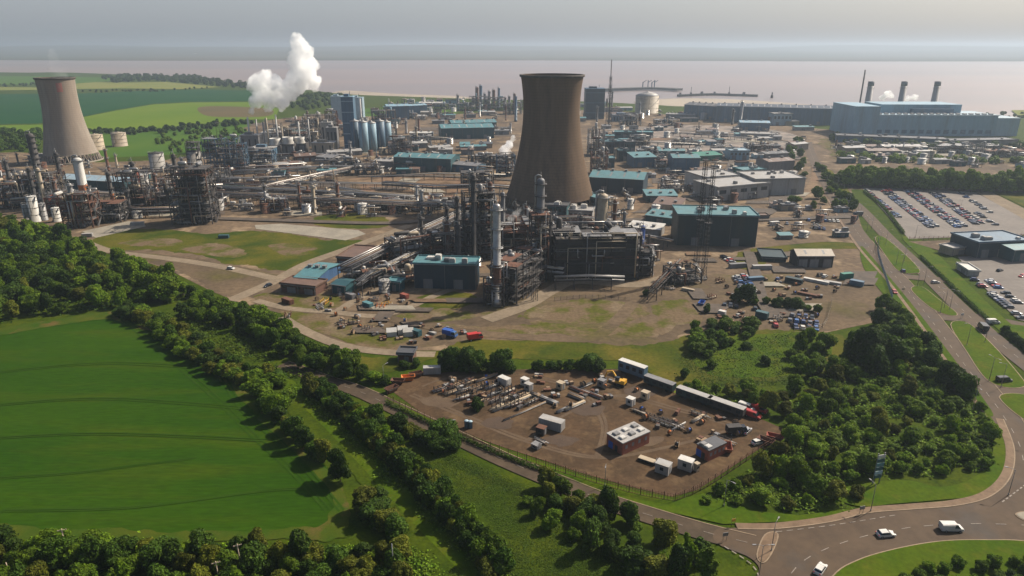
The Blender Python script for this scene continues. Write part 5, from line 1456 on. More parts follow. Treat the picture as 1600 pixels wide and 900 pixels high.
fill([(400, 196), (520, 182), (620, 184), (800, 182), (800, 244), (640, 246), (420, 246)], 12.5, 92, 3, 'the silo plant', ['skid', 'shed', 'tank', 'col', 'skid', 'shed'], 1.15)
fill([(935, 200), (1060, 196), (1180, 202), (1260, 222), (1240, 250), (1100, 256), (935, 250)], 13, 84, 4, 'the far right plant', ['skid', 'shed', 'tank', 'skid', 'shed'], 1.0)
fill([(940, 310), (1040, 256), (1250, 262), (1240, 330), (1060, 340), (960, 345)], 11.5, 48, 5, 'the teal shed area', ['shed', 'skid', 'tank', 'skid'], .9)
fill([(0, 250), (60, 246), (160, 262), (330, 262), (330, 335), (180, 350), (40, 335), (-20, 320)], 9.5, 64, 6, 'the left unit', ['skid', 'skid', 'col', 'tank', 'skid', 'shed'], 1.0)
fill([(600, 400), (680, 370), (760, 350), (880, 350), (960, 370), (1030, 395), (1010, 425), (870, 440), (830, 450), (620, 430)], 7.5, 54, 7, 'the central unit', ['skid', 'skid', 'col', 'skid', 'tank'], .85)
fill([(805, 165), (920, 164), (1050, 174), (1290, 196), (1280, 206), (1100, 198), (930, 192), (810, 186)], 19, 54, 8, 'the shoreline plant', ['shed', 'skid', 'tank', 'shed', 'col'], 1.5)
fill([(560, 184), (640, 160), (780, 160), (800, 182), (640, 190)], 17, 40, 9, 'the far left shoreline', ['shed', 'skid', 'tank', 'shed'], 1.4)
fill([(1300, 228), (1620, 232), (1620, 264), (1320, 256)], 12, 64, 10, 'the switchyard strip', ['shed', 'skid', 'skid', 'tank'], 1.0)
fill([(1190, 325), (1320, 318), (1335, 345), (1330, 372), (1190, 375)], 11, 16, 11, 'the gate yard', ['skid', 'shed', 'tank'], .7)
def at_depth(px, py, Y):
    z = height_to(Vector((0, Y, 0)), py)
    return Vector(((px - 800) / F * (Y * CP - (z - H) * SP), Y, z))
# ------------------------------------------------------------------ vehicles
CARPAINT = {'white': WHITE, 'silver': M('silver_car', (0.42, 0.42, 0.43), rough=.3, metal=.5), 'black': M('black_car', (0.015, 0.015, 0.018), rough=.25, spec=.6), 'dark blue': M('navy_car', (0.02, 0.035, 0.10), rough=.3, spec=.6),
            'red': M('red_car', (0.33, 0.025, 0.02), rough=.3, spec=.6), 'grey': M('grey_car', (0.11, 0.11, 0.12), rough=.3, spec=.6), 'blue': M('blue_car', (0.04, 0.11, 0.28), rough=.3, spec=.6)}
HEADL = M('headlight', (0.75, 0.75, 0.72), rough=.2); TAILL = M('tail_light', (0.35, 0.02, 0.02), rough=.3)
def side_loft(b, prof, w, inset=0.08):
    """closed side profile (x, z) swept across the width, edges drawn in a little"""
    n = len(prof)
    cx = sum(p[0] for p in prof) / n; cz = sum(p[1] for p in prof) / n
    ys = [(-w / 2, 1 - inset), (-w / 2 + .12, 1.0), (w / 2 - .12, 1.0), (w / 2, 1 - inset)]
    vs = []
    for y, k in ys:
        for x, z in prof: vs.append((cx + (x - cx) * k, y, cz + (z - cz) * k))
    fs = [tuple(range(n)), tuple(range(3 * n, 4 * n))[::-1]]
    for i in range(3):
        for k in range(n): fs.append((i * n + k, (i + 1) * n + k, (i + 1) * n + (k + 1) % n, i * n + (k + 1) % n))
    return b.add(vs, fs)
VP = {'car': (4.3, 1.8, [(-2.1, .32), (-2.15, .75), (-1.95, .98), (1.0, .98), (1.9, .82), (2.12, .62), (2.1, .32)], [(-1.85, .97), (-1.45, 1.46), (.25, 1.48), (1.1, .97)]),
      'van': (5.2, 2.0, [(-2.6, .38), (-2.62, 1.15), (-2.55, 1.2), (1.6, 1.2), (2.45, 1.05), (2.6, .75), (2.58, .38)], [(-2.58, 1.19), (-2.52, 2.05), (.95, 2.08), (1.75, 1.19)]),
      'truck': (6.4, 2.3, [(-3.1, .7), (-3.1, 1.15), (1.3, 1.15), (1.35, 1.5), (3.1, 1.5), (3.2, .9), (3.15, .5), (1.3, .5), (1.2, .7)], [(1.4, 1.49), (1.4, 2.5), (2.6, 2.55), (3.1, 1.49)])}
def car_parts(t, kind, paint, cargo=None):
    L, w, body, cab = VP[kind]
    b = MB(); side_loft(b, body, w); b.build('body', paint, t)
    def cabin(zlo, zhi, kx):
        (x0, z0), (x1, z1), (x2, z2), (x3, z3) = cab
        def lerp(a, c, f): return a + (c - a) * f
        q = []
        for f, wi in ((zlo, lerp(w * .96, w * .74, zlo)), (zhi, lerp(w * .96, w * .74, zhi))):
            xa, za = lerp(x0, x1, f), lerp(z0, z1, f); xb, zb_ = lerp(x3, x2, f), lerp(z3, z2, f)
            q += [(xa - kx, -wi / 2 - kx, za), (xb + kx, -wi / 2 - kx, zb_), (xb + kx, wi / 2 + kx, zb_), (xa - kx, wi / 2 + kx, za)]
        return q
    fs = [(3, 2, 1, 0), (4, 5, 6, 7), (0, 1, 5, 4), (1, 2, 6, 5), (2, 3, 7, 6), (3, 0, 4, 7)]
    b = MB(); b.add(cabin(0.0, .86, 0), fs); b.build('window_glass', GLASS, t)
    b = MB(); b.add(cabin(.84, 1.05, .03), fs)
    if kind == 'van':      # panelled sides behind the cab
        b.bx(-2.58, .3, -w * .485, w * .485, 1.1, 1.98)
    b.build('roof', paint, t)
    for sx in (-1, 1):
        for sy in (-1, 1):
            q = MB(); r = .33 if kind != 'truck' else .45; x = sx * L * .31; y = sy * (w / 2 - .1)
            q.tube([(x, y - .12, r), (x, y, r), (x, y + .12, r)], r, 12); wh = q.build('wheel', RUBBER, t)
            q = MB(); q.tube([(x, y + sy * .121, r), (x, y + sy * .14, r)], r * .6, 10); q.build('rim', GALV, wh)
    for sy in (-1, 1):
        q = MB(); q.bx(body[-2][0] - .12, body[-2][0] + .035, sy * w * .33 - .2, sy * w * .33 + .2, .62, .76); q.build('headlight', HEADL, t)
        q = MB(); q.bx(body[1][0] - .035, body[1][0] + .1, sy * w * .36 - .14, sy * w * .36 + .14, .7, .9); q.build('tail_light', TAILL, t)
    if cargo:
        q = MB(); q.bx(-3.1, 1.2, -w / 2, w / 2, 1.16, 2.9); q.build('cargo_box', cargo, t)
    return t
def vehicle(px, py, pdir, kind, colour, label, name=None, cat=None, cargo=None, group=None, z=None):
    """pdir: a pixel the vehicle is heading for"""
    p = G(px, py); d = G(*pdir) - p
    p.z = 0.13 if z is None else z
    t = thing(name or {'car': 'car', 'van': 'van', 'truck': 'truck'}[kind], label, cat or kind, p, math.atan2(d.y, d.x), group)
    return car_parts(t, kind, CARPAINT.get(colour, WHITE), cargo)
vehicle(1383, 838, (1440, 834), 'car', 'white', 'white hatchback on the roundabout, left of the white van')
vehicle(1485, 829, (1540, 830), 'van', 'white', 'white car-derived van on the roundabout, right of the white hatchback')
vehicle(1281, 893, (1300, 866), 'car', 'white', 'white car entering the roundabout at the bottom edge')
vehicle(1535, 516, (1520, 500), 'truck', 'black', 'dark truck with black box on the dual carriageway junction', cargo=BLACKP)
vehicle(1551, 506, (1590, 506), 'van', 'white', 'white van turning at the dual carriageway junction')
vehicle(1568, 597, (1590, 596), 'van', 'black', 'black van at the gap in the lower central reservation')
vehicle(1461, 443, (1476, 442), 'car', 'white', 'white car crossing the upper gap of the dual carriageway')
vehicle(1411, 425, (1405, 415), 'car', 'dark blue', 'dark blue car waiting at the tip of the upper central reservation')
vehicle(1397, 458, (1410, 470), 'car', 'red', 'small red car on the carriageway edge beside the dark trees')
vehicle(1306, 318, (1312, 330), 'car', 'white', 'white car far up the main road by the tree belt')
vehicle(1340, 337, (1325, 337), 'truck', 'grey', 'grey lorry on the yard beside the main road', cargo=GREYC)
vehicle(361, 421, (380, 424), 'car', 'white', 'white car parked on the bare track below the dry grass')
vehicle(419, 448, (400, 455), 'car', 'black', 'black car on the pale track below the brick store')
vehicle(742, 531, (760, 528), 'truck', 'red', 'red truck parked alone on the yard above the compound', cargo=REDP)
vehicle(703, 526, (720, 530), 'truck', 'blue', 'blue tipper truck parked on the yard above the compound', cargo=BLUEP)
vehicle(1345, 806, (1400, 800), 'car', 'grey', 'grey car at the verge by the roundabout exit') if False else None

# simple cars far away: one mesh each
def far_car_mesh(paint):
    L, w, body, cab = VP['car']
    b = MB(); side_loft(b, body, w)
    b.cur = 1
    x0, x1, x2, x3 = -1.85, -1.45, .25, 1.1
    vs = [(x0, -.86, .97), (x3, -.86, .97), (x3, .86, .97), (x0, .86, .97), (x1 - .06, -.7, 1.4), (x2 + .08, -.7, 1.4), (x2 + .08, .7, 1.4), (x1 - .06, .7, 1.4)]
    fs = [(0, 1, 5, 4), (1, 2, 6, 5), (2, 3, 7, 6), (3, 0, 4, 7)]
    b.add(vs, fs)
    b.cur = 0; b.bx(x1 - .08, x2 + .1, -.72, .72, 1.4, 1.48)
    b.cur = 2
    for sx in (-1, 1):
        for sy in (-1, 1): b.tube([(sx * 1.33, sy * .8 - .12, .33), (sx * 1.33, sy * .8 + .12, .33)], .33, 8)
    me = bpy.data.meshes.new('parked_car'); me.from_pydata(b.v, [], b.f)
    for m in (paint, GLASS, RUBBER): me.materials.append(m)
    me.polygons.foreach_set('material_index', b.mi)
    return me
FARCAR = {k: far_car_mesh(m) for k, m in CARPAINT.items()}
CARCOL = ['white', 'silver', 'black', 'black', 'dark blue', 'dark blue', 'grey', 'grey', 'red', 'blue', 'grey', 'black']
def car_row(a, b_, fill, rowname, seed, head=None, step=2.6, name='parked_car', z=0.11):
    rg = random.Random(seed); path = [G(*a), G(*b_)]; k = 0
    for p, ang in along(path, step, .5):
        if rg.random() > fill: continue
        c = rg.choice(CARCOL)
        o = link(name, FARCAR[c], None, (p.x, p.y, z), ang + pi / 2 * rg.choice([1, -1]) + rg.uniform(-.04, .04) + (head or 0))
        tag(o, '%s parked car, %s along %s' % (c, nth(k), rowname), 'car', 'cars parked in ' + rowname); k += 1
car_row((1353, 298), (1405, 341), .78, 'the row beside the car park hedge', 1)
for i, (a, b_, f) in enumerate((((1378, 298), (1455, 357), .85), ((1387, 298), (1464, 356), .5), ((1415, 299), (1496, 356), .8), ((1424, 299), (1507, 355), .8), ((1455, 302), (1525, 351), .75), ((1464, 302), (1534, 350), .7), ((1499, 302), (1548, 334), .55), ((1520, 330), (1556, 353), .4))):
    car_row(a, b_, f, 'the %s inner row of the big car park' % nth(i), 10 + i)
car_row((1522, 438), (1598, 500), .8, 'the front row of the right hand yard', 30)
car_row((1545, 440), (1600, 482), .35, 'the second row of the right hand yard', 31)
car_row((1560, 424), (1600, 434), .3, 'the back row of the right hand yard', 32)
car_row((1202, 349), (1250, 352), .8, 'the row before the light grey warehouse', 33)
car_row((1262, 345), (1312, 347), .8, 'the row by the plant gate', 34)
car_row((1272, 358), (1300, 360), .9, 'the short row by the plant gate', 35)
car_row((1150, 434), (1166, 462), .8, 'the left row of the upper car yard', 36, step=2.8)
car_row((1162, 432), (1178, 460), .7, 'the right row of the upper car yard', 37, step=2.8)
car_row((1236, 494), (1280, 500), .85, 'the upper row of the lower car yard', 38)
car_row((1232, 502), (1280, 508), .85, 'the lower row of the lower car yard', 39)
car_row((1210, 510), (1280, 516), .6, 'the last row of the lower car yard', 40)
car_row((1130, 478), (1180, 484), .6, 'the shaded row under the car yard hedge', 41)
car_row((1205, 436), (1250, 444), .5, 'the row before the tan roofed shed', 42)
car_row((1130, 402), (1145, 412), .8, 'the row beside the dark teal block', 43)
car_row((1255, 426), (1300, 436), .4, 'the row below the tan roofed shed', 44)

# ------------------------------------------------------------------ the compound
def face_rz(pa, pb):
    a, b_ = G(*pa), G(*pb); return math.atan2(b_.y - a.y, b_.x - a.x)
def brick_block(pl_, pc, pr, h, label, name='brick_building', hatches=6, roofm=LTGREY):
    """pl-pc left front edge, pc-pr right front edge"""
    c = G(*pc); l = G(*pl_); r = G(*pr)
    rz = math.atan2(r.y - c.y, r.x - c.x); L = (r - c).length; W = (l - c).length
    t = thing(name, label, 'building', c, rz)
    q = MB(); q.bx(0, L, 0, W, 0, h); q.build('wall', BRICK, t)
    q = MB(); q.bx(-.15, L + .15, -.15, W + .15, h, h + .3); rf = q.build('roof', roofm, t)
    for i in range(hatches):
        x = L * (.16 + .68 * (i % (hatches // 2)) / max(1, hatches // 2 - 1)); y = W * (.3 if i < hatches // 2 else .7)
        q = MB(); q.bx(x - .9, x + .9, y - .8, y + .8, h + .3, h + .75); q.bx(x - .75, x + .75, y - .65, y + .65, h + .75, h + .85); q.build('roof_hatch', WHITE if i % 2 == 0 else GALV, rf)
    for i in range(4):
        x = L * (i + .6) / 4.2; q = MB(); q.bx(x - .45, x + .45, -.06, -.004, h * .45, h * .75); q.build('louvre', GREYC, t)
    q = MB(); q.bx(-.06, -.004, W * .3, W * .3 + 1.1, 0, 2.1); q.build('door', DKSTEEL, t)
    q = MB(); q.bx(-.06, -.004, W * .6, W * .6 + 1.8, 0, 2.3); q.build('door', BLUEP, t)
    return t
brick_block((940, 701), (972, 712), (1014, 693), 3.9, 'long red brick substation with pale hatches on its flat roof', hatches=6)
brick_block((1082, 716), (1106, 722), (1133, 709), 3.5, 'smaller red brick hut with a dark roof by the compound edge', hatches=2, roofm=DKROOF)
rz_a = face_rz((940, 701), (972, 712)); rz_b = face_rz((972, 712), (1014, 693))
rz_w = face_rz((1060, 610), (1160, 645))
container(G(862, 668), face_rz((840, 662), (868, 670)), 7.5, 3.0, 3.1, LTGREY, 'long pale grey container with white end in mid compound')
t = cabin(G(846, 678), face_rz((840, 662), (868, 670)), 2.6, 2.2, 2.4, DKSTEEL, RUST, 'small dark hut in front of the long pale grey container', name='site_hut')
cabin(G(1036, 738), rz_a, 3.8, 2.8, 3.0, LTGREY, LTGREY, 'boxy pale grey cabin with blank roof, nearest of the cabins')
cabin(G(1071, 733), rz_a, 3.9, 2.4, 3.2, LTGREY, WHITE, 'white cabin with a doorway right of the boxy grey cabin')
cabin(G(1088, 736), rz_b, 1.2, 1.1, 2.5, CREAMP, CREAMP, 'narrow cream kiosk beside the white cabin', name='kiosk')
cabin(G(1012, 722), rz_a, 5.0, 1.6, .9, DKSTEEL, CREAMP, 'low pale topped skip left of the boxy grey cabin', name='low_store')
for i, (x, y, L, h, m, rm, lab) in enumerate(((988, 586, 10.5, 4.6, STEELBLUE, WHITE, 'tall dark trailer with a white top, first of the trailer row'), (1030, 606, 11, 3.2, DKGREEN, GREYC, 'low dark trailer, second of the trailer row'), (1084, 626, 12, 3.2, DKGREEN, LTGREY, 'low dark trailer, third of the trailer row'), (1134, 643, 12, 3.2, DKSTEEL, LTGREY, 'low dark trailer, last of the trailer row beside red vans'))):
    p = G(x, y)
    t = thing('trailer', lab, 'trailer', p, rz_w, 'row of long trailers at the compound edge')
    q = MB(); q.bx(-L / 2, L / 2, -1.3, 1.3, .9, h); q.build('body', m, t)
    q = MB(); q.bx(-L / 2 - .05, L / 2 + .05, -1.36, 1.36, h, h + .15); q.build('roof', rm, t)
    q = MB(); q.bx(-L / 2 + .3, L / 2 - .3, -.5, .5, .55, .9)
    for s in (-.38, .38): q.bx(L * s - .12, L * s + .12, -.9, .9, 0, .6)
    q.build('chassis', DKSTEEL, t)
    for s in (-.3, -.22, .3):
        for sy in (-1.05, 1.05):
            q = MB(); q.tube([(L * s, sy - .12, .45), (L * s, sy + .12, .45)], .45, 10); q.build('wheel', RUBBER, t)
    for k in range(4):
        q = MB(); xx = -L / 2 + L * (k + .5) / 4; q.bx(xx - .7, xx + .7, -1.35, -1.303, h * .5, h * .8); q.build('window', GLASS, t)
vehicle(1176, 652, (1210, 664), 'van', 'red', 'red van nearest the end of the trailer row', z=.12)
vehicle(1186, 643, (1220, 655), 'van', 'red', 'red van with pale roof behind the other red van', z=.12)
vehicle(1166, 640, (1200, 652), 'van', 'white', 'white van half hidden at the end of the trailer row', z=.12)
vehicle(1150, 678, (1180, 676), 'truck', 'black', 'black flatbed truck beside the meadow edge of the compound', z=.12, cargo=DKSTEEL)
vehicle(1166, 676, (1180, 664), 'car', 'silver', 'silver car behind the black flatbed truck', z=.12)
vehicle(1184, 694, (1200, 690), 'car', 'white', 'white car at the right corner of the compound', z=.12)
for i, (x, y, m, lab) in enumerate(((1196, 694, RUST, 'rusty skip at the right corner of the compound, left one'), (1210, 688, REDOX, 'red skip at the right corner of the compound, right one'), (622, 600, RUST, 'rusty skip at the left corner of the compound'), (638, 594, ORANGE, 'orange skip between rusty ones at the left corner'), (650, 589, RUST, 'brown skip nearest the pale container at left corner'), (612, 612, RUST, 'low rusty skip beside the lane at the left corner'), (1096, 477, BLUEP, 'blue skip alone on the bare yard'), (1136, 704, BRICK, 'brick red skip below the black flatbed truck'))):
    t = thing('skip', lab, 'skip', G(x, y) + Vector((0, 0, .1)), rz_w + i * .3)
    q = MB(); vs = []
    for z, a, c in ((0, 1.4, .9), (1.7, 2.4, 1.2), (1.7, 2.25, 1.05), (.3, 1.3, .8)):
        vs += [(-a, -c, z), (a, -c, z), (a, c, z), (-a, c, z)]
    fs = [(3, 2, 1, 0), (12, 13, 14, 15)]
    for k in range(3):
        for j in range(4): fs.append((k * 4 + j, k * 4 + (j + 1) % 4, (k + 1) * 4 + (j + 1) % 4, (k + 1) * 4 + j))
    q.add(vs, fs); q.build('body', m, t)
    for s in (-1, 1):
        q = MB(); q.beam((-2.0, s * 1.25, 1.3), (2.0, s * 1.25, 1.3), .12); q.beam((-1.2, s * 1.25, .8), (-1.2, s * 1.25, 1.35), .16); q.beam((1.2, s * 1.25, .8), (1.2, s * 1.25, 1.35), .16); q.build('side_rail', STEEL, t)
container(G(675, 583), 0.08, 6.1, 2.4, 2.6, LTGREY, 'pale grey container under the hedge at the compound top')
container(G(788, 600), rz_w, 4.2, 2.4, 2.6, WHITE, 'white container behind the black pipe racks')
for i, (x, y, m, lab) in enumerate(((820, 602, WHITE, 'small white hut right of the white container'), (826, 610, LTGREY, 'grey hut behind the long pipe bundle'), (876, 608, CREAMP, 'cream hut among timber stacks at the compound top'), (985, 633, WHITE, 'white hut left of two at the trailer row'), (1008, 623, CREAMP, 'cream hut close to the trailer row'), (940, 604, GREYC, 'grey hut left of the yellow excavator'), (838, 700, GALV, 'small pale box on the bare soil near the lane'))):
    cabin(G(x, y), rz_w, 2.4, 2.0, 2.6 if i < 6 else 1.4, m, m, lab, name='site_hut')
for i, (x, y, lab) in enumerate(((729, 668, 'left blue green toilet cubicle by the lane fence'), (735, 669, 'right blue green toilet cubicle by the lane fence'))):
    t = thing('portable_toilet', lab, 'toilet', G(x, y), .3, 'toilet cubicles by the lane')
    q = MB(); q.bx(-.55, .55, -.55, .55, 0, 2.3); q.build('cubicle', TEAL, t)
    q = MB(); q.lathe([(.78, 2.3), (.6, 2.5), (.1, 2.62), (0, 2.62)], 8); q.build('roof', BLUEPALE, t)
    q = MB(); q.bx(-.4, .4, -.6, -.553, .1, 2.1); q.build('door', STEELBLUE, t)
# excavator
t = thing('excavator', 'yellow tracked excavator left of the trailer row', 'excavator', G(969, 602) + Vector((0, 0, .1)), 2.6)
for s in (-1, 1):
    q = MB(); side_loft(q, [(-1.9, .2), (-2.1, .5), (-1.9, .85), (1.9, .85), (2.1, .5), (1.9, .2), (1.7, .05), (-1.7, .05)], .6); ob = q.build('track', RUBBER, t); ob.location = (0, s * 1.15, 0)
q = MB(); q.bx(-1.9, 1.5, -1.25, 1.25, 1.0, 1.9); q.bx(-.5, .5, -.5, .5, .6, 1.0); q.bx(-1.9, -.6, -1.2, 1.2, 1.9, 2.3); q.build('body', YELLOW, t)
q = MB(); q.bx(.1, 1.5, .2, 1.2, 1.9, 3.1); q.bx(0.05, 1.55, .15, 1.25, 3.1, 3.2); q.build('cab', GLASS, t)
q = MB(); q.beam((1.2, -.4, 1.7), (3.2, -.4, 4.3), .5); q.beam((3.1, -.4, 4.3), (5.2, -.4, 3.6), .5); q.build('boom', YELLOW, t)
q = MB(); q.beam((5.1, -.4, 3.8), (5.9, -.4, 1.2), .38); q.build('arm', YELLOW, t)
q = MB(); side_loft(q, [(5.4, 1.2), (6.3, 1.3), (6.2, .4), (5.4, .2), (5.1, .6)], 1.1); ob = q.build('bucket', DKSTEEL, t); ob.location = (0, -.4, 0)
# skeleton racks, pipe stacks, timber stacks
def pipe_stack(px, py, rz, L, n, r, m, label, layers=2, name='pipe_stack', group=None):
    t = thing(name, label, 'pipe stack', G(px, py) + Vector((0, 0, .02)), rz, group)
    for s in (-.35, .35):
        q = MB(); q.bx(L * s - .12, L * s + .12, -n * r - .2, n * r + .2, 0, .22); q.build('bearer', WOOD, t)
    for l in range(layers):
        for k in range(n - l):
            y = (k - (n - l - 1) / 2) * 2 * r * 1.03; z = .22 + r + l * r * 1.74
            q = MB(); q.tube([(-L / 2, y, z), (L / 2, y, z)], r, 7); q.build('pipe', m if (k + l) % 3 else GALV, t)
    return t
def skeleton_rack(px, py, rz, L, W, h, label, m=DKSTEEL, load=None, seed=0, group=None):
    rg = random.Random(seed)
    t = thing('steel_rack', label, 'steel rack', G(px, py) + Vector((0, 0, .02)), rz, group)
    q = MB(); n = max(2, int(L / 1.5))
    for i in range(n + 1):
        x = -L / 2 + L * i / n
        for s in (-1, 1): q.bx(x - .1, x + .1, s * W / 2 - .1, s * W / 2 + .1, 0, h * rg.uniform(.9, 1.15))
        q.bx(x - .08, x + .08, -W / 2, W / 2, .3, .46); q.bx(x - .07, x + .07, -W / 2, W / 2, h * .62, h * .62 + .14)
    for s in (-1, 1):
        q.bx(-L / 2, L / 2, s * W / 2 - .08, s * W / 2 + .08, .32, .48)
        q.bx(-L / 2, L / 2, s * W / 2 - .07, s * W / 2 + .07, h * .8, h * .8 + .14)
    q.build('frame', m, t)
    for k in range(4):
        q = MB(); y = (k - 1.5) * W / 4.4; r = rg.uniform(.1, .2); q.tube([(-L / 2 - rg.uniform(.2, 2), y, .47 + r), (L / 2 + rg.uniform(.2, 2), y, .47 + r)], r, 6); q.build('pipe', rg.choice([WOOD, GALV, RUST, CREAMP]), t)
    return t
rz_d = face_rz((735, 632), (800, 606))      # lie of the racks
k = 0; rg = random.Random(8)
for r_, (a, b_, n) in enumerate((((680, 612), (742, 597), 3), ((694, 617), (780, 603), 4), ((712, 625), (806, 612), 4), ((740, 632), (822, 620), 4), ((766, 640), (842, 628), 3))):
    for i in range(n):
        f = (i + .5) / n; x = a[0] + (b_[0] - a[0]) * f; y = a[1] + (b_[1] - a[1]) * f
        skeleton_rack(x, y, rz_d + rg.uniform(-.1, .1), rg.uniform(3.6, 5), 2.0, rg.uniform(1.5, 2.4), '%s black steel rack from left in the %s rack line of the compound' % (nth(i), nth(r_)), seed=r_ * 9 + i, group='black steel racks in the compound')
for i, (x, y, L, n, rr, m, lab) in enumerate(((800, 632, 16, 3, .2, CREAMP, 'long pale pipe bundle through the middle of the compound'), (820, 644, 18, 2, .16, WOOD, 'long thin pipe bundle before the pale grey container'), (898, 636, 9, 3, .22, CREAMP, 'cream pipe bundle behind the pale grey container'), (884, 640, 8, 3, .2, GALV, 'grey pipe bundle behind the pale grey container'),
                                             (760, 592, 10, 3, .2, WOOD, 'timber coloured pipes at the top left of the racks'), (842, 622, 7, 4, .24, STEEL, 'dark pipe stack in mid compound'), (858, 628, 7, 4, .24, GALV, 'grey pipe stack in mid compound'), (1060, 668, 7, 2, .14, WHITE, 'slim white pipes left of the smaller brick hut'), (1090, 656, 6, 3, .2, CREAMP, 'cream pipes below the third trailer'),
                                             (905, 612, 8, 4, .2, RUST, 'rusty pipe stack at the compound top, left one'), (925, 618, 8, 4, .2, RUST, 'rusty pipe stack at the compound top, right one'), (900, 622, 6, 4, .24, WOOD, 'timber stack under the rusty pipe stacks'), (915, 604, 7, 3, .2, DKSTEEL, 'dark pipe stack beside the grey hut'))):
    pipe_stack(x, y, rz_d if i not in (9, 10, 11, 5, 6) else rz_w, L, n, rr, m, lab)
for i, (x, y, L, W, h, lab) in enumerate(((1030, 660, 8, 2.2, 1.4, 'long dark frame of silver tubes in front of the trailers'), (1048, 664, 7, 2.0, 1.2, 'rear dark frame of tubes in front of the trailers'), (1092, 650, 4, 2.4, 1.5, 'short grey frame below the third trailer'), (845, 692, 2.2, 1.4, 1.0, 'small pallet rack on the soil near the lane'), (1130, 690, 4, 2, 1.3, 'dark frame beside the smaller brick hut'), (1000, 646, 4, 1.6, 1.0, 'small frame below the white hut'))):
    skeleton_rack(x, y, rz_w, L, W, h, lab, m=STEEL if i < 2 else DKSTEEL, seed=60 + i)
# small loose stores on the soil
rg = random.Random(91)
def crate_stack(p, rz, label, group, seed):
    r = random.Random(seed); t = thing('crate_stack', label, 'crates', p, rz, group)
    for k in range(r.randint(2, 4)):
        q = MB(); sx, sy, sz = r.uniform(.8, 1.6), r.uniform(.8, 1.3), r.uniform(.5, 1.2); x = (k % 2) * 1.5 - .7; y = (k // 2) * 1.3 - .5
        q.bx(x - sx / 2, x + sx / 2, y - sy / 2, y + sy / 2, .14, .14 + sz)
        for s in (-.35, 0, .35): q.bx(x - sx / 2, x + sx / 2, y + s * sy - .06, y + s * sy + .06, 0, .14)
        q.build('crate', r.choice([WOOD, WOOD, GREYC, STEEL, RUST, RUST, LTGREY]), t)
def cable_drum(p, rz, label, group, seed):
    r = random.Random(seed); t = thing('cable_drum', label, 'cable drum', p, rz, group); R1 = r.uniform(.7, 1.1)
    for s in (-1, 1):
        q = MB(); q.tube([(s * .55 - .05, 0, R1), (s * .55 + .05, 0, R1)], R1, 16); q.build('flange', WOOD, t)
    q = MB(); q.tube([(-.5, 0, R1), (.5, 0, R1)], R1 * .66, 14); q.build('cable', r.choice([RUBBER, BLACKP, BLUEP, ORANGE]), t)
def strew(pix, gap, n, seed, where):
    r = random.Random(seed); pts = sorted(scatter(pix, gap, r, n, False), key=lambda p: p.y); per = max(1, int(math.ceil(math.sqrt(len(pts)) * 1.4)))
    for i0 in range(0, len(pts), per):
        row = sorted(pts[i0:i0 + per], key=lambda p: p.x / p.y); rn = 'nearest' if i0 == 0 else nth(i0 // per) + ' nearest'
        for i, p in enumerate(row):
            p.z = .1; a = r.uniform(0, 3); pos = '%s from left in %s row of %s' % (nth(i), rn, where); k = r.random()
            if k < .6: crate_stack(p, a, 'crate stack, ' + pos, 'crate stacks of ' + where, seed * 50 + i0 + i)
            else: cable_drum(p, a, 'cable drum, ' + pos, 'cable drums of ' + where, seed * 50 + i0 + i)
strew([(690, 592), (800, 588), (960, 590), (1000, 612), (900, 650), (780, 645), (690, 618)], 4.5, 34, 1, 'the compound pipe area')
strew([(1000, 640), (1150, 655), (1160, 680), (1060, 700), (1020, 680)], 4.5, 16, 2, 'the trailer side soil')
strew([(520, 492), (640, 500), (740, 520), (640, 540), (540, 520)], 6, 26, 3, 'the upper yard')
strew([(500, 462), (640, 458), (640, 476), (520, 490), (480, 480)], 5, 20, 4, 'the store yard')
strew([(1120, 440), (1290, 430), (1340, 445), (1280, 470), (1140, 462)], 7, 30, 5, 'the upper car yard')
strew([(1120, 484), (1280, 492), (1280, 512), (1130, 508)], 6, 20, 6, 'the lower car yard')
# palisade fences round the compound
def fence(pix, h, label, m=RUST, step=3.0, name='palisade_fence', pales=True):
    path = smooth_path([G(*p) for p in pix], False, 4); o = path[0].copy(); loc = [p - o for p in path]
    t = thing(name, label, 'fence', o); q = MB()
    total = sum((b - a).length for a, b in zip(loc[:-1], loc[1:])); step = max(step, total / 95)
    for z in (.35, h * .6, h - .15): ribbon_mesh(q, loc, -.04, .04, z, z + .07)
    if pales:
        for p, a in along(loc, .75, .2): q.beam((p.x, p.y, .1), (p.x, p.y, h), .06)
    q.build('pales', m, t)
    for p, a in along(loc, step, .1):
        q = MB(); q.bx(p.x - .07, p.x + .07, p.y - .07, p.y + .07, 0, h + .3); q.beam((p.x, p.y, h + .25), (p.x + .25 * sin(a), p.y - .25 * cos(a), h + .6), .06); q.build('post', m, t)
fence([(606, 626), (680, 664), (760, 700), (900, 746), (990, 772), (1054, 784)], 2.4, 'rusty palisade fence between the compound and the lane')
fence([(1054, 784), (1100, 764), (1180, 712), (1236, 678)], 2.4, 'rusty palisade fence on the meadow side of the compound')
fence([(1240, 520), (1286, 512), (1300, 470)], 2.2, 'thin fence post line beside the lower car yard', m=CREAMP, pales=False)
fence([(1372, 378), (1372, 400), (1388, 450), (1394, 470)], 2.4, 'steel fence between car yard and main road', m=STEELBLUE)
fence([(1420, 376), (1530, 374), (1600, 371)], 2.2, 'fence along the near edge of the big car park', m=REDOX)
fence([(866, 470), (920, 466), (985, 470)], 1.6, 'low dark fence on the yard before the dark block', m=STEEL, pales=False)
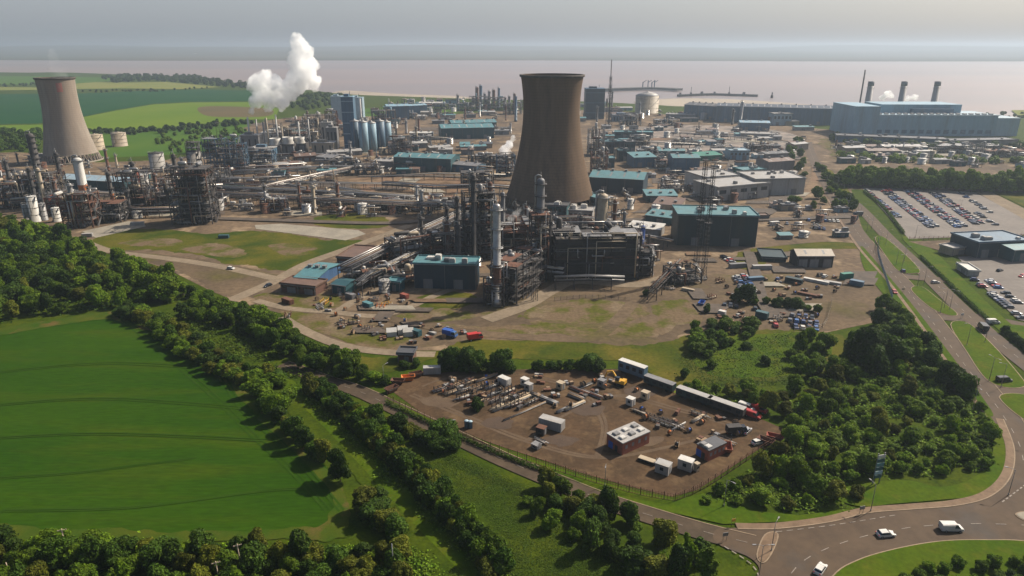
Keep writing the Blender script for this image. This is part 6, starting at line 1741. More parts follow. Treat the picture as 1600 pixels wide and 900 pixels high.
# ------------------------------------------------------------------ yard above the compound
t = thing('marquee', 'white tent-like shelter on the yard above the compound', 'tent', G(624, 523), .2)
for i, (x, y) in enumerate(((-3, 0), (1.5, 1.5), (3.5, -1.2))):
    q = MB(); q.bx(x - 2, x + 2, y - 1.8, y + 1.8, .05, 2.1); q.add([(x - 2.1, y - 1.9, 2.1), (x + 2.1, y - 1.9, 2.1), (x + 2.1, y + 1.9, 2.1), (x - 2.1, y + 1.9, 2.1), (x - 2.1, y, 3.4), (x + 2.1, y, 3.4)], [(0, 1, 5, 4), (2, 3, 4, 5), (1, 2, 5), (3, 0, 4)]); q.build('canopy', WHITE, t)
YARDS = [(649, 524, 5, 2.4, 2.6, TEAL, 'teal container right of the white shelter'), (575, 480, 5, 2.4, 2.4, TEALROOF, 'pale green container beside the orange stack'), (676, 522, 3, 1.4, 1.0, LTGREY, 'pale crate row between teal container and blue truck'), (1190, 497, 5, 2.6, 3.0, TEAL, 'teal container in the lower car yard'),
         (1322, 436, 6.1, 2.6, 3.2, GREENC, 'green container beside the car yard fence'), (1338, 446, 6, 2.8, 2.6, STEELBLUE, 'dark blue container right of the green one'), (1275, 441, 12, 2.2, 1.4, WHITE, 'long low white trailer bed in the car yard'), (1300, 444, 8, 2.2, 1.4, LTGREY, 'shorter pale trailer bed in the car yard'), (1152, 418, 9, 2.4, 2.4, GREYC, 'grey container before the dark tank pit'),
         (1190, 421, 10, 2.4, 2.4, LTGREY, 'white topped container before the dark tank pit'), (1180, 440, 8, 2.4, 2.5, STEELBLUE, 'blue grey container by the upper car yard'), (1240, 442, 8, 3, 2.6, DKGREEN, 'dark green container in the car yard'), (1262, 462, 9, 2, 1.2, RUST, 'rusty flat trailer in the car yard'), (1128, 492, 3, 2, 2, WHITE, 'white container at the bushes of the lower car yard'),
         (450, 474, 6, 2.4, 2.4, RUST, 'rusty container in front of the brick store'), (548, 466, 5, 2.4, 2.4, GREYC, 'grey container right of the teal hut'), (632, 466, 4, 2.2, 2.2, REDOX, 'red container beside the tiny teal kiosk'), (1060, 428, 8, 2.4, 2.0, CREAMP, 'cream container left of the twin dark masts'), (1075, 455, 6, 1.6, 1.4, CREAMP, 'cream crate on the yard under the twin masts'),
         (1210, 352, 6, 2.5, 2.6, WHITE, 'white container before the light grey warehouse'), (975, 424, 6, 2.4, 2.4, LTGREY, 'pale container right of the dark block foot'), (350, 372, 6, 2.4, 2.0, TEAL, 'teal container on the dry grass'), (215, 352, 8, 2.4, 2.2, LTGREY, 'pale container on the concrete slab at left'), (137, 370, 6, 2.4, 2.2, LTGREY, 'grey container at the slab corner above the wood')]
# more kit
for x, y, L, W, h, m, lab in YARDS: container(G(x, y) + Vector((0, 0, .06)), (rz_w if y > 440 else .05) + (x % 7) * .03, L, W, h, m, lab, rib=h > 1.5)
for i, (x, y, m, lab) in enumerate(((595, 482, ORANGE, 'orange machine frame stack on the pale track'), (604, 478, YELLOW, 'yellow machine frame stack on the pale track'), (507, 474, YELLOW, 'yellow frame stack behind the rusty container'), (500, 482, WHITE, 'white frame stack behind the rusty container'), (536, 508, DKSTEEL, 'dark frame stack left of the white shelter, first'), (552, 506, DKSTEEL, 'dark frame stack left of the white shelter, second'), (574, 516, STEEL, 'brown frame stack nearest the white shelter'), (450, 494, RUST, 'rusty frame stack on the bare curve of the yard'),
                                    (560, 466, STEEL, 'steel frame stack between grey container and kiosk'), (585, 470, GALV, 'grey frame stack near the tiny teal kiosk'), (1112, 466, RUST, 'rusty frame stack beside the blue skip'), (1100, 436, STEEL, 'brown posts stack right of the twin masts'), (1125, 440, RUST, 'rusty posts stack right of the twin masts'), (1046, 452, CREAMP, 'cream frame stack under the pipe bridge'), (1250, 500, DKSTEEL, 'dark scrap frame in the lower car yard'), (1165, 500, RUST, 'rusty scrap frame in the lower car yard'), (1215, 500, GALV, 'grey scrap frame in the lower car yard'))):
    skeleton_rack(x, y, i * .7, 3.5, 2.4, 1.9, lab, m=m, seed=200 + i)
# dark tank pit and tan roofed shed at the right
shed((1190, 408), (1228, 410), 16, 2.0, DKGREEN, DKGREEN, 'flat dark covered tank pit right of the teal block', name='covered_pit', roof='flat', doors=0)
shed((1244, 418), (1300, 418), 10, top_h(1270, 418, 400), DKSTEEL, BEIGE, 'dark fronted shed with tan roof in the car yard', roof='gable', rise=2.2, doors=3)
shed((1524, 404), (1606, 400), 20, top_h(1560, 402, 378), NAVY, STEELBLUE, 'dark navy depot at the right edge', roof='flat', doors=3, deckclutter=4)
shed((1580, 410), (1640, 407), 16, top_h(1600, 409, 390), TEAL, TEALROOF, 'teal depot at the right edge beside the navy depot', roof='mono', doors=2)
shed((1494, 420), (1512, 432), 5, 2.8, LTGREY, WHITE, 'white roofed hut at the corner of the right hand yard', roof='flat')
shed((1486, 400), (1518, 396), 8, 4, BEIGE, LTGREY, 'beige hut left of the navy depot', roof='flat')
shed((622, 566), (646, 567), 5, 3.4, BRICKD, DKROOF, 'dark brick hut at the end of the curved track', roof='flat')
# ------------------------------------------------------------------ posts, poles and signs
def lamp_post(px, py, h, label, heading=0.0, double=False):
    t = thing('lamp_post', label, 'lamp post', G(px, py), heading)
    q = MB(); q.tube([(0, 0, 0), (0, 0, .9)], .14, 8); q.tube([(0, 0, .9), (0, 0, h * .6), (0, 0, h)], .1, 8, .06); q.build('pole', GALV, t)
    for s in ((1, -1) if double else (1,)):
        q = MB(); q.tube([(0, 0, h - .05), (s * .8, 0, h + .2), (s * 1.7, 0, h + .25)], .05, 6); q.build('bracket', GALV, t)
        q = MB(); q.box((s * 2.0, 0, h + .25), (.8, .3, .14)); q.build('lantern', GREYC, t)
for i, (x, y, h, lab, dd) in enumerate(((1185, 905, 9, 'double lamp post on the splitter island at the bottom', True), (1205, 862, 8, 'lamp post beside the double lamp post', False), (1545, 596, 9, 'lamp post in the lower central reservation', True), (1475, 482, 9, 'lamp post in the middle central reservation', True), (1408, 424, 9, 'lamp post in the upper central reservation', True), (1520, 640, 8, 'lamp post at the bend beside the lawn', False),
                                        (1131, 792, 8, 'lamp post in the bushes by the compound corner', False), (700, 690, 7, 'lamp post beside the lane', False), (600, 600, 7, 'lamp post at the compound corner hedge', False), (1360, 800, 8, 'lamp post on the footway by the roundabout', False), (1575, 775, 8, 'lamp post at the right of the roundabout', False), (1365, 395, 9, 'lamp post by the main road beside the car yard', False),
                                        (945, 760, 7, 'lamp post on the lane verge below the brick substation', False), (1430, 372, 8, 'lamp post at the car park corner', False), (1500, 330, 8, 'lamp post in the middle of the car park', True), (1440, 320, 8, 'lamp post at the left of the car park', True))):
    lamp_post(x, y, h, lab, i * .9, dd)
for nm, path, off, hd in (('left kerb of the main road', MAIN_PATH, -6.2, 0.0), ('right kerb of the dual carriageway', DUAL_PATH, 5.6, 3.1)):
    k = 0
    for p, a in along(offset_path(path, off), 36, 12):
        if p.y < 150 or p.y > 620: continue
        t = thing('lamp_post', 'grey lamp post, %s from the far end along the %s' % (nth(k), nm), 'lamp post', (p.x, p.y, 0), a + pi / 2 + hd, 'lamp posts along the ' + nm); k += 1
        q = MB(); q.tube([(0, 0, 0), (0, 0, .9)], .14, 8); q.tube([(0, 0, .9), (0, 0, 5), (0, 0, 9)], .1, 8, .06); q.build('pole', GALV, t)
        q = MB(); q.tube([(0, 0, 8.95), (-.8, 0, 9.2), (-1.7, 0, 9.25)], .05, 6); q.build('bracket', GALV, t)
        q = MB(); q.box((-2.0, 0, 9.25), (.8, .3, .14)); q.build('lantern', GREYC, t)
def telegraph_pole(px, py, h, label, lean=0.0, m=WOOD, arms=1):
    t = thing('telegraph_pole', label, 'pole', G(px, py), .4); t.rotation_euler = (0, lean, .4)
    q = MB(); q.tube([(0, 0, -.5), (0, 0, h * .5), (0, 0, h)], .17, 8, .11); q.build('pole', m, t)
    for k in range(arms):
        q = MB(); q.bx(-.9, .9, -.08, .08, h - .5 - k * .7, h - .34 - k * .7)
        for s in (-.8, -.3, .3, .8): q.lathe([(.06, 0), (.06, .15), (0, .18)], 6, (s, 0, h - .34 - k * .7))
        q.build('crossarm', m, t)
telegraph_pole(106, 878, 9, 'pale leaning telegraph pole over the bottom hedge at left', .05, CREAMP)
telegraph_pole(378, 896, 8, 'telegraph pole over the bottom hedge in the middle', .0, CREAMP)
telegraph_pole(343, 912, 6, 'short pale pole beside the middle telegraph pole', .0, CREAMP)
telegraph_pole(616, 905, 9.5, 'straight grey pole at the lower thicket end', .0, GALV, 0)
telegraph_pole(18, 908, 5, 'short pole at the lower left corner', .0, CREAMP, 0)
t = thing('totem_sign', 'tall teal slatted totem sign on the lawn edge before the scrub wood', 'sign', G(1368, 757), .25)
hh = top_h(1368, 757, 708)
for s in (-1, 1):
    q = MB(); q.bx(s * 1.0 - .12, s * 1.0 + .12, -.12, .12, 0, hh); q.build('post', GALV, t)
for k in range(6):
    z = hh * .22 + k * hh * .128; q = MB(); q.bx(-1.15, 1.15, -.24, -.13, z, z + hh * .1); q.build('panel', (TEAL, BLUEPALE, TEAL, TEALROOF, TEAL, WHITE)[k], t)
def road_sign(px, py, label, m, w=1.4, h=1.0):
    t = thing('road_sign', label, 'sign', G(px, py), .2)
    for s in (-.45, .45):
        q = MB(); q.tube([(s, 0, 0), (s, 0, 2.6)], .05, 6); q.build('post', GALV, t)
    q = MB(); q.bx(-w / 2, w / 2, -.12, -.06, 1.6, 1.6 + h); q.build('panel', m, t)
road_sign(1145, 823, 'small yellow road sign where the lane meets the roundabout', YELLOW, 1.0, .8)
road_sign(1132, 846, 'low grey road sign on the lane edge', GALV)
road_sign(1410, 458, 'small road sign beside the small red car', CREAMP)
road_sign(1502, 498, 'pale road sign at the middle reservation tip', WHITE)
road_sign(1345, 804, 'blank grey road sign on the footway', GALV)
road_sign(527, 553, 'white notice board beside the curved track', WHITE, 1.6, 1.8)
# ------------------------------------------------------------------ steam
def steam_mat(name, dens, scale, lo=.35, hi=.6):
    m = bpy.data.materials.new(name); m.use_nodes = True
    n, l = m.node_tree.nodes, m.node_tree.links
    n.remove(n['Principled BSDF'])
    v = n.new('ShaderNodeVolumePrincipled'); v.inputs['Color'].default_value = (.995, .995, .99, 1); v.inputs['Anisotropy'].default_value = .2
    tc = n.new('ShaderNodeTexCoord'); no = n.new('ShaderNodeTexNoise'); no.inputs['Scale'].default_value = scale; no.inputs['Detail'].default_value = 4; no.inputs['Roughness'].default_value = .65
    mr = n.new('ShaderNodeMapRange'); mr.inputs[1].default_value = lo; mr.inputs[2].default_value = hi; mr.inputs[4].default_value = dens
    l.new(tc.outputs['Object'], no.inputs['Vector']); l.new(no.outputs['Fac'], mr.inputs[0]); l.new(mr.outputs[0], v.inputs['Density'])
    l.new(v.outputs[0], n['Material Output'].inputs['Volume'])
    return m
def steam(name, blobs, Y, mat, seed, voxel=1.6, amp=.35, sq=1.0):
    """one lumpy skin round a cloud of overlapping puffs"""
    rg = random.Random(seed); b = MB()
    for px, py, pr in blobs:
        c = at_depth(px, py, Y); r = pr * (Y * CP - (c.z - H) * SP) / F
        c.y += rg.uniform(-.5, .5) * r
        for k in range(9):
            d = Vector((rg.gauss(0, 1), rg.gauss(0, 1), rg.gauss(0, 1))).normalized() if k else Vector((0, 0, 0))
            rr = r * (rg.uniform(.35, .55) if k else .8); cc = c + d * r * .62
            prof = [(rr * sin(pi * i / 10), -rr * cos(pi * i / 10)) for i in range(11)]
            prof[0] = (0.01, -rr); prof[-1] = (0.0, rr)
            b.lathe(prof, 16, cc)
    o = b.build(name, mat)
    rm = o.modifiers.new('skin', 'REMESH'); rm.mode = 'VOXEL'; rm.voxel_size = voxel
    tx = bpy.data.textures.new(name, 'CLOUDS'); tx.noise_scale = voxel * 3.2; tx.noise_depth = 3
    dm = o.modifiers.new('lumps', 'DISPLACE'); dm.texture = tx; dm.strength = voxel * 3.5 * amp / .35; dm.mid_level = .5; dm.texture_coords = 'GLOBAL'
    return tag(o, kind='stuff')
ST = steam_mat('steam', .26, .10, .34, .62)
STW = steam_mat('steam_thin', .018, .05, .4, .65)
Yp = G(430, 231).y
steam('steam_cloud', [(394, 172, 6), (398, 160, 11), (406, 146, 17), (400, 130, 16), (414, 120, 13), (420, 170, 7), (422, 158, 14), (430, 143, 18), (430, 126, 15), (440, 168, 8), (444, 154, 15), (453, 138, 18), (466, 128, 20), (478, 116, 21), (488, 128, 14), (470, 102, 20), (484, 102, 16), (466, 88, 17), (474, 78, 14), (464, 70, 13), (467, 60, 10)], Yp, ST, 3, 1.35, .5)
steam('steam_cloud', [(786, 246, 6), (790, 236, 9), (796, 226, 8), (802, 216, 6), (784, 238, 6)], G(790, 250).y, ST, 4, 1.0)
steam('steam_cloud', [(788, 362, 4), (792, 352, 6), (798, 342, 7), (806, 334, 7), (812, 328, 5)], G(788, 400).y, steam_mat('steam_grey', .10, .2), 5, .7)
steam('steam_cloud', [(1380, 152, 6), (1387, 147, 7), (1392, 150, 5)], G(1385, 190).y, ST, 6, 1.4)
steam('steam_cloud', [(1418, 154, 5), (1426, 151, 6), (1432, 154, 4)], G(1420, 190).y, ST, 7, 1.4)
steam('steam_cloud', [(668, 316, 3.5), (666, 308, 3.5), (672, 302, 3)], G(668, 320).y, ST, 8, .6)
steam('steam_wisp', [(92, 114, 16), (88, 104, 12), (84, 94, 10), (80, 84, 8)], pl.y, STW, 9, 2.0)
# ------------------------------------------------------------------ trees, shrubs, hedges
LEAF_D = leaf_mat('leaf_dark', (0.02574, 0.0592, 0.003475), (0.05148, 0.08494, 0.004247))
LEAF_M = leaf_mat('leaf_mid', (0.06092, 0.1182, 0.00365), (0.1075, 0.1541, 0.004867))
LEAF_Y = leaf_mat('leaf_bright', (0.08381, 0.1542, 0.003549), (0.1341, 0.1809, 0.004969), rnd=0.3)
LEAF_O = leaf_mat('leaf_olive', (0.07375, 0.09387, 0.005678), (0.1106, 0.1073, 0.00649))
LEAF_G = leaf_mat('grass_blades', (0.040, 0.078, 0.004), (0.060, 0.090, 0.005), rnd=0.0)
BARK = M('bark', (0.06, 0.045, 0.032), (0.09, 0.07, 0.05), scale=1.5, rough=0.95)

def leaf_card(b, p, nrm, s, rng):
    t = Vector((rng.gauss(0, 1), rng.gauss(0, 1), rng.gauss(0, 1)))
    t = (t - nrm * t.dot(nrm))
    if t.length < 1e-3: return
    t.normalize(); u = nrm.cross(t)
    a, c = s * rng.uniform(0.7, 1.2), s * rng.uniform(0.5, 0.9)
    k = nrm * (s * 0.22)
    b.add([p - t * a - k, p - u * c, p + t * a - k, p + u * c], [(0, 1, 2, 3)])

def crown_mesh(seed, rad, height, base, lobes, per, leaf, flat=0.8, mat=None):
    """many small leaf faces on the shells of uneven lobes"""
    rng = random.Random(seed); b = MB()
    L = []
    for i in range(lobes):
        a = rng.uniform(0, 2 * pi); q = rng.uniform(0, 1) ** 0.6
        zz = rng.uniform(0, 1)
        rr = rad * (0.72 if zz < 0.75 else 0.45) * q * (1.0 - 0.25 * abs(zz - 0.4))
        lr = rad * rng.uniform(0.24, 0.46)
        z = base + lr * 0.55 + zz * max(0.0, height - base - lr * 1.3)
        L.append((Vector((rr * cos(a), rr * sin(a), z)), lr))
    L.append((Vector((0, 0, base + (height - base) * 0.5)), rad * 0.62))
    for c, lr in L:
        n = int(per * (lr / (rad * 0.42)) ** 2)
        for _ in range(n):
            d = Vector((rng.gauss(0, 1), rng.gauss(0, 1), rng.gauss(0, 1) + 0.25)).normalized()
            r = lr * (1 + 0.22 * noise.noise(d * 2.2 + c)) * (rng.uniform(0.8, 1.06) if rng.random() < 0.9 else rng.uniform(0.4, 1.2))
            p = c + Vector((d.x * r, d.y * r, d.z * r * flat))
            if p.z < base * 0.75: continue
            nrm = (d + Vector((rng.gauss(0, .45), rng.gauss(0, .45), rng.gauss(0, .45) + 0.2))).normalized()
            leaf_card(b, p, nrm, leaf * rng.uniform(0.7, 1.3), rng)
    return b
def trunk_mesh(seed, height, r, limbs=4, reach=1.6):
    rng = random.Random(seed); b = MB()
    b.tube([(0, 0, -0.3), (0.05, 0, height * 0.35), (rng.uniform(-.2, .2), rng.uniform(-.2, .2), height * 0.8)], r, 7, r * 0.35)
    for k in range(limbs):
        a = rng.uniform(0, 2 * pi); z = height * rng.uniform(0.28, 0.6)
        b.tube([(0.03, 0, z), (cos(a) * reach * .5, sin(a) * reach * .5, z + reach * .5), (cos(a) * reach, sin(a) * reach, z + reach * 1.1)], r * 0.45, 5, r * 0.15)
    return b
PROTO = {}
def tree_proto(key, name, seed, rad, height, base, lobes, per, leaf, mat, flat=0.85, trunk=True):
    cm = crown_mesh(seed, rad, height, base, lobes, per, leaf, flat)
    me = bpy.data.meshes.new(name + '_crown'); me.from_pydata(cm.v, [], cm.f); me.materials.append(mat)
    tm = trunk_mesh(seed + 7, height * 0.8, 0.05 * rad + 0.06, 4, rad * 0.5)
    mt = bpy.data.meshes.new(name + '_trunk'); mt.from_pydata(tm.v, [], tm.f); mt.materials.append(BARK)
    PROTO[key] = (name, me, mt, height)
for k, m in enumerate((LEAF_D, LEAF_M, LEAF_Y, LEAF_O)):
    tree_proto('tree%d' % k, 'tree', 11 + k, 4.0, 8.6, 1.2, 20, 300, 0.36, m)
    tree_proto('round%d' % k, 'tree', 31 + k, 4.6, 7.8, 0.7, 24, 300, 0.38, m, 0.8)
    tree_proto('shrub%d' % k, 'shrub', 51 + k, 2.6, 3.9, 0.25, 15, 230, 0.27, m, 0.8)
    tree_proto('tall%d' % k, 'tree', 71 + k, 2.6, 9.5, 1.0, 18, 250, 0.32, m, 1.1)
NT = [0]
def plant(key, p, s, rng, label, cat, group, sz=1.0, part_names=('crown', 'trunk')):
    name, me, mt, h = PROTO[key]
    t = thing(KIND[cat], label, cat, (p.x, p.y, 0.0), rng.uniform(0, 2 * pi), group)
    t.scale = (s * rng.uniform(0.8, 1.22), s * rng.uniform(0.8, 1.22), s * sz * rng.uniform(0.75, 1.28))
    link(part_names[0], me, t)
    link(part_names[1] if cat == 'tree' else 'stem', mt, t)
    NT[0] += 1
    return t
TONE = {'0': 'dark', '1': 'green', '2': 'bright', '3': 'olive'}
KIND = {'tree': 'tree', 'shrub': 'hedge_shrub', 'bush': 'bush'}
def shape_word(key):
    return {'tree': 'leafy', 'roun': 'broad', 'tall': 'narrow', 'shru': 'bushy'}[key[:4]]
def grove(pts, keys, smin, smax, seed, where, group, cat='tree', axis=None, rows=True, sz=1.0):
    """plants at pts; each label says the tone, the shape and which one it is counted in its own row"""
    rng = random.Random(seed)
    picks = [(p, rng.choice(keys), rng.uniform(smin, smax)) for p in pts]
    if rows:
        picks.sort(key=lambda t: t[0].y)
        per = max(1, int(math.ceil(math.sqrt(len(picks)) * 1.3)))
        nr = int(math.ceil(len(picks) / per))
        for r in range(nr):
            row = sorted(picks[r * per:(r + 1) * per], key=lambda t: t[0].x / t[0].y)
            rname = 'nearest' if r == 0 else ('farthest' if r == nr - 1 else nth(r) + ' nearest')
            if nr == 1: rname = 'only'
            for i, (p, k, s) in enumerate(row):
                plant(k, p, s, rng, '%s %s %s, %s from left in %s row of %s' % (TONE[k[-1]], shape_word(k), cat, nth(i), rname, where), cat, group, sz)
    else:
        for i, (p, k, s) in enumerate(picks):
            plant(k, p, s, rng, '%s %s %s, %s along %s' % (TONE[k[-1]], shape_word(k), cat, nth(i), where), cat, group, sz)
def jitter(path_pix, step, side, seed, rows=1, rowgap=3.0):
    rng = random.Random(seed)
    path = smooth_path([G(*p) for p in path_pix], False, 6)
    out = []
    for r in range(rows):
        for p, a in along(offset_path(path, (r - (rows - 1) / 2) * rowgap), step, rng.uniform(0, step)):
            out.append(p + Vector((rng.gauss(0, side), rng.gauss(0, side), 0)))
    return out

rng = random.Random(5)
# wood on the left, above the green field
W1 = [(-60, 352), (0, 350), (60, 362), (120, 390), (190, 415), (240, 432), (275, 455), (272, 472), (190, 480), (90, 492), (0, 507), (-60, 520)]
grove(scatter(W1, 6.2, rng, 135), ['tree1', 'tree0', 'tree1', 'round0', 'round1', 'tree3', 'tree2', 'round1'], 0.85, 1.3, 1, 'the left wood', 'trees of the dense wood on the left')
grove([G(243, 466), G(262, 470), G(226, 462)], ['round2'], 1.25, 1.5, 2, 'the bright clump at the wood end', 'bright trees at the end of the wood', rows=False)
grove(jitter([(280, 455), (310, 470), (335, 480)], 6, 0.8, 3), ['round0', 'tree1'], 0.7, 0.95, 4, 'the dark tip beyond the wood', 'trees at the tip of the wood', rows=False)
# hedge belt between field and plant
grove(jitter([(192, 488), (240, 510), (290, 545), (330, 568), (380, 592), (440, 600)], 4.2, 0.7, 5, 2, 4.5), ['tree0', 'round0', 'tree3', 'round1'], 0.6, 0.85, 6, 'the field edge belt', 'shrubs of the belt beside the field', cat='shrub', sz=.85)
grove(jitter([(290, 492), (340, 498), (400, 516), (450, 545), (500, 570), (555, 588)], 5.4, 0.8, 7, 2, 6), ['tree0', 'round1', 'round0', 'tree1'], 0.7, 1.0, 8, 'the lane belt', 'trees of the belt below the plant')
grove(jitter([(560, 590), (585, 598), (612, 600)], 5, 0.5, 9), ['tree1', 'shrub0'], 0.7, 0.95, 10, 'the lane at the compound corner', 'trees at the compound corner', rows=False)
# bushes on the right edge of the field
grove([G(*p) for p in [(404, 618), (416, 630), (412, 642), (430, 650), (436, 662), (450, 676), (462, 688), (444, 640), (476, 700), (494, 714), (532, 752), (586, 812), (572, 798), (590, 790), (604, 826), (618, 838), (506, 722)]], ['round0', 'tree0', 'round3', 'round1'], 0.68, 0.95, 11,
      'the field and grass track edge', 'bushes between field and grass track', rows=False)
# long hedge along the grass track
grove(jitter([(486, 606), (538, 648), (600, 702), (664, 764), (722, 826), (782, 905)], 2.9, 0.35, 12, 2, 3.0), ['shrub0', 'shrub0', 'shrub3', 'shrub1', 'shrub0'], 0.9, 1.15, 13, 'the long hedge', 'shrubs of the long hedge beside the grass track', cat='shrub', sz=1.3)
# bushes between hedge and road
grove(jitter([(585, 655), (625, 672), (665, 690), (705, 705)], 4.2, 1.0, 14, 2, 4), ['shrub0', 'round0', 'shrub3'], 0.7, 1.0, 15, 'the lane thicket', 'bushes between hedge and lane', cat='shrub')
grove(jitter([(835, 775), (880, 798), (940, 832), (1000, 866), (1060, 895)], 4.6, 1.2, 16, 3, 5), ['tree0', 'round0', 'tree1', 'shrub1', 'round3'], 0.55, 0.82, 17, 'the junction thicket', 'trees of the thicket beside the junction')
grove([G(*p) for p in [(1072, 896), (1092, 880), (1100, 905), (1056, 905)]], ['tall1', 'tall0'], 0.85, 1.0, 18, 'the lane end at the junction', 'tall trees at the lane end', rows=False)
# bottom edge
grove(jitter([(-40, 880), (60, 878), (170, 882), (300, 884), (420, 890), (520, 892), (620, 888)], 4.4, 0.8, 19, 2, 4), ['tree0', 'round0', 'tree3', 'round1'], 0.6, 0.85, 20, 'the bottom hedge', 'shrubs of the bottom hedge', cat='shrub')
grove(jitter([(-40, 940), (120, 935), (260, 938), (420, 945), (560, 940), (650, 925)], 4.2, 0.9, 21, 2, 4.5), ['tree1', 'round0', 'round3', 'tree0', 'tall1'], 0.55, 0.85, 22, 'the lowest thicket', 'bushes along the lower edge', cat='bush')
# scrub wood on the right
SC = [(1052, 612), (1100, 606), (1170, 614), (1250, 606), (1305, 578), (1330, 556), (1400, 545), (1450, 560), (1505, 600), (1545, 670), (1552, 720), (1500, 742), (1440, 742), (1380, 738), (1345, 760), (1335, 792), (1250, 797), (1180, 790), (1080, 782), (1130, 765), (1210, 720), (1235, 690), (1222, 655), (1160, 632), (1100, 618)]
grove(scatter(SC, 4.5, rng, 195), ['round1', 'shrub1', 'shrub2', 'shrub2', 'round2', 'tree3', 'shrub2', 'shrub1', 'shrub3', 'shrub2'], 0.55, 0.85, 23, 'the scrub wood', 'bushes of the scrub wood beside the roundabout', cat='bush')
grove([G(*p) for p in [(1346, 575), (1362, 580), (1335, 565), (1382, 572)]], ['round0', 'tree0'], 1.3, 1.5, 24, 'the big scrub clump', 'big trees above the scrub wood', rows=False)
grove(scatter([(1360, 500), (1385, 480), (1410, 505), (1440, 540), (1470, 580), (1400, 560), (1365, 530)], 5.0, rng, 16), ['tree1', 'round1', 'tree0'], 0.75, 1.05, 25, 'the roadside strip', 'trees beside the dual carriageway')
grove([G(*p) for p in [(1490, 610), (1506, 622), (1478, 600)]], ['round0'], 0.9, 1.05, 26, 'the dark clump at the bend', 'trees at the road bend', rows=False)
grove(scatter([(1085, 515), (1130, 508), (1180, 520), (1130, 545), (1100, 560), (1080, 545)], 4.2, rng, 22), ['shrub0', 'shrub1', 'round1'], 0.7, 1.0, 27, 'the car yard bushes', 'bushes under the car yard', cat='bush')
grove(jitter([(1150, 472), (1190, 476), (1240, 482), (1280, 490)], 4.2, 0.7, 28), ['shrub0', 'shrub1', 'round0'], 0.75, 1.05, 29, 'the car yard hedge', 'bushes between the car yards', cat='bush', rows=False)
grove(scatter([(1235, 560), (1270, 535), (1290, 550), (1285, 590), (1250, 590)], 4.4, rng, 10), ['round1', 'shrub1', 'tree1'], 0.7, 0.95, 30, 'the meadow corner', 'bushes in the meadow corner', cat='bush')
grove([G(*p) for p in [(1165, 545), (1110, 575), (1070, 590), (1195, 570)]], ['shrub0', 'shrub1'], 0.8, 1.0, 31, 'the bright meadow', 'bushes in the bright meadow', cat='bush', rows=False)
# hedge at the top of the compound
grove(jitter([(690, 574), (750, 580), (800, 580)], 3.6, 0.4, 32), ['shrub0', 'round0'], 0.8, 1.05, 33, 'the left hedge over the compound', 'shrubs above the compound', cat='shrub', rows=False)
grove(jitter([(835, 577), (890, 578), (948, 580)], 3.6, 0.4, 34), ['round0', 'shrub0'], 0.75, 1.0, 35, 'the right hedge over the compound', 'shrubs above the compound on the right', cat='shrub', rows=False)
grove([G(693, 576)], ['tall0'], 0.9, 0.95, 36, 'the compound top corner', 'tall tree at the compound', rows=False)
grove([G(*p) for p in [(745, 640), (632, 575), (650, 572)]], ['shrub0'], 0.7, 0.9, 37, 'the hut beside the compound', 'shrubs beside the hut', cat='shrub', rows=False)
# far treeline behind the car park, trees on the plant road
grove(jitter([(1312, 288), (1400, 292), (1500, 296), (1620, 301)], 6.2, 0.8, 38, 3, 8), ['tree1', 'round1', 'tree2', 'tree2'], 1.45, 1.8, 39, 'the car park belt', 'trees behind the car park')
grove([G(*p) for p in [(1240, 236), (1246, 230), (1250, 245), (1254, 258), (1236, 250), (1248, 268), (1282, 268), (1290, 282), (1298, 292), (1304, 300), (1276, 310), (1286, 318), (1310, 308), (1318, 316), (1244, 300), (1302, 284), (1250, 222), (1243, 224), (1232, 240), (1256, 276), (1288, 276), (1296, 302), (1314, 324), (1326, 318), (1332, 330), (1304, 326), (1276, 262), (1270, 328), (1240, 318)]],
      ['tree1', 'round1', 'tree2'], 0.75, 1.1, 40, 'the plant road', 'trees on the plant road', rows=False)
if 0: grove(jitter([(1442, 404), (1480, 440), (1515, 475), (1548, 505)], 3.4, 0.3, 41), ['shrub0', 'shrub1'], 0.6, 0.75, 42, 'the clipped roadside hedge', 'shrubs of the clipped hedge by the road', cat='shrub', rows=False)
grove(jitter([(1570, 520), (1600, 545), (1640, 575)], 3.2, 0.3, 43), ['shrub0'], 0.65, 0.8, 44, 'the right junction hedge', 'shrubs past the junction', cat='shrub', rows=False)
grove(scatter([(1430, 896), (1520, 884), (1640, 884), (1660, 940), (1420, 945)], 3.0, rng, 30), ['shrub1', 'shrub0', 'shrub1', 'shrub2'], 0.6, 0.85, 45, 'the roundabout island', 'bushes on the roundabout island', cat='bush')
# trees right of the left tower, small trees in the plant
grove([G(*p) for p in [(150, 210), (170, 209), (200, 206), (230, 206), (262, 205), (285, 200), (310, 198), (340, 194), (365, 192)]], ['round0', 'tree0'], 0.7, 1.0, 46, 'the far field edge', 'trees on the far field edge', rows=False)
grove([G(1010, 462), G(1104, 488)], ['shrub0'], 0.7, 0.9, 47, 'the bare yard edge', 'shrubs in the bare yard', cat='shrub', rows=False)

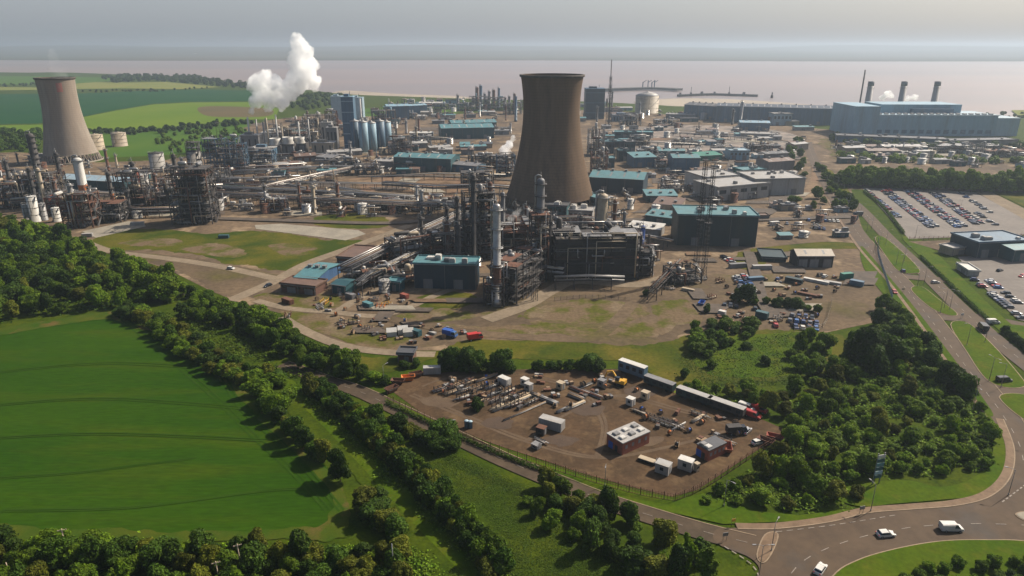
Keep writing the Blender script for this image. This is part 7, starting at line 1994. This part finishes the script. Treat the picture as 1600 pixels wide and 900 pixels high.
# far-off woods that read as one mass
def wood_mass(name, pix, n, hmin, hmax, mat, seed, leaf=1.6):
    rg = random.Random(seed); poly = [G(*p) for p in pix]
    x0, x1 = min(p.x for p in poly), max(p.x for p in poly); y0, y1 = min(p.y for p in poly), max(p.y for p in poly)
    b = MB(); k = 0
    while k < n:
        p = Vector((rg.uniform(x0, x1), rg.uniform(y0, y1), 0))
        if not inside(p, poly): continue
        k += 1
        h = rg.uniform(hmin, hmax); r = h * rg.uniform(0.4, 0.6)
        for _ in range(60):
            d = Vector((rg.gauss(0, 1), rg.gauss(0, 1), rg.gauss(0, 1) + 0.3)).normalized()
            leaf_card(b, p + Vector((d.x * r, d.y * r, h * 0.5 + d.z * h * 0.5)), (d + Vector((0, 0, 0.3))).normalized(), leaf * rg.uniform(0.7, 1.3), rg)
    return tag(b.build(name, mat), kind='stuff')
wood_mass('far_wood', [(160, 122), (200, 119), (300, 121), (385, 133), (385, 139), (330, 134), (240, 126), (170, 130)], 260, 8, 15, LEAF_D, 1, 2.6)
wood_mass('far_wood', [(-60, 206), (66, 206), (66, 236), (-60, 240)], 170, 5, 9, LEAF_D, 2, 1.6)
wood_mass('far_wood', [(130, 206), (240, 203), (380, 190), (400, 193), (330, 202), (240, 210), (140, 213)], 110, 4, 7, LEAF_D, 3, 1.5)
wood_mass('far_wood', [(440, 152), (470, 147), (540, 150), (545, 162), (480, 172), (430, 168)], 120, 6, 11, LEAF_D, 4, 2.2)
wood_mass('far_wood', [(120, 143), (200, 141), (330, 137), (330, 138), (240, 143.5), (130, 145)], 40, 3, 5, LEAF_D, 5, 1.8)
wood_mass('far_wood', [(240, 210), (330, 205), (390, 200), (395, 220), (340, 236), (250, 240)], 80, 3, 6, LEAF_M, 6, 1.4)
wood_mass('far_wood', [(1300, 215), (1420, 224), (1500, 228), (1500, 236), (1400, 232), (1300, 222)], 50, 4, 7, LEAF_M, 7, 1.5)
wood_mass('far_wood', [(1310, 244), (1420, 249), (1600, 252), (1600, 258), (1400, 255), (1310, 250)], 60, 4, 8, LEAF_Y, 11, 1.3)
wood_mass('far_wood', [(1296, 214), (1480, 227), (1620, 229), (1620, 234), (1470, 232), (1296, 222)], 70, 4, 8, LEAF_D, 12, 1.4)
wood_mass('far_wood', [(-60, 131), (70, 131), (90, 135), (-60, 136)], 40, 4, 7, LEAF_D, 8, 2.2)
wood_mass('far_wood', [(1500, 178), (1640, 176), (1700, 186), (1600, 186)], 30, 3, 6, LEAF_M, 9, 1.8)

# low undergrowth between the trunks and rough tussocks on the bank
def undergrowth(name, pix, n, hmax, leaf, mat, seed, clump=0.9, gap=-.12):
    rg = random.Random(seed); poly = smooth_path([G(*p) for p in pix], True, 3)
    x0, x1 = min(p.x for p in poly), max(p.x for p in poly); y0, y1 = min(p.y for p in poly), max(p.y for p in poly)
    b = MB(); k = 0
    while k < n:
        p = Vector((rg.uniform(x0, x1), rg.uniform(y0, y1), 0))
        if not inside(p, poly): continue
        k += 1
        if noise.noise(Vector((p.x * 0.09, p.y * 0.09, seed))) < gap: continue
        for _ in range(7):
            d = Vector((rg.gauss(0, clump), rg.gauss(0, clump), abs(rg.gauss(0, hmax * 0.4)) + 0.08))
            leaf_card(b, p + d, Vector((rg.gauss(0, .5), rg.gauss(0, .5), 1)).normalized(), leaf * rg.uniform(0.6, 1.3), rg)
    return tag(b.build(name, mat), kind='stuff')
undergrowth('undergrowth', W1, 1800, 2.2, 0.7, LEAF_D, 1, 1.5)
undergrowth('undergrowth', SC, 2600, 1.4, 0.45, LEAF_M, 2, 1.1)
undergrowth('undergrowth', [(450, 600), (540, 640), (700, 790), (800, 900), (760, 900), (640, 790), (500, 650)], 700, 1.0, 0.35, LEAF_M, 3)
undergrowth('tall_grass', [(600, 660), (740, 725), (840, 775), (930, 850), (960, 900), (800, 900), (720, 830), (620, 720)], 7500, 0.3, 0.15, LEAF_G, 4, 0.9, -.5)
undergrowth('tall_grass', [(700, 890), (900, 860), (1100, 900), (1100, 960), (700, 960)], 3200, 0.35, 0.15, LEAF_G, 5, 0.9, -.5)
undergrowth('undergrowth', [(-60, 850), (200, 850), (480, 860), (640, 860), (690, 900), (650, 970), (-60, 970)], 2600, 1.2, 0.38, LEAF_M, 6, 1.0)
undergrowth('tall_grass', [(1060, 560), (1240, 520), (1300, 560), (1240, 600), (1080, 600)], 1800, 0.35, 0.28, LEAF_G, 7, 1.0, -.4)
undergrowth('undergrowth', [(200, 488), (300, 500), (440, 520), (560, 580), (460, 590), (330, 560)], 1100, 1.2, 0.5, LEAF_M, 8, 1.2)
undergrowth('tall_grass', [(1130, 765), (1200, 725), (1240, 700), (1300, 740), (1200, 770)], 2200, 0.3, 0.16, LEAF_G, 9, 0.9, -.5)
def hedge(pix, wd, h, mat, label, seed, n=26):
    rg = random.Random(seed); path = smooth_path([G(*p) for p in pix], False, 6); b = MB()
    o = path[0].copy()
    for p, a in along(path, .5, 0):
        for _ in range(n):
            y = rg.uniform(-wd / 2, wd / 2); z = h * rg.uniform(.02, 1) * (1 - .25 * abs(2 * y / wd) ** 2) * rg.uniform(.85, 1.1)
            leaf_card(b, p - o + Vector((-sin(a) * y + rg.gauss(0, .2), cos(a) * y + rg.gauss(0, .2), z)), Vector((rg.gauss(0, .6), rg.gauss(0, .6), .8)).normalized(), .26 * rg.uniform(.7, 1.3), rg)
    x = b.build('hedge', mat, None, o); tag(x, label, 'hedge')
hedge([(604, 632), (690, 672), (780, 712), (870, 745)], 1.0, 1.5, LEAF_D, 'low dark clipped hedge between the lane and the rusty fence', 1)
hedge([(690, 578), (750, 583), (806, 583)], 2.2, 3.6, LEAF_D, 'tall dark clipped hedge along the top of the compound', 2, 40)
hedge([(1438, 402), (1480, 442), (1520, 480), (1550, 508)], 1.2, 1.8, LEAF_D, 'long dark clipped hedge beside the dual carriageway', 3)
hedge([(1350, 300), (1380, 326), (1412, 366)], 1.6, 2.2, LEAF_D, 'dark hedge along the left side of the big car park', 4)
print('plants', NT[0])
dups = [(k, v) for k, v in USED.items() if len(v) > 1]
if dups: print('SHARED LABELS', len(dups), [(k, len(v)) for k, v in dups[:40]])
bad = [k for k in USED if not 4 <= len(k.split()) <= 16]
if bad: print('LABEL LENGTH', len(bad), bad[:10])
